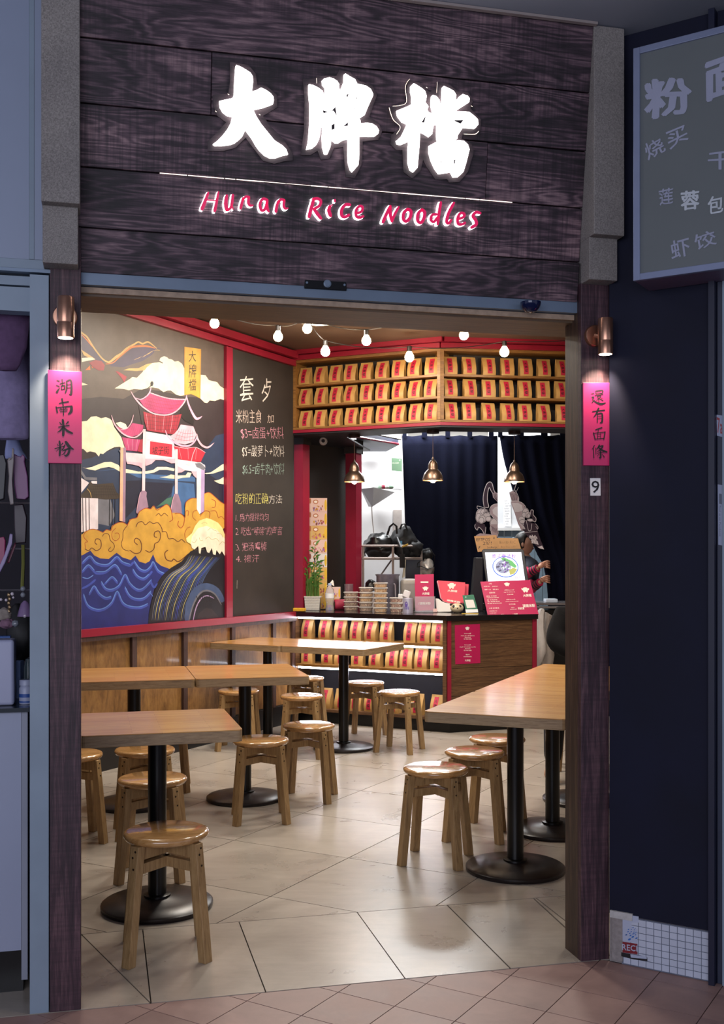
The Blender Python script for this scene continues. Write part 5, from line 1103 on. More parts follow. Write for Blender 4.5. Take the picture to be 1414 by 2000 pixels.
# prop holding them up
b = MB(); Y = 9.60; k = Y/F; b.box((962-CX)*k, (984-CX)*k, Y+.02, Y+.05, CT, 1.50); tag(b.build('notice_stand', flat('black_plastic', '#18161a', .35, 0, 0)), 'black upright stand carrying the two cardboard notices', 'stand')
# red menu board leaning over the counter edge
pm = Vector(((995-CX)/F*8.93, 8.93, CT)); MBF = FR(pm, ang(4), (0, .55, 1))
mbd = fthing('menu_board', 'large magenta menu board leaning on the counter below the screen', 'menu', MBF, 995, 1200)
sheet(MBF, [(938, 1136.5), (1035, 1133), (1052, 1201), (954, 1208.5)], 0, .004, M_mag, mbd, 'board')
def mt(body, x, y, h, w_, par=mbd, bold=.01): b = MB(); ptext(b, MBF, body, [(x, y-w_*.03), (x+w_, y-w_*.06), (x+w_+h*.2, y+h-w_*.06), (x+h*.2, y+h-w_*.03)], .0046, 0, bold, .02, int(x)); b.build('lettering', M_cream, parent=par, fm=MBF.M)
for body, x, y, h, w_ in (('小吃', 954, 1139.5, 2.6, 6), ('卤豆腐 $2.8', 944.5, 1145, 2.2, 12), ('卤鸡蛋 $2.5', 961, 1145, 2.2, 11), ('酸萝卜 $3', 946, 1151.5, 2.2, 12), ('香菇 $2.8', 962, 1151, 2.2, 11), ('湖南米粉', 955, 1157, 3, 11.5), ('原味 牛肉粉', 949.5, 1164.5, 2.2, 20), ('辣椒炒肉粉', 950, 1168, 1.8, 24), ('粉 牛肉米粉', 951, 1172, 2, 20), ('粉 排骨米粉', 952, 1175.5, 2, 24), ('粉 酸辣鸡杂米粉', 952, 1179, 2, 28), ('小菜 凉拌黄瓜', 954.5, 1188, 2.2, 20), ('大份加 $2', 955.5, 1193.5, 2, 15), ('小份 $9.8', 956, 1197.5, 1.8, 13), ('加料 $3', 978, 1199.5, 2, 6), ('大牌档 Eastwood店', 984.5, 1152.5, 2.2, 19), ('shop7 181-185 Rowe St', 983.5, 1157, 2.2, 22), ('02 9804 7688', 990, 1161, 2, 12), ('大牌档 Burwood店', 988, 1171, 2.2, 18), ('shop9 127 Burwood Rd', 987, 1175.5, 2, 25), ('02 9745 0288', 994, 1180, 2, 12), ('微信号', 998, 1186.5, 2, 6), ('hunanricenoodles', 996, 1190, 1.6, 13), ('大牌檔', 1000, 1199, 4, 10.5), ('大牌檔', 1021, 1161.5, 5.2, 16), ('湖南米粉', 1020, 1181.5, 6, 24), ('开张优惠', 1011, 1187, 4.6, 12)): mt(body, x, y, h, w_, bold=.03 if h > 4 else .005)
b = MB()
for x, y, s_ in ((990, 1142.5, .024), (1026, 1153.5, .033)): q = MBF.pix(x, y); emblem(b, q.x, q.z, s_, -.0046) if x == 990 else None
b.build('crest', M_cream, parent=mbd, fm=MBF.M); b = MB(); q = MBF.pix(1026, 1153.5); emblem(b, q.x, q.z, .033, -.0046); b.build('crest', M_cream, parent=mbd, fm=MBF.M)
# green and white clip thing beside the menu board
p = on_counter(936, 1190); b = MB(); k = p.y/F; c = p+Vector((0, .10, .075)); b.ball(c, (8*k, 6*k, 5.5*k), 16, 10); o = b.build('tape_roll', flat('white_green_tape', '#cfd4b8', .4, 0, .05), smooth=True); tag(o, 'white and green roll on the dark box beside the menu board', 'tape')
b = MB(); b.box(p.x-.05, p.x+.055, p.y+.03, p.y+.17, CT, CT+.052); tag(b.build('card_reader_box', flat('dark_olive_box', '#2a2c26', .5, 0, .1), bevel=.004), 'small dark box on the counter left of the menu board', 'box')

# ------------------------------------------------------------------ pendant lamps and the bulb string
def pendant(px, ytop, ybot, Y, label):
    k = Y/F; x = (px-CX)*k; zb = H+(HY-ybot)*k; r_ = 20*k; hh = (ybot-ytop)*k
    t = thing('pendant_lamp', label, 'lamp', (x, Y, zb), 0, 'bronze pendant lamps over the counter'); c = (x, Y, zb)
    b = MB(); b.lathe([(r_, 0), (r_*1.02, .005), (r_*.99, hh*.12), (r_*.92, hh*.26), (r_*.78, hh*.40), (r_*.60, hh*.49), (r_*.49, hh*.54), (r_*.49, hh*.62), (r_*.45, hh*.76), (r_*.35, hh*.90), (r_*.20, hh*.98), (r_*.10, hh*1.02), (r_*.08, hh*1.10), (r_*.04, hh*1.13)], 32, c=c, cap=False); b.build('shade', M_bronze, parent=t, smooth=True, auto=60)
    b = MB(); b.lathe([(r_*.97, .002), (r_*.88, hh*.22), (r_*.66, hh*.42), (0.01, hh*.53)], 32, c=c, cap=False); b.build('shade_lining', flat('brass_lining', '#c8a070', .3, .5, 0), parent=t, smooth=True)
    b = MB(); b.ball((x, Y, zb+.006), .024, 16, 10); b.build('bulb', M_bulb, parent=t, smooth=True)
    b = MB(); b.tube([(x, Y, zb+hh*1.1), (x, Y, 2.49)], .0022, 6); b.build('cord', flat('brown_cord', '#5a4238', .6, 0, 0), parent=t)
    b = MB(); b.lathe([(.052, 2.462-zb), (.052, 2.489-zb)], 24, c=c); b.build('ceiling_cap', flat('dark_bronze', '#2e1f1a', .4, .5, 0), parent=t, smooth=True)
    light('POINT', 'pendant_glow', (x, Y, zb-.03), 3.5, WARM, .03)
pendant(692, 903, 941.5, 9.30, 'leftmost bronze pendant lamp, hanging before the red column'); pendant(845.5, 898, 939, 8.98, 'middle bronze pendant lamp, hanging before the navy curtain'); pendant(1004.5, 903, 941.5, 9.06, 'rightmost bronze pendant lamp, above the curtain gap')
BULB = [(419, 632), (543, 658), (635.5, 687), (600, 642), (715.5, 666), (808, 634), (799.5, 698), (906, 655), (985, 688), (1040, 640)]
bp = []
for i, (px, py) in enumerate(BULB[:9]):
    Y = 1.60*F/(HY-py); k = Y/F; c = atY(px, py, Y); bp.append(c)
    names = ['leftmost bulb of the string, high by the mural', 'second string bulb, over the chalkboard', 'low string bulb at the inner corner', 'string bulb in front of the ceiling disc light', 'string bulb hung on a white hook, over the left wall display', 'half hidden string bulb nearest the header', 'low string bulb over the left wall display end', 'string bulb just right of the display corner', 'rightmost low string bulb over the right wall display']
    t = thing('string_bulb', 'lit clear '+names[i], 'bulb', c, 0, 'bulbs of the ceiling string light')
    b = MB(); r_ = 10*k*.93
    b.lathe([(.002, -r_), (r_*.55, -r_*.84), (r_*.9, -r_*.45), (r_, 0), (r_*.9, r_*.45), (r_*.62, r_*.9), (r_*.45, r_*1.25)], 20, c=c); b.build('globe', M_bulb, parent=t, smooth=True)
    b = MB(); b.lathe([(r_*.48, r_*1.2), (r_*.5, r_*1.3), (r_*.5, r_*2.3), (r_*.35, r_*2.4)], 14, c=c); b.build('socket', flat('black_socket', '#2a2624', .4, 0, 0), parent=t, smooth=True)
    light('POINT', 'bulb_light', c+Vector((0, 0, -.06)), 4.5, WARM, .04)
def cable(a, c, sag):
    pts = []
    for i in range(9):
        t = i/8; p = a.lerp(c, t); p = p-Vector((0, 0, sag*4*t*(1-t))); pts.append(p)
    return pts
b = MB(); up = Vector((0, 0, .085)); order = [0, 5, 7, 8, 6, 4, 3, 1, 2]
tc = bp
segs_ = [(Vector((-1.9, 6.6, 3.19)), tc[0]), (tc[0], tc[1]), (tc[1], tc[3]), (tc[3], tc[2]), (tc[3], tc[5]), (tc[2], tc[6]), (tc[4], tc[5]), (tc[6], tc[8]), (tc[5], tc[7]), (tc[7], Vector((1.9, 7.6, 3.19))), (tc[8], Vector((2.2, 8.4, 3.19))), (tc[3], tc[4])]
for a, c in segs_: b.tube(cable(a+up*(a.z < 3.15), c+up*(c.z < 3.15), .03), .0035, 5)
cs = b.build('string_cable', flat('black_cable', '#1c1816', .6, 0, 0)); tag(cs, 'thin black cable looping between the string bulbs under the ceiling', 'cable')
dl = thing('ceiling_light', 'round flush ceiling light glowing behind the bulbs', 'light', (atY(622, 640, 8.05).x, 8.05, 3.19)); c = MW[dl.name].translation
b = MB(); b.lathe([(.15, .0), (.15, .012), (.13, .022)], 32, c=c); b.build('rim', M_white, parent=dl, smooth=True)
b = MB(); b.lathe([(.002, -.012), (.09, -.010), (.128, .0)], 32, c=c, cap=False); b.build('diffuser', flat('lit_diffuser', '#ffffff', .4, 0, 0, emis=14, ecol='#fff0dc'), parent=dl, smooth=True)
light('AREA', 'ceiling_disc_light', c-Vector((0, 0, .03)), 22, NEUT, .25)
# cctv camera in the recess
c = atY(631.5, 862, 9.55); cc_ = thing('security_camera', 'small round security camera in the dark recess under the wall display', 'camera', c)
T = Matrix.Translation(c) @ Matrix.Rotation(math.radians(-75), 4, 'X') @ Matrix.Rotation(0, 4, 'Z')
b = MB(); b.lathe([(.036, -.0), (.036, .03), (.03, .04)], 20, T=Matrix.Translation(c) @ Matrix.Rotation(math.pi/2, 4, 'X')); b.build('housing', flat('white_grey_plastic', '#b9b4b4', .4, 0, .05), parent=cc_, smooth=True)
b = MB(); b.lathe([(.016, .041), (.012, .043), (.002, .044)], 16, T=Matrix.Translation(c) @ Matrix.Rotation(math.pi/2, 4, 'X')); b.build('lens', M_ink, parent=cc_)
b = MB(); b.tube([c+Vector((0, .02, 0)), c+Vector((.0, .09, .02)), c+Vector((0, .16, .02))], .01, 8); b.build('arm', flat('white_grey_plastic', '#b9b4b4', .4, 0, .05), parent=cc_)

# ------------------------------------------------------------------ tables
M_base = flat('dark_brown_iron', '#1c1516', .32, .1, .1, 15)
def table(cx, cy, w, d, rz, label, ztop=.755, group='pedestal tables', th=.047):
    t = thing('cafe_table', label, 'table', (cx, cy, 0), math.radians(rz), group); T = MW[t.name]
    r_ = .022; o = []
    for sx, sy, a0 in ((1, 1, 0), (-1, 1, 90), (-1, -1, 180), (1, -1, 270)):
        for i in range(5):
            a = math.radians(a0+90*i/4); o.append((sx*(w/2-r_)+r_*math.cos(a), sy*(d/2-r_)+r_*math.sin(a)))
    b = MB(); b.prism(o, ztop-.0035, ztop, T=T); tt = b.build('table_top', M_butcher, parent=t)
    b = MB(); b.prism([(x*1.0, y*1.0) for x, y in o], ztop-th, ztop-.0036, T=T); b.build('table_edge', M_edge, parent=t, bevel=.003)
    b = MB(); b.lathe([(.0375, .045), (.0375, ztop-th-.012)], 24, T=T); b.build('column', M_black, parent=t, smooth=True)
    b = MB(); b.box(-.14, .14, -.14, .14, ztop-th-.012, ztop-th-.0005, T=T); b.build('mount_plate', M_black, parent=t)
    b = MB(); b.lathe([(.222, 0), (.226, .006), (.226, .018), (.218, .024), (.14, .034), (.06, .042), (.05, .046)], 40, T=T); b.build('base_disc', M_base, parent=t, smooth=True, auto=50)
    b = MB(); b.lathe([(.055, .042), (.055, .052), (.039, .056)], 24, T=T); b.build('collar', M_black, parent=t, smooth=True)
    return t
def uvp(A, ang_, du, dv): a = math.radians(ang_); return A[0]+du*math.cos(a)-dv*math.sin(a), A[1]+du*math.sin(a)+dv*math.cos(a)
table(-.835, 4.385, .615, .605, 14.5, 'square butcher-block table nearest the left post')
T3 = (-.690, 6.34)
table(T3[0], T3[1], .635, .74, 13.7, 'butcher-block table in the second row, right one of the joined pair')
x, y = uvp(T3, 13.7, -.640, 0.0); table(x, y, .635, .74, 13.7, 'butcher-block table in the second row, left one, against the post')
T4 = (-.137, 8.03)
table(T4[0], T4[1], .70, .66, -28, 'back butcher-block table with a bright glare, in front of the lit shelves', .775)
x, y = uvp(T4, -28, -.70+.028, 0.0); table(x, y, .64, .66, -28, 'back butcher-block table by the panelled wall, joined to the glaring one', .775)
A5 = (.272, 4.67)
for i, (lb) in enumerate(('nearest table of the right-hand row, its corner by the right post', 'second table of the right-hand row, behind the nearest one', 'third and farthest table of the right-hand row')):
    x, y = uvp(A5, -22.8, .305, .375+.755*i); table(x, y, .62, .752, -22.8, lb)

# ------------------------------------------------------------------ stools
SH = .44
def make_stool():
    t = thing('stool', 'stool', 'stool')
    b = MB(); b.lathe([(.134, SH-.030), (.146, SH-.027), (.153, SH-.017), (.1535, SH-.010), (.149, SH-.003), (.138, SH)], 40); b.build('seat', M_stool, parent=t, smooth=True, auto=50)
    for k in range(4):
        a = math.pi/4+k*math.pi/2; dx = Vector((math.cos(a), math.sin(a), 0)); sx = Vector((-dx.y, dx.x, 0)); w_ = .0185
        tp = dx*.158+Vector((0, 0, SH-.028)); bt_ = dx*.204; b = MB()
        V = []
        for p_, z in ((bt_, 0), (tp, SH-.028)):
            for o, s_ in ((-.034, -1), (0, -1), (0, 1), (-.034, 1)): V.append((p_.x+dx.x*o+sx.x*s_*w_, p_.y+dx.y*o+sx.y*s_*w_, z))
        b.add(V, [(0, 1, 2, 3), (4, 7, 6, 5), (0, 4, 5, 1), (1, 5, 6, 2), (2, 6, 7, 3), (3, 7, 4, 0)])
        lg = b.build('leg', M_leg, parent=t, bevel=.002)
        b = MB()
        for z, o in ((SH-.045, .006), (SH-.066, -.004), (SH-.105, .003)):
            f = z/(SH-.028); p_ = bt_.lerp(tp, f); p_.z = z; R = Matrix.Rotation(a, 4, 'Z'); b.lathe([(.0042, 0), (.0042, .0006)], 8, T=Matrix.Translation(p_+dx*.0004+sx*o) @ R @ Matrix.Rotation(math.pi/2, 4, 'Y'))
        sc_ = b.build('screws', M_screw, parent=lg); sc_['kind'] = 'stuff'
    for k in range(2):
        a = math.pi/4+k*math.pi/2; R = Matrix.Rotation(a, 4, 'Z')
        b = MB(); b.box(-.129, .129, -.013, .013, SH-.078-k*.0001, SH-.0305, T=R) if k == 0 else b.box(-.129, .129, -.013, .013, SH-.078, SH-.0305, T=R); b.build('seat_rail', M_leg, parent=t)
        b = MB(); b.box(-.132, .132, -.012, .012, SH-.128, SH-.092, T=R); b.build('cross_brace', M_leg, parent=t, bevel=.001)
    return t
proto = make_stool(); regkids(None)
ST = [(325, 1620, -33.5, 'round wooden stool nearest the camera, in front of the near left table'), (298, 1517, -40, 'wooden stool behind the near left table column'), (283, 1461, -30, 'wooden stool mostly hidden behind the near left table top'), (140, 1470, -20, 'shadowed wooden stool at the far left behind the left post'), (322, 1401, -36, 'stool against the panelled wall, only its legs showing under the left table'),
      (466, 1346.5, -48, 'wooden stool near the wall, left of the second-row table column'), (509, 1442, -37, 'wooden stool in front of the second-row table column'), (603, 1414, -52, 'wooden stool right of the second-row table, below the row of three'), (589, 1357, -45, 'wooden stool touching the second-row table right corner'), (597, 1322, -58, 'farthest left stool, in front of the left end of the lit shelves'),
      (713, 1331, -62, 'wooden stool just right of the back table column'), (780, 1349.5, -68, 'wooden stool standing alone in front of the lit shelves'), (851, 1497, -61, 'front stool of the three by the right-hand tables'), (927, 1465, -55, 'middle stool of the three by the right-hand tables'), (971, 1439.5, -50, 'rear stool of the three, behind the near right table column'), (1126, 1373, 128, 'stool on the far side of the right-hand row, one leg showing')]
for i, (px, py, rz, lb) in enumerate(ST):
    p = G(px, py, SH); T = Matrix.Translation((p.x, p.y, 0)) @ Matrix.Rotation(math.radians(rz+45), 4, 'Z')
    if i == 0: o = proto; o.matrix_world = T; o['label'] = lb; o['group'] = 'round wooden stools'
    else: dup(proto, T, lb, group='round wooden stools')
# ------------------------------------------------------------------ kitchen behind the counter
KF = FR((0, 10.96, 0), (1, 0, 0)); M_cur = flat('navy_cotton', '#080a1a', .95, 0, .18, 60, .2, spec=.1)
def curtain(lab, top, edge_l, edge_r, tabs, seed, nx=44, ny=26):
    t = thing('noren_curtain', lab, 'curtain', (atY((edge_l(900)+edge_r(900))/2, 900, 11).x, 11.0, .1)); V = []; y0, y1 = top, 1338
    for j in range(ny):
        v = j/(ny-1); py = y0+(y1-y0)*v
        for i in range(nx):
            u = i/(nx-1); px = edge_l(py)*(1-u)+edge_r(py)*u; sag = 0
            if j == 0: sag = 2.2*abs(math.sin(u*math.pi*len(tabs)*.98))
            p = atY(px, py+sag, 11.0); p.y = 11.0+.011*math.sin(u*19+seed)*(.4+v)+.006*math.sin(u*47+seed*2+v*2); V.append(p)
    Fc = [(j*nx+i, j*nx+i+1, (j+1)*nx+i+1, (j+1)*nx+i) for j in range(ny-1) for i in range(nx-1)]
    b = MB(); b.add(V, Fc); o = b.build('cloth', M_cur, parent=t, smooth=True, auto=80); s = o.modifiers.new('thick', 'SOLIDIFY'); s.thickness = .003
    for a, c in tabs: b = MB(); p, q = atY(a, y0+5, 11.0), atY(c, y0-12, 11.0); b.box(p.x, q.x, 10.985, 10.992, p.z, q.z); b.box(p.x, q.x, 11.008, 11.014, p.z, q.z); b.build('tab', M_cur, parent=t)
    return t
cl = curtain('left navy curtain hanging by tabs behind the counter, with half a white print', 850, lambda y: 785+7*min(1, max(0, (y-850)/200)), lambda y: 972, [(786, 794), (824, 834), (870, 879), (913, 922), (955, 964)], 1)
EX = [(843, 974), (900, 984), (950, 999), (1000, 1012), (1040, 1031), (1080, 1047), (1105, 1062), (1150, 1069), (1340, 1074)]
def el(y):
    for (a, x), (c, z) in zip(EX[:-1], EX[1:]):
        if a <= y <= c: return x+(z-x)*(y-a)/(c-a)
    return EX[-1][1] if y > 1000 else EX[0][1]
crt = curtain('right navy curtain pulled aside at the gap, with the other half of the print', 849, el, lambda y: 1165, [(973, 981), (1012, 1023), (1057, 1069), (1094, 1104), (1130, 1140)], 4)
p, q = atY(775, 838, 11), atY(1170, 838, 11); b = MB(); b.tube([(p.x, 11, p.z), (q.x, 11, p.z)], .012, 10); tag(b.build('curtain_rod', flat('white_rod', '#c8c4c0', .4, .2, 0)), 'thin rod the navy curtains hang from by their tabs', 'rod')
# the print: a steaming bowl flanked by vegetables, split between the two curtains
cK = lambda x, y: (920+x/7.442, 930+y/7.442)
PI3 = [flat('print_white', '#f2e6e6', .8, 0, .05), flat('print_purple', '#45323f', .8, 0, .05), flat('print_pale', '#cdb4b8', .8, 0, .08)]
def kpoly(b, pts, c, o): b.ppoly(KF, [cK(*p) for p in pts], o, c)
def outl(b, pts, o, w=9, c=0, close=True): b.pstroke(KF, pts+([pts[0]] if close else []), w, o, c, conv=cK, wscale=1/7.442)
def kov(cx, cy, rx, ry, n=18): return [(cx+rx*math.cos(PH*i/n), cy+ry*math.sin(PH*i/n)) for i in range(n)]
b = MB(); o = .001
horn = [(190,450),(175,330),(195,200),(240,100),(298,95),(330,200),(350,240),(325,260),(290,210),(262,165),(240,260),(238,360),(255,450)]
kpoly(b, horn, 1, o); outl(b, horn, o+.0003)
kpoly(b, [(310,260),(345,230),(388,250),(388,380),(350,340),(320,310)], 2, o+.0004)
for k in range(4): outl(b, [(325+k*15, 250), (345+k*11, 320), (375, 345+k*8)], o+.0006, 6, 1, False)
outl(b, [(90,432),(190,462),(190,490),(95,475)], o+.0005, 7)
kpoly(b, [(388,400),(388,645),(340,620),(290,560),(268,500),(290,440),(330,410)], 2, o+.0006); outl(b, [(388,400),(330,412),(290,440),(268,500),(290,560),(340,620),(388,645)], o+.0009, 8, 0, False)
kpoly(b, [(388,440),(350,450),(310,490),(320,545),(388,600)], 0, o+.0008)
kpoly(b, [(60,700),(80,650),(200,700),(215,790),(195,850),(170,800),(120,740),(90,780),(60,740)], 1, o+.0009); outl(b, [(60,700),(55,740),(90,785),(110,740),(165,790),(195,850),(210,790),(215,740)], o+.0011, 8, 0, False)
for i, (x, y, rx, ry) in enumerate(((150,560,80,90),(110,600,45,70),(165,620,60,60),(150,640,42,52),(190,520,60,50),(230,560,55,45),(250,620,45,40),(330,680,60,70),(330,760,60,60),(350,820,50,50))):
    kpoly(b, kov(x, y, rx, ry), 0, o+.0012+i*.0005); outl(b, kov(x, y, rx*.86, ry*.86, 14), o+.0014+i*.0005, 5, 1, True)
for k in range(5): outl(b, [(175+k*22, 545), (200+k*18, 490), (185+k*25, 470)], o+.0068, 6, 1, False)
kpoly(b, [(272,700),(388,700),(388,860),(300,850)], 2, o+.0060); outl(b, [(285,700),(300,850),(390,860)], o+.0064, 7, 0, False)
for k in range(5): outl(b, [(285+k*20,720+k*10),(310+k*16,760+k*12),(300+k*20,800+k*8)], o+.0066, 5, 1, False)
kpoly(b, [(70,860),(130,830),(390,860),(390,880),(75,880)], 2, o+.0068)
b.build('left_print', PI3, parent=cl, fm=KF.M)
b = MB(); o = .001
kpoly(b, [(555,240),(610,215),(640,230),(690,310),(690,365),(590,365),(570,300)], 2, o); outl(b, [(555,240),(610,212),(630,200),(660,240),(690,310),(692,362)], o+.0003, 7, 0, False)
for k in range(6): outl(b, [(570+k*18,250),(580+k*18,300),(600+k*12,355)], o+.0005, 5, 1, False)
outl(b, [(660,110),(640,160),(630,205)], o+.0003, 8, 0, False); outl(b, [(688,165),(660,220)], o+.0003, 7, 0, False)
kpoly(b, [(580,370),(660,365),(730,385),(775,430),(790,520),(760,640),(760,790),(730,790),(680,690),(640,560),(590,420)], 2, o+.0006); kpoly(b, [(595,390),(680,388),(740,420),(755,500),(690,520),(640,520),(610,440)], 0, o+.0009)
outl(b, [(580,370),(660,362),(735,385),(782,430),(800,480)], o+.0011, 8, 0, False)
for i, (x, y, rx, ry) in enumerate(((790,520,50,60),(820,560,45,50),(770,560,35,45),(835,575,28,35),(730,620,50,40),(745,660,50,35),(860,640,50,25))):
    kpoly(b, kov(x, y, rx, ry), 0, o+.0012+i*.0004); outl(b, kov(x, y, rx*.84, ry*.84, 14), o+.0014+i*.0004, 5, 1)
kpoly(b, [(860,560),(870,495),(905,500),(900,560),(940,610),(930,665),(895,640),(880,590)], 1, o+.0045); outl(b, [(860,560),(870,495),(905,502),(902,560),(942,612),(932,665),(895,645)], o+.0048, 8, 0, False)
kpoly(b, [(780,650),(890,680),(935,690),(970,740),(965,800),(780,810),(740,770)], 1, o+.0045); kpoly(b, [(800,640),(880,680),(870,780),(830,790),(810,700)], 1, o+.0047); outl(b, [(800,640),(815,710),(835,790),(870,780),(882,690)], o+.005, 7, 0, False); outl(b, [(935,690),(972,740),(962,770),(940,730)], o+.005, 6, 0, False)
for k in range(6): outl(b, [(700+k*12,680+k*8),(730+k*10,720+k*8),(740+k*9,770)], o+.0052, 6, 0, False)
kpoly(b, [(770,810),(965,795),(1010,930),(1060,1050),(1000,1050),(940,1010),(860,930)], 1, o+.0055); outl(b, [(760,825),(960,800)], o+.0058, 10, 0, False)
kpoly(b, [(965,1030),(1030,1010),(1060,1065),(1000,1050)], 0, o+.0058)
V_, F_, _ = glyphs('檔', .02); ptext(b, KF, '當', [cK(835, 855), cK(945, 860), cK(985, 1000), cK(880, 970)], o+.0062, 0, .035, .04)
b.build('right_print', PI3, parent=crt, fm=KF.M)

# door seen through the gap, with a handwritten list
b = MB(); p, q = atY(955, 1031, 12.2), atY(1075, 830, 12.2); b.box(p.x, q.x, 12.2, 12.25, p.z, 3.08); dn = sthing('door_1', Matrix.Translation((p.x, 12.2, 0))); b.build('upper_panel', flat('pale_door', '#cfd0d2', .5, 0, .03), parent=dn)
b = MB(); b.box(p.x, q.x, 12.14, 12.25, p.z-.03, p.z); b.build('sill', flat('sill_white', '#d8d6d4', .5, 0, 0), parent=dn)
for i in range(8): b = MB(); w_ = (q.x-p.x)/8; b.box(p.x+w_*i+.003, p.x+w_*(i+1)-.003, 12.21, 12.25, .05, p.z-.032); b.build('board', flat('blue_grey_board', '#7f93a2', .5, 0, .06), parent=dn)
DF = FR((0, 12.19, 0), (1, 0, 0)); pl_ = fthing('paper_list', 'white handwritten paper list on the door behind the curtain gap', 'paper', DF, 991, 1030)
b = MB(); b.ppoly(DF, [(983,974),(997,973),(998.5,1028),(983,1028)], 0, 0, .002); b.build('sheet', M_paperw, parent=pl_, fm=DF.M)
for i, tx in enumerate(('米粉', '豆腐泡', '卤蛋 青菜', '辣椒油', '酸豆角 2', '豆芽', '牛肉', '牛骨汤汤料', '榨菜', '土豆丝')): b = MB(); x0 = 985+(i*37 % 3); ptext(b, DF, tx, (x0, 977+i*5, x0+4+len(tx)*1.3, 979.6+i*5), .0026, 0, -.01, .06, i); b.build('lettering', flat('faded_ink', '#5a5a60', .8, 0, 0), parent=pl_, fm=DF.M)
# white wall items: corner shelf, green notice, bag film
WF = FR((0, 11.745, 0), (1, 0, 0)); gn = fthing('notice', 'green and white printed notice on the white kitchen wall', 'sign', WF, 774, 957)
b = MB(); b.ppoly(WF, [(764,894),(785,896),(785,956),(764,954)], 0, 0, .001); b.build('sheet', M_paperw, parent=gn, fm=WF.M)
b = MB(); b.ppoly(WF, [(764.5,894),(785,896),(785,921),(765,919)], .0012, 0, .0004); b.build('green_panel', flat('sage_green', '#5b7a5c', .6, 0, .04), parent=gn, fm=WF.M)
b = MB(); ptext(b, WF, 'FOOD AUTHORITY', (766, 903.5, 779, 905.5), .0019); ptext(b, WF, '★', (779, 897, 782.5, 900), .0019); b.build('lettering', M_cream, parent=gn, fm=WF.M)
for i in range(7): b = MB(); ptext(b, WF, ['Food Safety', 'Supervisor', 'Certificate', 'Name of', 'Holder', 'Issued', 'Expires'][i], (766, 926+i*4, 774+(i*5 % 7), 927.6+i*4), .0014); b.build('small_print', flat('grey_ink', '#9a9a9a', .8, 0, 0), parent=gn, fm=WF.M)
Y = 11.1; k = Y/F; X = lambda px: (px-CX)*k; Z = lambda py: H+(HY-py)*k
b = MB(); b.add([(X(704), Y-.0, Z(955)), (X(729), Y-.25, Z(955)), (X(774), Y+.45, Z(956)), (X(727), Y+.1, Z(989)), (X(712), Y+.5, Z(955)), (X(720), Y+.5, Z(985))], [(0, 1, 2, 4), (0, 3, 1), (1, 3, 2), (0, 4, 5, 3), (2, 3, 5, 4)]); cs_ = tag(b.build('corner_shelf', flat('shelf_white', '#b9b5b6', .5, 0, .03)), 'white wedge-shaped corner shelf on the kitchen wall', 'shelf')
b = MB(); b.tube([(X(726), Y+.1, Z(988)), (X(727), Y+.1, Z(1010)), (X(730), Y+.12, Z(1040))], .006, 6); tag(b.build('wall_cable', flat('beige_cable', '#b8aca4', .6, 0, 0)), 'thin pale cable running down from the corner shelf', 'cable')
b = MB(); rr = random.Random(6)
for i in range(5): b.ball((X(735+i*7), Y+.05, Z(953)+.012), (.035, .03, .022), 10, 6, mi=i % 3)
tag(b.build('wrapped_packets', [flat('packet_white', '#d8e0d8', .4, 0, .2, 40), flat('packet_green', '#9ab8a0', .4, 0, .2, 40), flat('packet_red', '#a03048', .4, 0, .1)]), 'small wrapped packets heaped on the corner shelf', 'packets')['kind'] = 'stuff'
b = MB(); b.box(X(768)*1.055, X(785)*1.055, 11.735, 11.745, Z(1045), Z(1000)+.05); tag(b.build('plastic_sleeve', flat('film', '#c8bcb4', .2, 0, .1, 20, alpha=.7)), 'clear plastic sleeve hanging on the wall above the bags', 'sleeve')
# dark cabinet above the pass with a steel frame and red edge
Y = 10.35; k = Y/F
b = MB(); b.add([(X2, y_, z_) for X2, y_, z_ in (((690-CX)*k, Y, H+(HY-846)*k), ((785-CX)*k, Y+.35, H+(HY-846)*k), ((785-CX)*k, Y+.35, H+(HY-849)*k), ((702-CX)*k, Y-.1, H+(HY-863)*k))], [(0, 1, 2, 3)])
cab = thing('wall_cabinet', 'dark overhead cabinet with red edge and steel frame at the pass', 'cabinet', ((740-CX)*k, Y, H+(HY-866)*k))
def hexa(pts, z0, z1): m = MB(); m.prism(pts, z0, z1); return m
zc0 = H+(HY-858)*k
hexa([((696-CX)*k, Y-.10), ((779-CX)*k*1.04, Y+.55), ((760-CX)*k, Y+1.2), ((696-CX)*k, Y+1.2)], zc0, zc0+.06).build('underside', flat('slate_panel', '#3a4056', .5, 0, .1), parent=cab)
b = MB(); b.tube([((696-CX)*k, Y-.115, zc0+.012), ((779-CX)*k*1.04, Y+.54, zc0+.012)], .012, 6); b.build('red_edge', M_red, parent=cab)
b = MB(); b.tube([((712-CX)*k, Y-.13, zc0+.055), ((783-CX)*k*1.045, Y+.5, zc0+.055)], .010, 4); b.tube([((783-CX)*k*1.045, Y+.5, zc0+.05), ((783-CX)*k*1.045, Y+.5, zc0+.24)], .010, 4); b.build('steel_frame', flat('frame_steel', '#8d8680', .4, .5, .05), parent=cab)
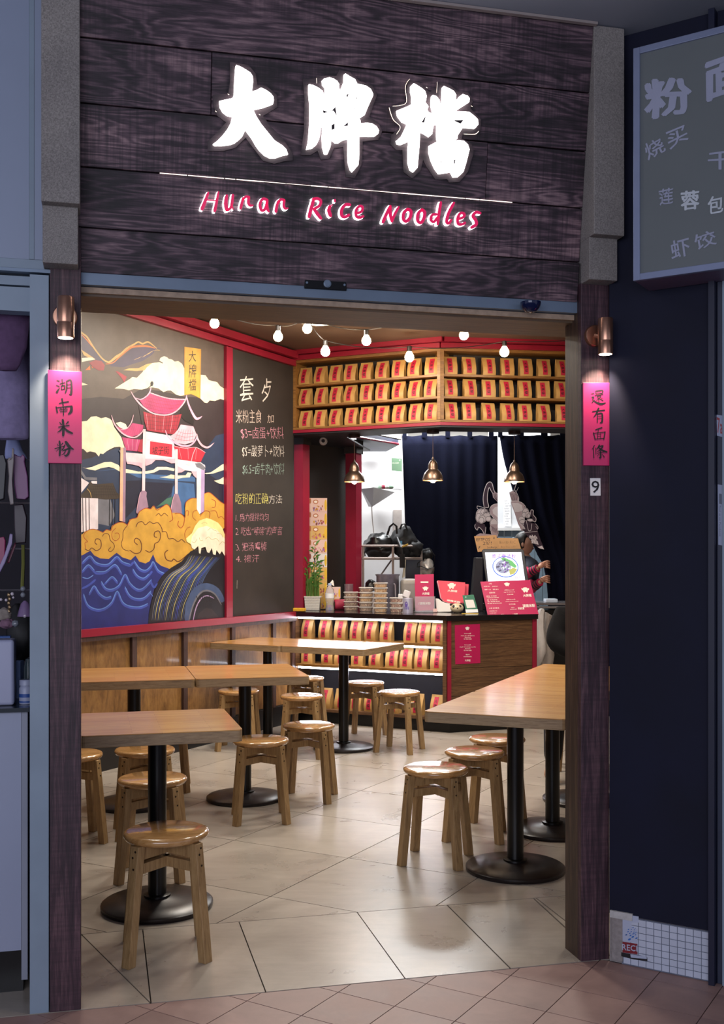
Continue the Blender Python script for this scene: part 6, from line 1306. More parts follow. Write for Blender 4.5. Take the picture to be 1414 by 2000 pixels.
# wire rack with bags
Y = 10.5; k = Y/F; X = lambda px: (px-CX)*k; Z = lambda py: H+(HY-py)*k
rk = thing('metal_rack', 'pale metal frame rack holding black bags behind the counter', 'rack', (X(767), Y+.2, 0)); M_rack = flat('pale_rack', '#9e908a', .5, .2, .05)
def bar(name, a, c, r=.012): m = MB(); m.tube([a, c], r, 4); m.build(name, M_rack, parent=rk)
for px, y_ in ((709, Y), (767.5, Y), (709, Y+.28), (826, Y+.28)): bar('upright', (X(px), y_, 0), (X(px), y_, Z(1066)))
for py in (1066, 1090.5, 1210): bar('rail', (X(706), Y, Z(py)), (X(770), Y, Z(py))); bar('rail', (X(770), Y, Z(py)), (X(826), Y+.28, Z(py))); bar('rail', (X(709), Y+.28, Z(py)), (X(826), Y+.28, Z(py)))
bar('brace', (X(744), Y+.25, Z(1125)), (X(766), Y+.25, Z(1094)), .008)
b = MB(); b.prism([(X(706), Y), (X(770), Y), (X(826), Y+.28), (X(706), Y+.28)], Z(1091)-.012, Z(1091)-.004); b.build('shelf_plate', flat('rack_plate', '#a8a0a0', .5, .1, .05), parent=rk)
def blob(c, r, seed, amp, mat, name, lab, cat, sub=(26, 16), fl=None, parent=None):
    m = MB(); m.ball((0, 0, 0), 1.0, *sub); V = []
    for v in m.v:
        nn = mnoise.noise(v*1.7+Vector((seed*5.1, 0, 0)))+.5*mnoise.noise(v*4.3+Vector((0, seed*3.3, 0))); q_ = v*(1+amp*nn); q_ = Vector((q_.x*r[0], q_.y*r[1], q_.z*r[2]))
        if fl is not None: q_.z = max(q_.z, fl)
        V.append(Vector(c)+q_)
    m.v = V; o_ = m.build(name, mat, parent=parent, smooth=True, auto=50)
    if parent is None: tag(o_, lab, cat)
    return o_
M_leather = flat('black_leather', '#0e0c0d', .32, 0, .2, 12, .3); M_nylon = flat('black_nylon', '#121113', .55, 0, .2, 20, .3)
zb = Z(1090); du = thing('duffel_bag', 'black leather duffel bag lying on the metal rack', 'bag', (X(740), Y+.15, zb))
blob((X(742), Y+.22, (Z(1030)+zb)/2-.03), (31*k, .17, 27*k), 1, .22, M_leather, 'bag_body', '', '', parent=du, fl=-24*k)
b = MB(); b.tube([(X(757), Y+.14, Z(1044)), (X(762), Y+.12, Z(1028)), (X(769), Y+.12, Z(1022)), (X(775), Y+.12, Z(1027)), (X(776), Y+.12, Z(1042))], .011, 8); b.build('handle', M_leather, parent=du, smooth=True)
b = MB(); b.tube([(X(716), Y+.08, Z(1062)), (X(712), Y+.02, Z(1078)), (X(713), Y+.03, Z(1086))], .008, 6); b.build('strap', M_leather, parent=du)
bk = thing('backpack', 'black nylon backpack slumped over the right end of the rack', 'bag', (X(800), Y+.3, zb))
blob((X(792), Y+.3, (Z(1026)+zb)/2), (26*k, .14, 31*k), 4, .26, M_nylon, 'bag_body', '', '', parent=bk); blob((X(808), Y+.3, Z(1070)), (20*k, .12, 17*k), 6, .3, M_nylon, 'lower_pocket', '', '', parent=bk)
b = MB(); b.tube([(X(783), Y+.2, Z(1032)), (X(786), Y+.18, Z(1023)), (X(792), Y+.18, Z(1022)), (X(797), Y+.2, Z(1034))], .010, 8); b.build('handle', M_nylon, parent=bk, smooth=True)
b = MB(); b.tube([(X(776), Y+.1, Z(1050)), (X(783), Y-.02, Z(1070)), (X(787), Y-.03, Z(1090))], .014, 6); b.tube([(X(785.5), Y-.03, Z(1082)), (X(785.5), Y-.03, Z(1109))], .030, 6); b.build('strap', M_nylon, parent=bk)
b = MB(); b.box(X(779), X(786), Y+.085, Y+.10, Z(1067), Z(1056), T=None); b.build('blue_tag', flat('blue_patch', '#3f88b0', .5, 0, .05), parent=bk)
b = MB(); b.tube([(X(785), Y+.08, Z(1068)), (X(798), Y+.08, Z(1063))], .011, 6); b.build('yellow_trim', flat('mustard', '#a8842c', .5, 0, .05), parent=bk)
sv2 = thing('drawstring_bag', 'silver drawstring bag hanging from the right end of the rack', 'bag', (X(840), Y+.3, Z(1128)))
blob((X(838), Y+.32, Z(1110)), (14*k, .07, 20*k), 9, .22, flat('silver_fabric', '#a39c96', .3, .4, .15, 10), 'pouch', '', '', parent=sv2)
blob((X(838), Y+.36, Z(1082)), (12*k, .08, 12*k), 12, .25, M_nylon, 'dark_top', '', '', parent=sv2)
b = MB(); b.tube([(X(828), Y+.25, Z(1076)), (X(842), Y+.2, Z(1072)), (X(852), Y+.22, Z(1085)), (X(850), Y+.23, Z(1108)), (X(838), Y+.22, Z(1112)), (X(825), Y+.22, Z(1106)), (X(817), Y+.22, Z(1108)), (X(818), Y+.22, Z(1100)), (X(826), Y+.22, Z(1094))], .0055, 6); b.build('cord', M_nylon, parent=sv2, smooth=True)
b = MB(); b.box(X(708), X(752), Y-.3, Y-.03, 0, Z(1156)); tag(b.build('side_cupboard', flat('rack_plate', '#a8a0a0', .5, .1, .05)), 'low cupboard hidden behind the takeaway tubs', 'cupboard')
blob((X(724), Y-.15, Z(1143)), (11*k, .07, 12*k), 15, .15, M_leather, 'helmet', 'rounded black item behind the left takeaway tubs', 'bag')
b = MB(); b.box(X(794), X(825), Y+.3, Y+.28, Z(1150), Z(1093)); tag(b.build('black_crate', M_black), 'black box under the right half of the metal rack', 'box')
b = MB(); b.add([(X(786), Y+.1, Z(1128)), (X(791), Y+.1, Z(1092)), (X(794), Y+.12, Z(1093)), (X(792), Y+.12, Z(1126)), (X(787), Y+.12, Z(1130))], [(0, 1, 2, 3, 4)]); tag(b.build('ribbon', flat('white_ribbon', '#d8d0b8', .5, 0, .1)), 'pale ribbon hanging below the backpack strap', 'ribbon')
# steel bench and plastic bags at the right of the counter
Y = 10.25; k = Y/F; X = lambda px: (px-CX)*k; Z = lambda py: H+(HY-py)*k
bn = thing('steel_bench', 'steel bench behind the right end of the counter', 'bench', (X(1085), Y+.25, 0)); M_ss = flat('stainless', '#a8a4a8', .25, .85, .08, 10)
b = MB(); b.box(X(1044), X(1160), Y, Y+.5, Z(1178)-.02, Z(1178)+.004); b.build('bench_top', M_ss, parent=bn, bevel=.004)
b = MB(); b.tube([(X(1044), Y-.01, Z(1186)), (X(1160), Y-.01, Z(1186))], .012, 8); b.build('front_rail', M_ss, parent=bn, smooth=True)
b = MB(); b.box(X(1046), X(1158), Y+.04, Y+.46, .1, Z(1188)-.02); b.build('cupboard', M_black, parent=bn)
for x in (X(1050), X(1154)): b = MB(); b.tube([(x, Y+.03, 0), (x, Y+.03, Z(1180))], .018, 8); b.build('leg', M_ss, parent=bn)
b = MB(); b.box(X(1070), X(1093), Y+.1, Y+.25, Z(1178)+.005, Z(1178)+.035); tag(b.build('packet', flat('pale_blue_packet', '#c4cedc', .4, 0, .1), bevel=.004), 'pale flat packet lying on the steel bench', 'packet')
Y = 9.75; k = Y/F; M_film = flat('white_plastic_film', '#d5cec8', .35, 0, .1, 14, .2); M_film2 = flat('clear_plastic_film', '#b8aca2', .3, 0, .15, 14, .2, alpha=.85)
def pbag(pts, d, mat, name, lab, seed):
    V = []; Fc = []; n = len(pts); rr_ = random.Random(seed); m = 12
    for (xl, xr, py) in pts:
        for i in range(m):
            a = PH*i/m; x = (xl+xr)/2+(xr-xl)/2*math.cos(a)*(1+rr_.uniform(-.08, .08)); V.append(((x-CX)*k, Y+d*math.sin(a)*(1+rr_.uniform(-.2, .2)), H+(HY-py)*k))
    for j in range(n-1):
        for i in range(m): Fc.append((j*m+i, j*m+(i+1) % m, (j+1)*m+(i+1) % m, (j+1)*m+i))
    Fc += [tuple(range(m)), tuple((n-1)*m+i for i in range(m))[::-1]]; q_ = MB(); q_.add(V, Fc); tag(q_.build(name, mat, smooth=True, auto=35), lab, 'bag')
pbag([(1055,1061,1188.5),(1051,1064,1192),(1048,1064,1200),(1046,1063,1225),(1044,1066,1250),(1044,1068,1272),(1044,1060,1292),(1046,1052,1302)], .05, M_film, 'plastic_bag', 'white plastic bag hanging at the right end of the counter', 1)
Y = 9.9; k = Y/F
pbag([(1064,1068,1196),(1063,1078,1202),(1062,1077,1220),(1061,1082,1232),(1058,1084,1248),(1054,1080,1262),(1056,1082,1280),(1050,1080,1300),(1048,1078,1312)], .05, M_film2, 'plastic_bag', 'crumpled clear plastic bag beside the white bag by the counter', 2)

# ------------------------------------------------------------------ people
def finger(b0, d1, d2, L_, r): 
    p0 = Vector(b0); p1 = p0+Vector(d1)*L_*.5; p2 = p1+Vector(d2)*L_*.5; return [p0, p1, p2], [r, r*.95, r*.75]
def head(par, c, face, skin_m, hair_m, bun=False, s=1.0):
    """head with face, ears and hair; face = horizontal direction it looks"""
    fy = Vector((face[0], face[1], 0)).normalized(); fx = Vector((fy.y, -fy.x, 0)); R = Matrix(((fx.x, fy.x, 0, c[0]), (fx.y, fy.y, 0, c[1]), (0, 0, 1, c[2]), (0, 0, 0, 1)))
    m = MB(); m.ball((0, 0, 0), 1, 28, 20); V = []
    for v in m.v:
        x, y, z = v; w_ = .074*(1-.18*max(0, -z)**1.5); d_ = .095 if y > 0 else .098; yy = y*d_
        if z < -.2 and y > 0: yy = y*(.095-.0*z)
        if z < -.3 and y < 0: yy *= (1-.45*(-z-.3))
        V.append(R @ Vector((x*w_*s, yy*s, z*.118*s)))
    m.v = V
    m.ball((0, .098*s, -.012*s), (.012*s, .018*s, .02*s), 10, 8, T=R); m.ball((0, .088*s, -.052*s), (.022*s, .010*s, .007*s), 10, 6, mi=1, T=R)
    for sx in (-1, 1): m.ball((sx*.075*s, -.005*s, -.005*s), (.010*s, .018*s, .028*s), 8, 6, T=R)
    m.build('head', [skin_m, flat('lips', '#8f4a46', .5, 0, 0)], parent=par, smooth=True)
    for sx in (-1, 1):
        e = MB(); e.ball((sx*.030*s, .083*s, .008*s), (.013*s, .008*s, .007*s), 10, 6, T=R); e.ball((sx*.030*s, .0895*s, .008*s), (.006*s, .003*s, .006*s), 8, 6, mi=1, T=R); e.build('eye', [M_paperw, M_ink], parent=par, smooth=True)
    h = MB(); h.ball((0, 0, 0), 1, 28, 18); V = []
    for v in h.v:
        x, y, z = v
        if y > .35 and z < .45: x *= .9; y = .35; z = max(z, .3)
        V.append(R @ Vector((x*.083*s, (y*.104-.012)*s, (z*.112+.022)*s)))
    h.v = V
    if bun: h.ball((0, -.125*s, .03*s), (.04*s, .04*s, .04*s), 12, 8, T=R); h.tube([R @ Vector((0, -.12*s, .03)), R @ Vector((0, -.16*s, -.04)), R @ Vector((0, -.15*s, -.14))], [.03, .028, .008], 8)
    h.build('hair', hair_m, parent=par, smooth=True, auto=80)
M_skin = flat('skin', '#b98a72', .5, 0, .04, 6); M_hair = flat('black_hair', '#17110f', .4, 0, .2, 60)
Y = 11.25; P = lambda px, py, y=Y: atY(px, py, y)
pw_ = thing('person', 'person with dark tied hair and pink striped sleeves holding the curtain edge', 'person', (P(1018, 1090).x, Y+.08, 0))
hx = P(1018, 1090).x; hy_ = Y+.08
J = [(hx, hy_, .92, .115), (hx, hy_, 1.10, .105), (hx+.01, hy_, 1.28, .12), (hx+.02, hy_, 1.40, .07), (hx+.03, hy_, 1.50, .045), (hx+.035, hy_, 1.56, .045),
     (hx-.08, hy_, .80, .085), (hx-.09, hy_, .45, .058), (hx-.09, hy_+.02, .08, .04), (hx-.08, hy_-.10, .03, .035), (hx+.09, hy_, .80, .085), (hx+.10, hy_, .45, .058), (hx+.10, hy_+.02, .08, .04), (hx+.11, hy_-.10, .03, .035)]
Ed = [(0, 1), (1, 2), (2, 3), (3, 4), (4, 5), (0, 6), (6, 7), (7, 8), (8, 9), (0, 10), (10, 11), (11, 12), (12, 13)]
# arms
sh1 = (hx+.10, hy_-.12, 1.36, .05); el1 = (P(1027, 1122, 11.0).x, 10.99, P(1027, 1122, 11.0).z, .043); wr1 = (P(1052, 1109, 10.88).x, 10.88, P(1052, 1109, 10.88).z, .028)
sh2 = (hx+.17, hy_+.05, 1.34, .05); el2 = (P(1038, 1150, 11.12).x, 11.12, P(1038, 1150, 11.12).z, .043); wr2 = (P(1056, 1136, 10.95).x, 10.95, P(1056, 1136, 10.95).z, .028)
n0 = len(J); J += [sh1, el1, wr1, sh2, el2, wr2]; Ed += [(3, n0), (n0, n0+1), (n0+1, n0+2), (3, n0+3), (n0+3, n0+4), (n0+4, n0+5)]
skin('body', J, Ed, M_skin, pw_, 2)
top_ = [(a, b_, c_, r_*1.12) for a, b_, c_, r_ in [J[0], J[1], J[2], J[3]]]+[(sh1[0], sh1[1], sh1[2], .066), (sh2[0], sh2[1], sh2[2], .066)]+[(*(Vector(a_[:3]).lerp(Vector(e_[:3]), .85)), .060) for a_, e_ in ((sh1, el1), (sh2, el2))]
skin('navy_top', top_, [(0, 1), (1, 2), (2, 3), (3, 4), (3, 5), (4, 6), (5, 7)], flat('navy_top', '#1a1c2c', .8, 0, .15, 30), pw_, 2)
skin('trousers', [(hx, hy_, .93, .125), (hx-.08, hy_, .78, .098), (hx-.09, hy_, .45, .072), (hx-.09, hy_+.02, .12, .055), (hx+.09, hy_, .78, .098), (hx+.10, hy_, .45, .072), (hx+.10, hy_+.02, .12, .055)], [(0, 1), (1, 2), (2, 3), (0, 4), (4, 5), (5, 6)], flat('dark_trousers', '#16161c', .8, 0, .1), pw_, 2)
M_pink = flat('pink_sleeve', '#b01848', .75, 0, .1, 30)
for A_, B_, W3 in ((sh1, el1, wr1), (sh2, el2, wr2)):
    a, e, w3 = Vector(A_[:3]), Vector(B_[:3]), Vector(W3[:3]); b = MB(); b.tube([a.lerp(e, .6), e, e.lerp(w3, .92)], [.052, .052, .041], 14); sl = b.build('sleeve', M_pink, parent=pw_, smooth=True)
    for t in (.45, .62, .80): p0, p1 = e.lerp(w3, t), e.lerp(w3, t+.085); b = MB(); r_ = .054-.0135*t/.92; b.tube([p0, p1], [r_+.0022, r_+.0008], 14); b.build('stripe', M_ink, parent=sl, smooth=True)
def hand_(w3, px, py, Yh, par, side=1):
    wv = Vector(w3[:3]); pc = atY(px, py, Yh); J_ = [(wv.x, wv.y, wv.z, .024), (*(wv.lerp(pc, .6)), .030), (*pc, .028)]; E_ = [(0, 1), (1, 2)]
    for i in range(4):
        z = .030-.020*i; b0 = pc+Vector((.012, -.004, z*.8)); m1 = b0+Vector((.030, .0-.006*i, z*.25)); m2 = m1+Vector((.024, .022, -.004)); m3 = m2+Vector((.004, .024, -.006)); q_ = len(J_)
        J_ += [(*b0, .0105), (*m1, .0095), (*m2, .009), (*m3, .0075)]; E_ += [(2, q_), (q_, q_+1), (q_+1, q_+2), (q_+2, q_+3)]
    q_ = len(J_); t0 = wv.lerp(pc, .65)+Vector((.0, .018, .02)); t1 = t0+Vector((.03, .03, .012)); t2 = t1+Vector((.026, .012, -.004)); J_ += [(*t0, .012), (*t1, .0105), (*t2, .009)]; E_ += [(1, q_), (q_, q_+1), (q_+1, q_+2)]
    skin('hand', J_, E_, flat('hand_skin', '#c08a70', .5, 0, .04, 6), par, 2)
hand_(wr1, 1061, 1102, 10.90, pw_); hand_(wr2, 1061, 1131, 10.95, pw_)
head(pw_, (P(1027, 1062).x, Y+.05, P(1027, 1062).z), (1, -.45), M_skin, M_hair, bun=True)
# seated guest in black
gx = 1.50; gy = 7.18; gp = thing('person', 'seated guest in a black coat at the far table, mostly behind the post', 'person', (gx, gy, 0))
u_ = Vector(ang(-22.8)); v_ = Vector((-u_.y, u_.x, 0)); B = lambda a, c, z: (gx+u_.x*a+v_.x*c, gy+u_.y*a+v_.y*c, z)
elL = Vector(((1077-CX)/F*7.1, 7.1, .865)); 
J = [(*B(0, 0, .54), .12), (*B(0, .03, .72), .12), (*B(0, .02, .92), .12), (*B(0, 0, 1.03), .07), (*B(0, -.02, 1.12), .05), (*B(-.15, 0, 1.02), .045), (elL.x+.03, elL.y, elL.z, .035), (*B(.04, -.34, .80), .03), (*B(.17, 0, 1.02), .06), (*B(.25, -.10, .84), .05), (*B(.10, -.36, .80), .036),
     (*B(-.10, -.05, .50), .09), (*B(-.12, -.42, .50), .065), (*B(-.13, -.44, .10), .045), (*B(-.13, -.54, .04), .04), (*B(.10, -.05, .50), .09), (*B(.12, -.42, .50), .065), (*B(.13, -.44, .10), .045), (*B(.13, -.54, .04), .04)]
Ed = [(0, 1), (1, 2), (2, 3), (3, 4), (3, 5), (5, 6), (6, 7), (3, 8), (8, 9), (9, 10), (0, 11), (11, 12), (12, 13), (13, 14), (0, 15), (15, 16), (16, 17), (17, 18)]
skin('body', J, Ed, flat('skin_guest', '#b08468', .5, 0, .04), gp, 2)
M_coat = flat('black_coat', '#0a0809', .95, 0, .3, 12, .4, spec=.15)
cj = [(p_[0], p_[1], p_[2], r_) for p_, r_ in zip(J[:4], (.155, .16, .17, .10))]+[(*J[5][:3], .10), (*J[6][:3], .085), (*J[7][:3], .055), (*J[8][:3], .085), (*J[9][:3], .075), (*J[10][:3], .05)]
skin('coat', cj, [(0, 1), (1, 2), (2, 3), (3, 4), (4, 5), (5, 6), (3, 7), (7, 8), (8, 9)], M_coat, gp, 2)
tj = [(*J[0][:3], .14)]+[(*J[i][:3], r_) for i, r_ in ((11, .10), (12, .078), (13, .058), (15, .10), (16, .078), (17, .058))]
skin('trousers', tj, [(0, 1), (1, 2), (2, 3), (0, 4), (4, 5), (5, 6)], flat('dark_trousers', '#16161c', .8, 0, .1), gp, 2)
head(gp, B(0, -.03, 1.24), (-v_.x, -v_.y), flat('skin_guest', '#b08468', .5, 0, .04), M_hair)

# ------------------------------------------------------------------ arcade ceiling
b = MB(); cvx = [V2(*FACE.at(-4.0, 0.09, 0).xy), V2(*FACE.at(3.4, .09, 0).xy), V2(4.8, -3.4), V2(-5, -3.4)]; b.prism([(p.x, p.y) for p in cvx], 3.248, 3.33); struct(b.build('ceiling_arcade', M_arc))
b = MB(); tcx = FACE.at(.6, -.02, 0); b.box(-.0, 1.15, -.125, -.108, 3.238, 3.247); struct(b.build('trim_9', flat('bright_strip', '#a89c98', .4, .3, 0), fm=FACE.M @ Matrix.Translation((.65, 0, 0))))

# ------------------------------------------------------------------ wall lights, banners, number
def sconce(pxb, pxc, yt, yb, lab):
    ym = (yt+yb)/2; t = fthing('wall_light', lab, 'lamp', FACE, pxb, ym, 0, group='copper wall lights on the posts'); q = FACE.pix(pxc, ym, .062); qb = FACE.pix(pxb, ym, 0); zt_, zb_ = FACE.pix(pxc, yt, .062).z, FACE.pix(pxc, yb, .062).z
    b = MB(); b.lathe([(.0255, zb_), (.0262, zb_+.004), (.0262, zb_+.045), (.0258, zb_+.046), (.0262, zb_+.048), (.0262, zt_-.003), (.0245, zt_)], 32, c=(q.x, q.y, 0)); b.build('tube', M_copper, parent=t, fm=FACE.M, smooth=True)
    R = Matrix.Translation((qb.x, 0, qb.z)) @ Matrix.Rotation(math.pi/2, 4, 'X')
    b = MB(); b.lathe([(.038, 0), (.038, .012), (.035, .016), (.0, .017)], 32, T=R); b.build('back_plate', M_copper, parent=t, fm=FACE.M, smooth=True)
    b = MB(); b.tube([(qb.x, -.014, qb.z), (q.x, q.y+.02, q.z)], .010, 10); b.build('arm', M_copper, parent=t, fm=FACE.M)
    b = MB(); b.lathe([(.001, zb_-.0006), (.0225, zb_-.0006)], 24, c=(q.x, q.y, 0), cap=False); b.build('lamp_face', flat('sconce_lamp', '#fff', .3, 0, 0, emis=12, ecol='#fff0dc') if False else flat('sconce_lamp', '#ffffff', .3, 0, 0, emis=12, ecol='#fff0dc'), parent=t, fm=FACE.M)
    w_ = FACE.M @ Vector((q.x, q.y, zb_-.012)); light('SPOT', 'wall_light_beam', w_, 9, (1, .78, .58), .018, rot=(math.radians(20), 0, math.radians(13.66)), spot=80, blend=.7)
sconce(127, 128, 580, 660, 'left copper tube wall light on the left post'); sconce(1160, 1182.5, 622, 692, 'right copper tube wall light on the right post')
M_ban = flat('pink_red_banner', '#ba2c66', .42, 0, .05, 3)
def banner(lab, quad, chars, cf, off):
    t = fthing('banner', lab, 'banner', FACE, (quad[0][0]+quad[1][0])/2, quad[2][1]); b = MB(); b.ppoly(FACE, quad, off, 0, .008); b.build('sheet', M_ban, parent=t, fm=FACE.M, bevel=.001)
    for strokes in chars:
        b = MB()
        for pts, wd in strokes: b.pstroke(FACE, [cf(*p) for p in pts], wd, off+.0088, wscale=1.42/CSC)
        b.build('character', M_ink, parent=t, fm=FACE.M)
BL_ = [
 [([(205,325),(240,337)],[18,34]), ([(195,415),(240,435)],[14,30]), ([(202,545),(225,505),(255,465)],[34,22,10]), ([(265,388),(350,365)],[22,24]), ([(300,312),(305,420)],[28,22]), ([(285,430),(290,495)],[18,20]), ([(285,430),(345,420),(340,490)],[18,22,20]), ([(290,495),(340,488)],18), ([(385,335),(385,470),(355,565)],[20,24,14]), ([(385,340),(465,330),(468,565),(430,578)],[18,24,32,10]), ([(390,405),(455,400)],14), ([(390,465),(455,460)],14)],
 [([(250,748),(410,718)],[20,32]), ([(300,675),(320,790)],[42,26]), ([(190,815),(210,910)],[24,36]), ([(195,830),(470,800)],[20,26]), ([(475,805),(465,900),(412,952)],[34,38,12]), ([(262,835),(285,852)],[12,18]), ([(375,820),(350,850)],[18,12]), ([(255,872),(395,855)],18), ([(270,908),(390,890)],18), ([(325,830),(325,965)],[24,24])],
 [([(255,1100),(285,1140)],[14,30]), ([(410,1095),(370,1135)],[34,14]), ([(240,1190),(425,1158)],[24,28]), ([(312,1055),(325,1180),(320,1345)],[34,30,38]), ([(310,1195),(270,1250),(208,1288)],[24,20,5]), ([(335,1195),(400,1262),(492,1305)],[16,32,24])],
 [([(208,1500),(225,1530)],[10,22]), ([(310,1490),(280,1530)],[28,10]), ([(170,1588),(330,1548)],[22,22]), ([(250,1450),(262,1560),(255,1715)],[26,26,30]), ([(245,1585),(190,1642)],[18,8]), ([(275,1580),(312,1612)],[10,18]), ([(368,1463),(440,1562),(518,1605)],[38,42,10]), ([(350,1520),(325,1580),(285,1625)],[18,16,6]), ([(310,1632),(430,1592),(415,1680),(372,1722),(343,1705)],[16,28,32,30,10]), ([(368,1618),(335,1680),(285,1712)],[14,14,6])]]
BR_ = [
 [([(230,250),(262,245)],[12,18]), ([(235,310),(262,305),(250,350)],[12,18,14]), ([(238,398),(270,362),(300,385),(380,415),(458,398)],[10,14,16,26,12]), ([(300,205),(305,250)],14), ([(300,205),(410,198),(400,245)],[12,16,14]), ([(305,250),(400,243)],12), ([(335,205),(337,245)],9), ([(368,203),(367,245)],9), ([(290,277),(415,262)],14), ([(325,290),(330,315)],10), ([(325,290),(380,285),(375,310)],10), ([(330,315),(375,310)],9), ([(347,315),(350,378)],16), ([(340,330),(300,372)],[12,5]), ([(355,325),(415,360)],[10,18]), ([(385,332),(405,318)],9)],
 [([(250,537),(440,515)],[18,22]), ([(345,488),(310,570),(263,632)],[26,18,6]), ([(325,575),(325,708)],[16,18]), ([(325,580),(400,570),(402,698),(368,720)],[14,18,24,8]), ([(330,617),(395,609)],11), ([(330,652),(395,646)],11)],
 [([(300,832),(395,800)],[18,24]), ([(345,820),(335,872)],[16,14]), ([(262,885),(290,985)],[18,22]), ([(265,892),(450,870)],[14,18]), ([(450,870),(430,985)],[22,22]), ([(290,985),(430,975)],15), ([(325,885),(330,975)],12), ([(380,880),(378,972)],12), ([(330,915),(378,910)],9), ([(332,945),(376,940)],9)],
 [([(275,1093),(238,1152)],[20,6]), ([(262,1130),(268,1285)],[14,18]), ([(300,1130),(303,1230)],12), ([(360,1083),(330,1130),(308,1152)],[20,12,5]), ([(345,1115),(415,1095),(370,1160),(318,1192)],[10,18,14,5]), ([(340,1120),(400,1165),(480,1195)],[10,22,20]), ([(325,1217),(430,1195)],14), ([(375,1178),(377,1285),(352,1285)],[18,22,8]), ([(350,1230),(322,1268)],[14,5]), ([(400,1225),(437,1277)],[10,20])]]
CSC = 9.524; banner('pink paper banner with four black characters on the left post', [(93.5, 723), (160, 727), (160, 906), (94, 905)], BL_, lambda x, y: (90+x/9.524, 710+y/9.524), .002)
CSC = 8.3375; banner('coral pink paper banner with four characters on the right post', [(1136.5, 748), (1191, 748), (1194, 910), (1137.5, 909.5)], BR_, lambda x, y: (1125+x/8.3375, 740+y/8.3375), .002)
npq = fthing('house_number', 'small white plate with black number 9 on the right post', 'sign', FACE, 1162, 968); b = MB(); b.ppoly(FACE, [(1152, 934), (1172, 934), (1172.5, 968), (1152.5, 968)], .0005, 0, .002); b.build('plate', M_paperw, parent=npq, fm=FACE.M)
b = MB(); ptext(b, FACE, '9', (1154.3, 939, 1170, 963), .003, 0, .004); b.build('numeral', M_ink, parent=npq, fm=FACE.M)

# ------------------------------------------------------------------ right: navy wall, mosaic base, light box, next door
xN = NAVY.pix(1388, 1500).x; xN2 = NAVY.pix(1400, 1000).x
nw = sthing('wall_right_navy', NAVY.M)
wall('paint', NAVY, 0.0, xN2, .17, 3.246, M_navy, t=.1, par=nw); wall('base', NAVY, 0.0, xN2, 0, .17, M_concrete, t=.1, y0=.004, par=nw)
wall('edge_strip', NAVY, xN, xN2, 0, 3.246, flat('navy_edge', '#10152e', .45, 0, .1), t=.04, y0=-.032, par=nw)
mt0 = NAVY.pix(1218, 1885); mt1 = NAVY.pix(1386.5, 1919.5); zt_ = .166; nc, nr = 11, 7; x0m, x1m = mt0.x, mt1.x; zm0 = .004; cwm = (x1m-x0m)/nc; chm = (zt_-zm0)/nr
wall('mosaic_bed', NAVY, x0m-.006, x1m+.004, 0, zt_+.002, flat('light_grout', '#6a7080', .9, 0, .15, 20), t=.01, y0=-.0015, par=nw)
wall('mortar_patch', NAVY, .012, x0m-.002, .01, .172, M_concrete, t=.012, y0=-.006, par=nw)
wall('plaster_patch', NAVY, .005, .085, .158, .182, flat('white_filler', '#b8b6b4', .9, 0, .15, 40), t=.012, y0=-.009, par=nw)
proto_t = None
for i in range(nc):
    for j in range(nr):
        g = .0012 if j == 0 else .0008
        if proto_t is None: b = MB(); b.box(x0m+g, x0m+cwm-g, -.005, -.0015, zm0+g, zm0+chm-g); proto_t = b.build('mosaic_tile', M_whitetile, parent=nw, fm=NAVY.M); me_ = proto_t.data; continue
        o = proto_t.copy(); COL.objects.link(o); o.parent = nw; o.location = (i*cwm, 0, j*chm)
# torn sticker over the mosaic
cR = lambda x, y: (1100+x/4.503, 1600+y/4.503)
stk = fthing('sticker', 'torn recycling sticker with blue dots on the white mosaic base', 'sticker', NAVY, 1230, 1868)
M_stw = flat('sticker_white', '#aeb6cc', .5, 0, .04); SI = [M_stw, flat('sticker_red', '#7e1a26', .5, 0, .05), flat('sticker_black', '#15141c', .5, 0, 0), flat('sticker_blue', '#2a68b8', .5, 0, 0)]
b = MB(); sk = lambda pts, c, o: b.ppoly(NAVY, [cR(*p) for p in pts], o, c)
sk([(500,825),(668,852),(668,905),(605,905),(605,945),(657,960),(657,1085),(515,1070)], 0, .0056); sk([(513,1070),(657,1092),(657,1185),(515,1165)], 1, .0058); sk([(515,1165),(600,1180),(660,1188),(745,1212),(745,1245),(620,1228),(515,1200)], 2, .0060); sk([(595,1182),(735,1205),(740,1225),(600,1212)], 0, .0062)
b.build('sheet', SI[:3], parent=stk, fm=NAVY.M)
b = MB()
for x, y, r_ in ((588,1052,14),(617,1030,12),(597,1018,9),(648,1042,10),(560,1012,9),(590,1000,7),(620,1004,8),(640,1012,7),(575,985,7),(603,985,6),(627,988,6),(645,990,6),(580,965,7),(605,965,5),(630,968,5),(560,1012,9),(622,948,5),(640,955,4),(612,948,4),(635,1000,5),(655,1040,6)):
    b.ppoly(NAVY, [cR(x+r_*math.cos(PH*i/10), y+r_*.62*math.sin(PH*i/10)-r_*.3*math.cos(PH*i/10)) for i in range(10)], .0064, 0)
o = b.build('blue_dots', SI[3], parent=stk, fm=NAVY.M); o['kind'] = 'stuff'
b = MB(); ptext(b, NAVY, 'RECI', [cR(523, 1092), cR(655, 1108), cR(655, 1158), cR(525, 1145)], .0064, 0, .03); ptext(b, NAVY, 'www.go.u', [cR(632, 1196), cR(742, 1212), cR(742, 1222), cR(632, 1208)], .0066, 0); b.build('lettering', M_stw, parent=stk, fm=NAVY.M)
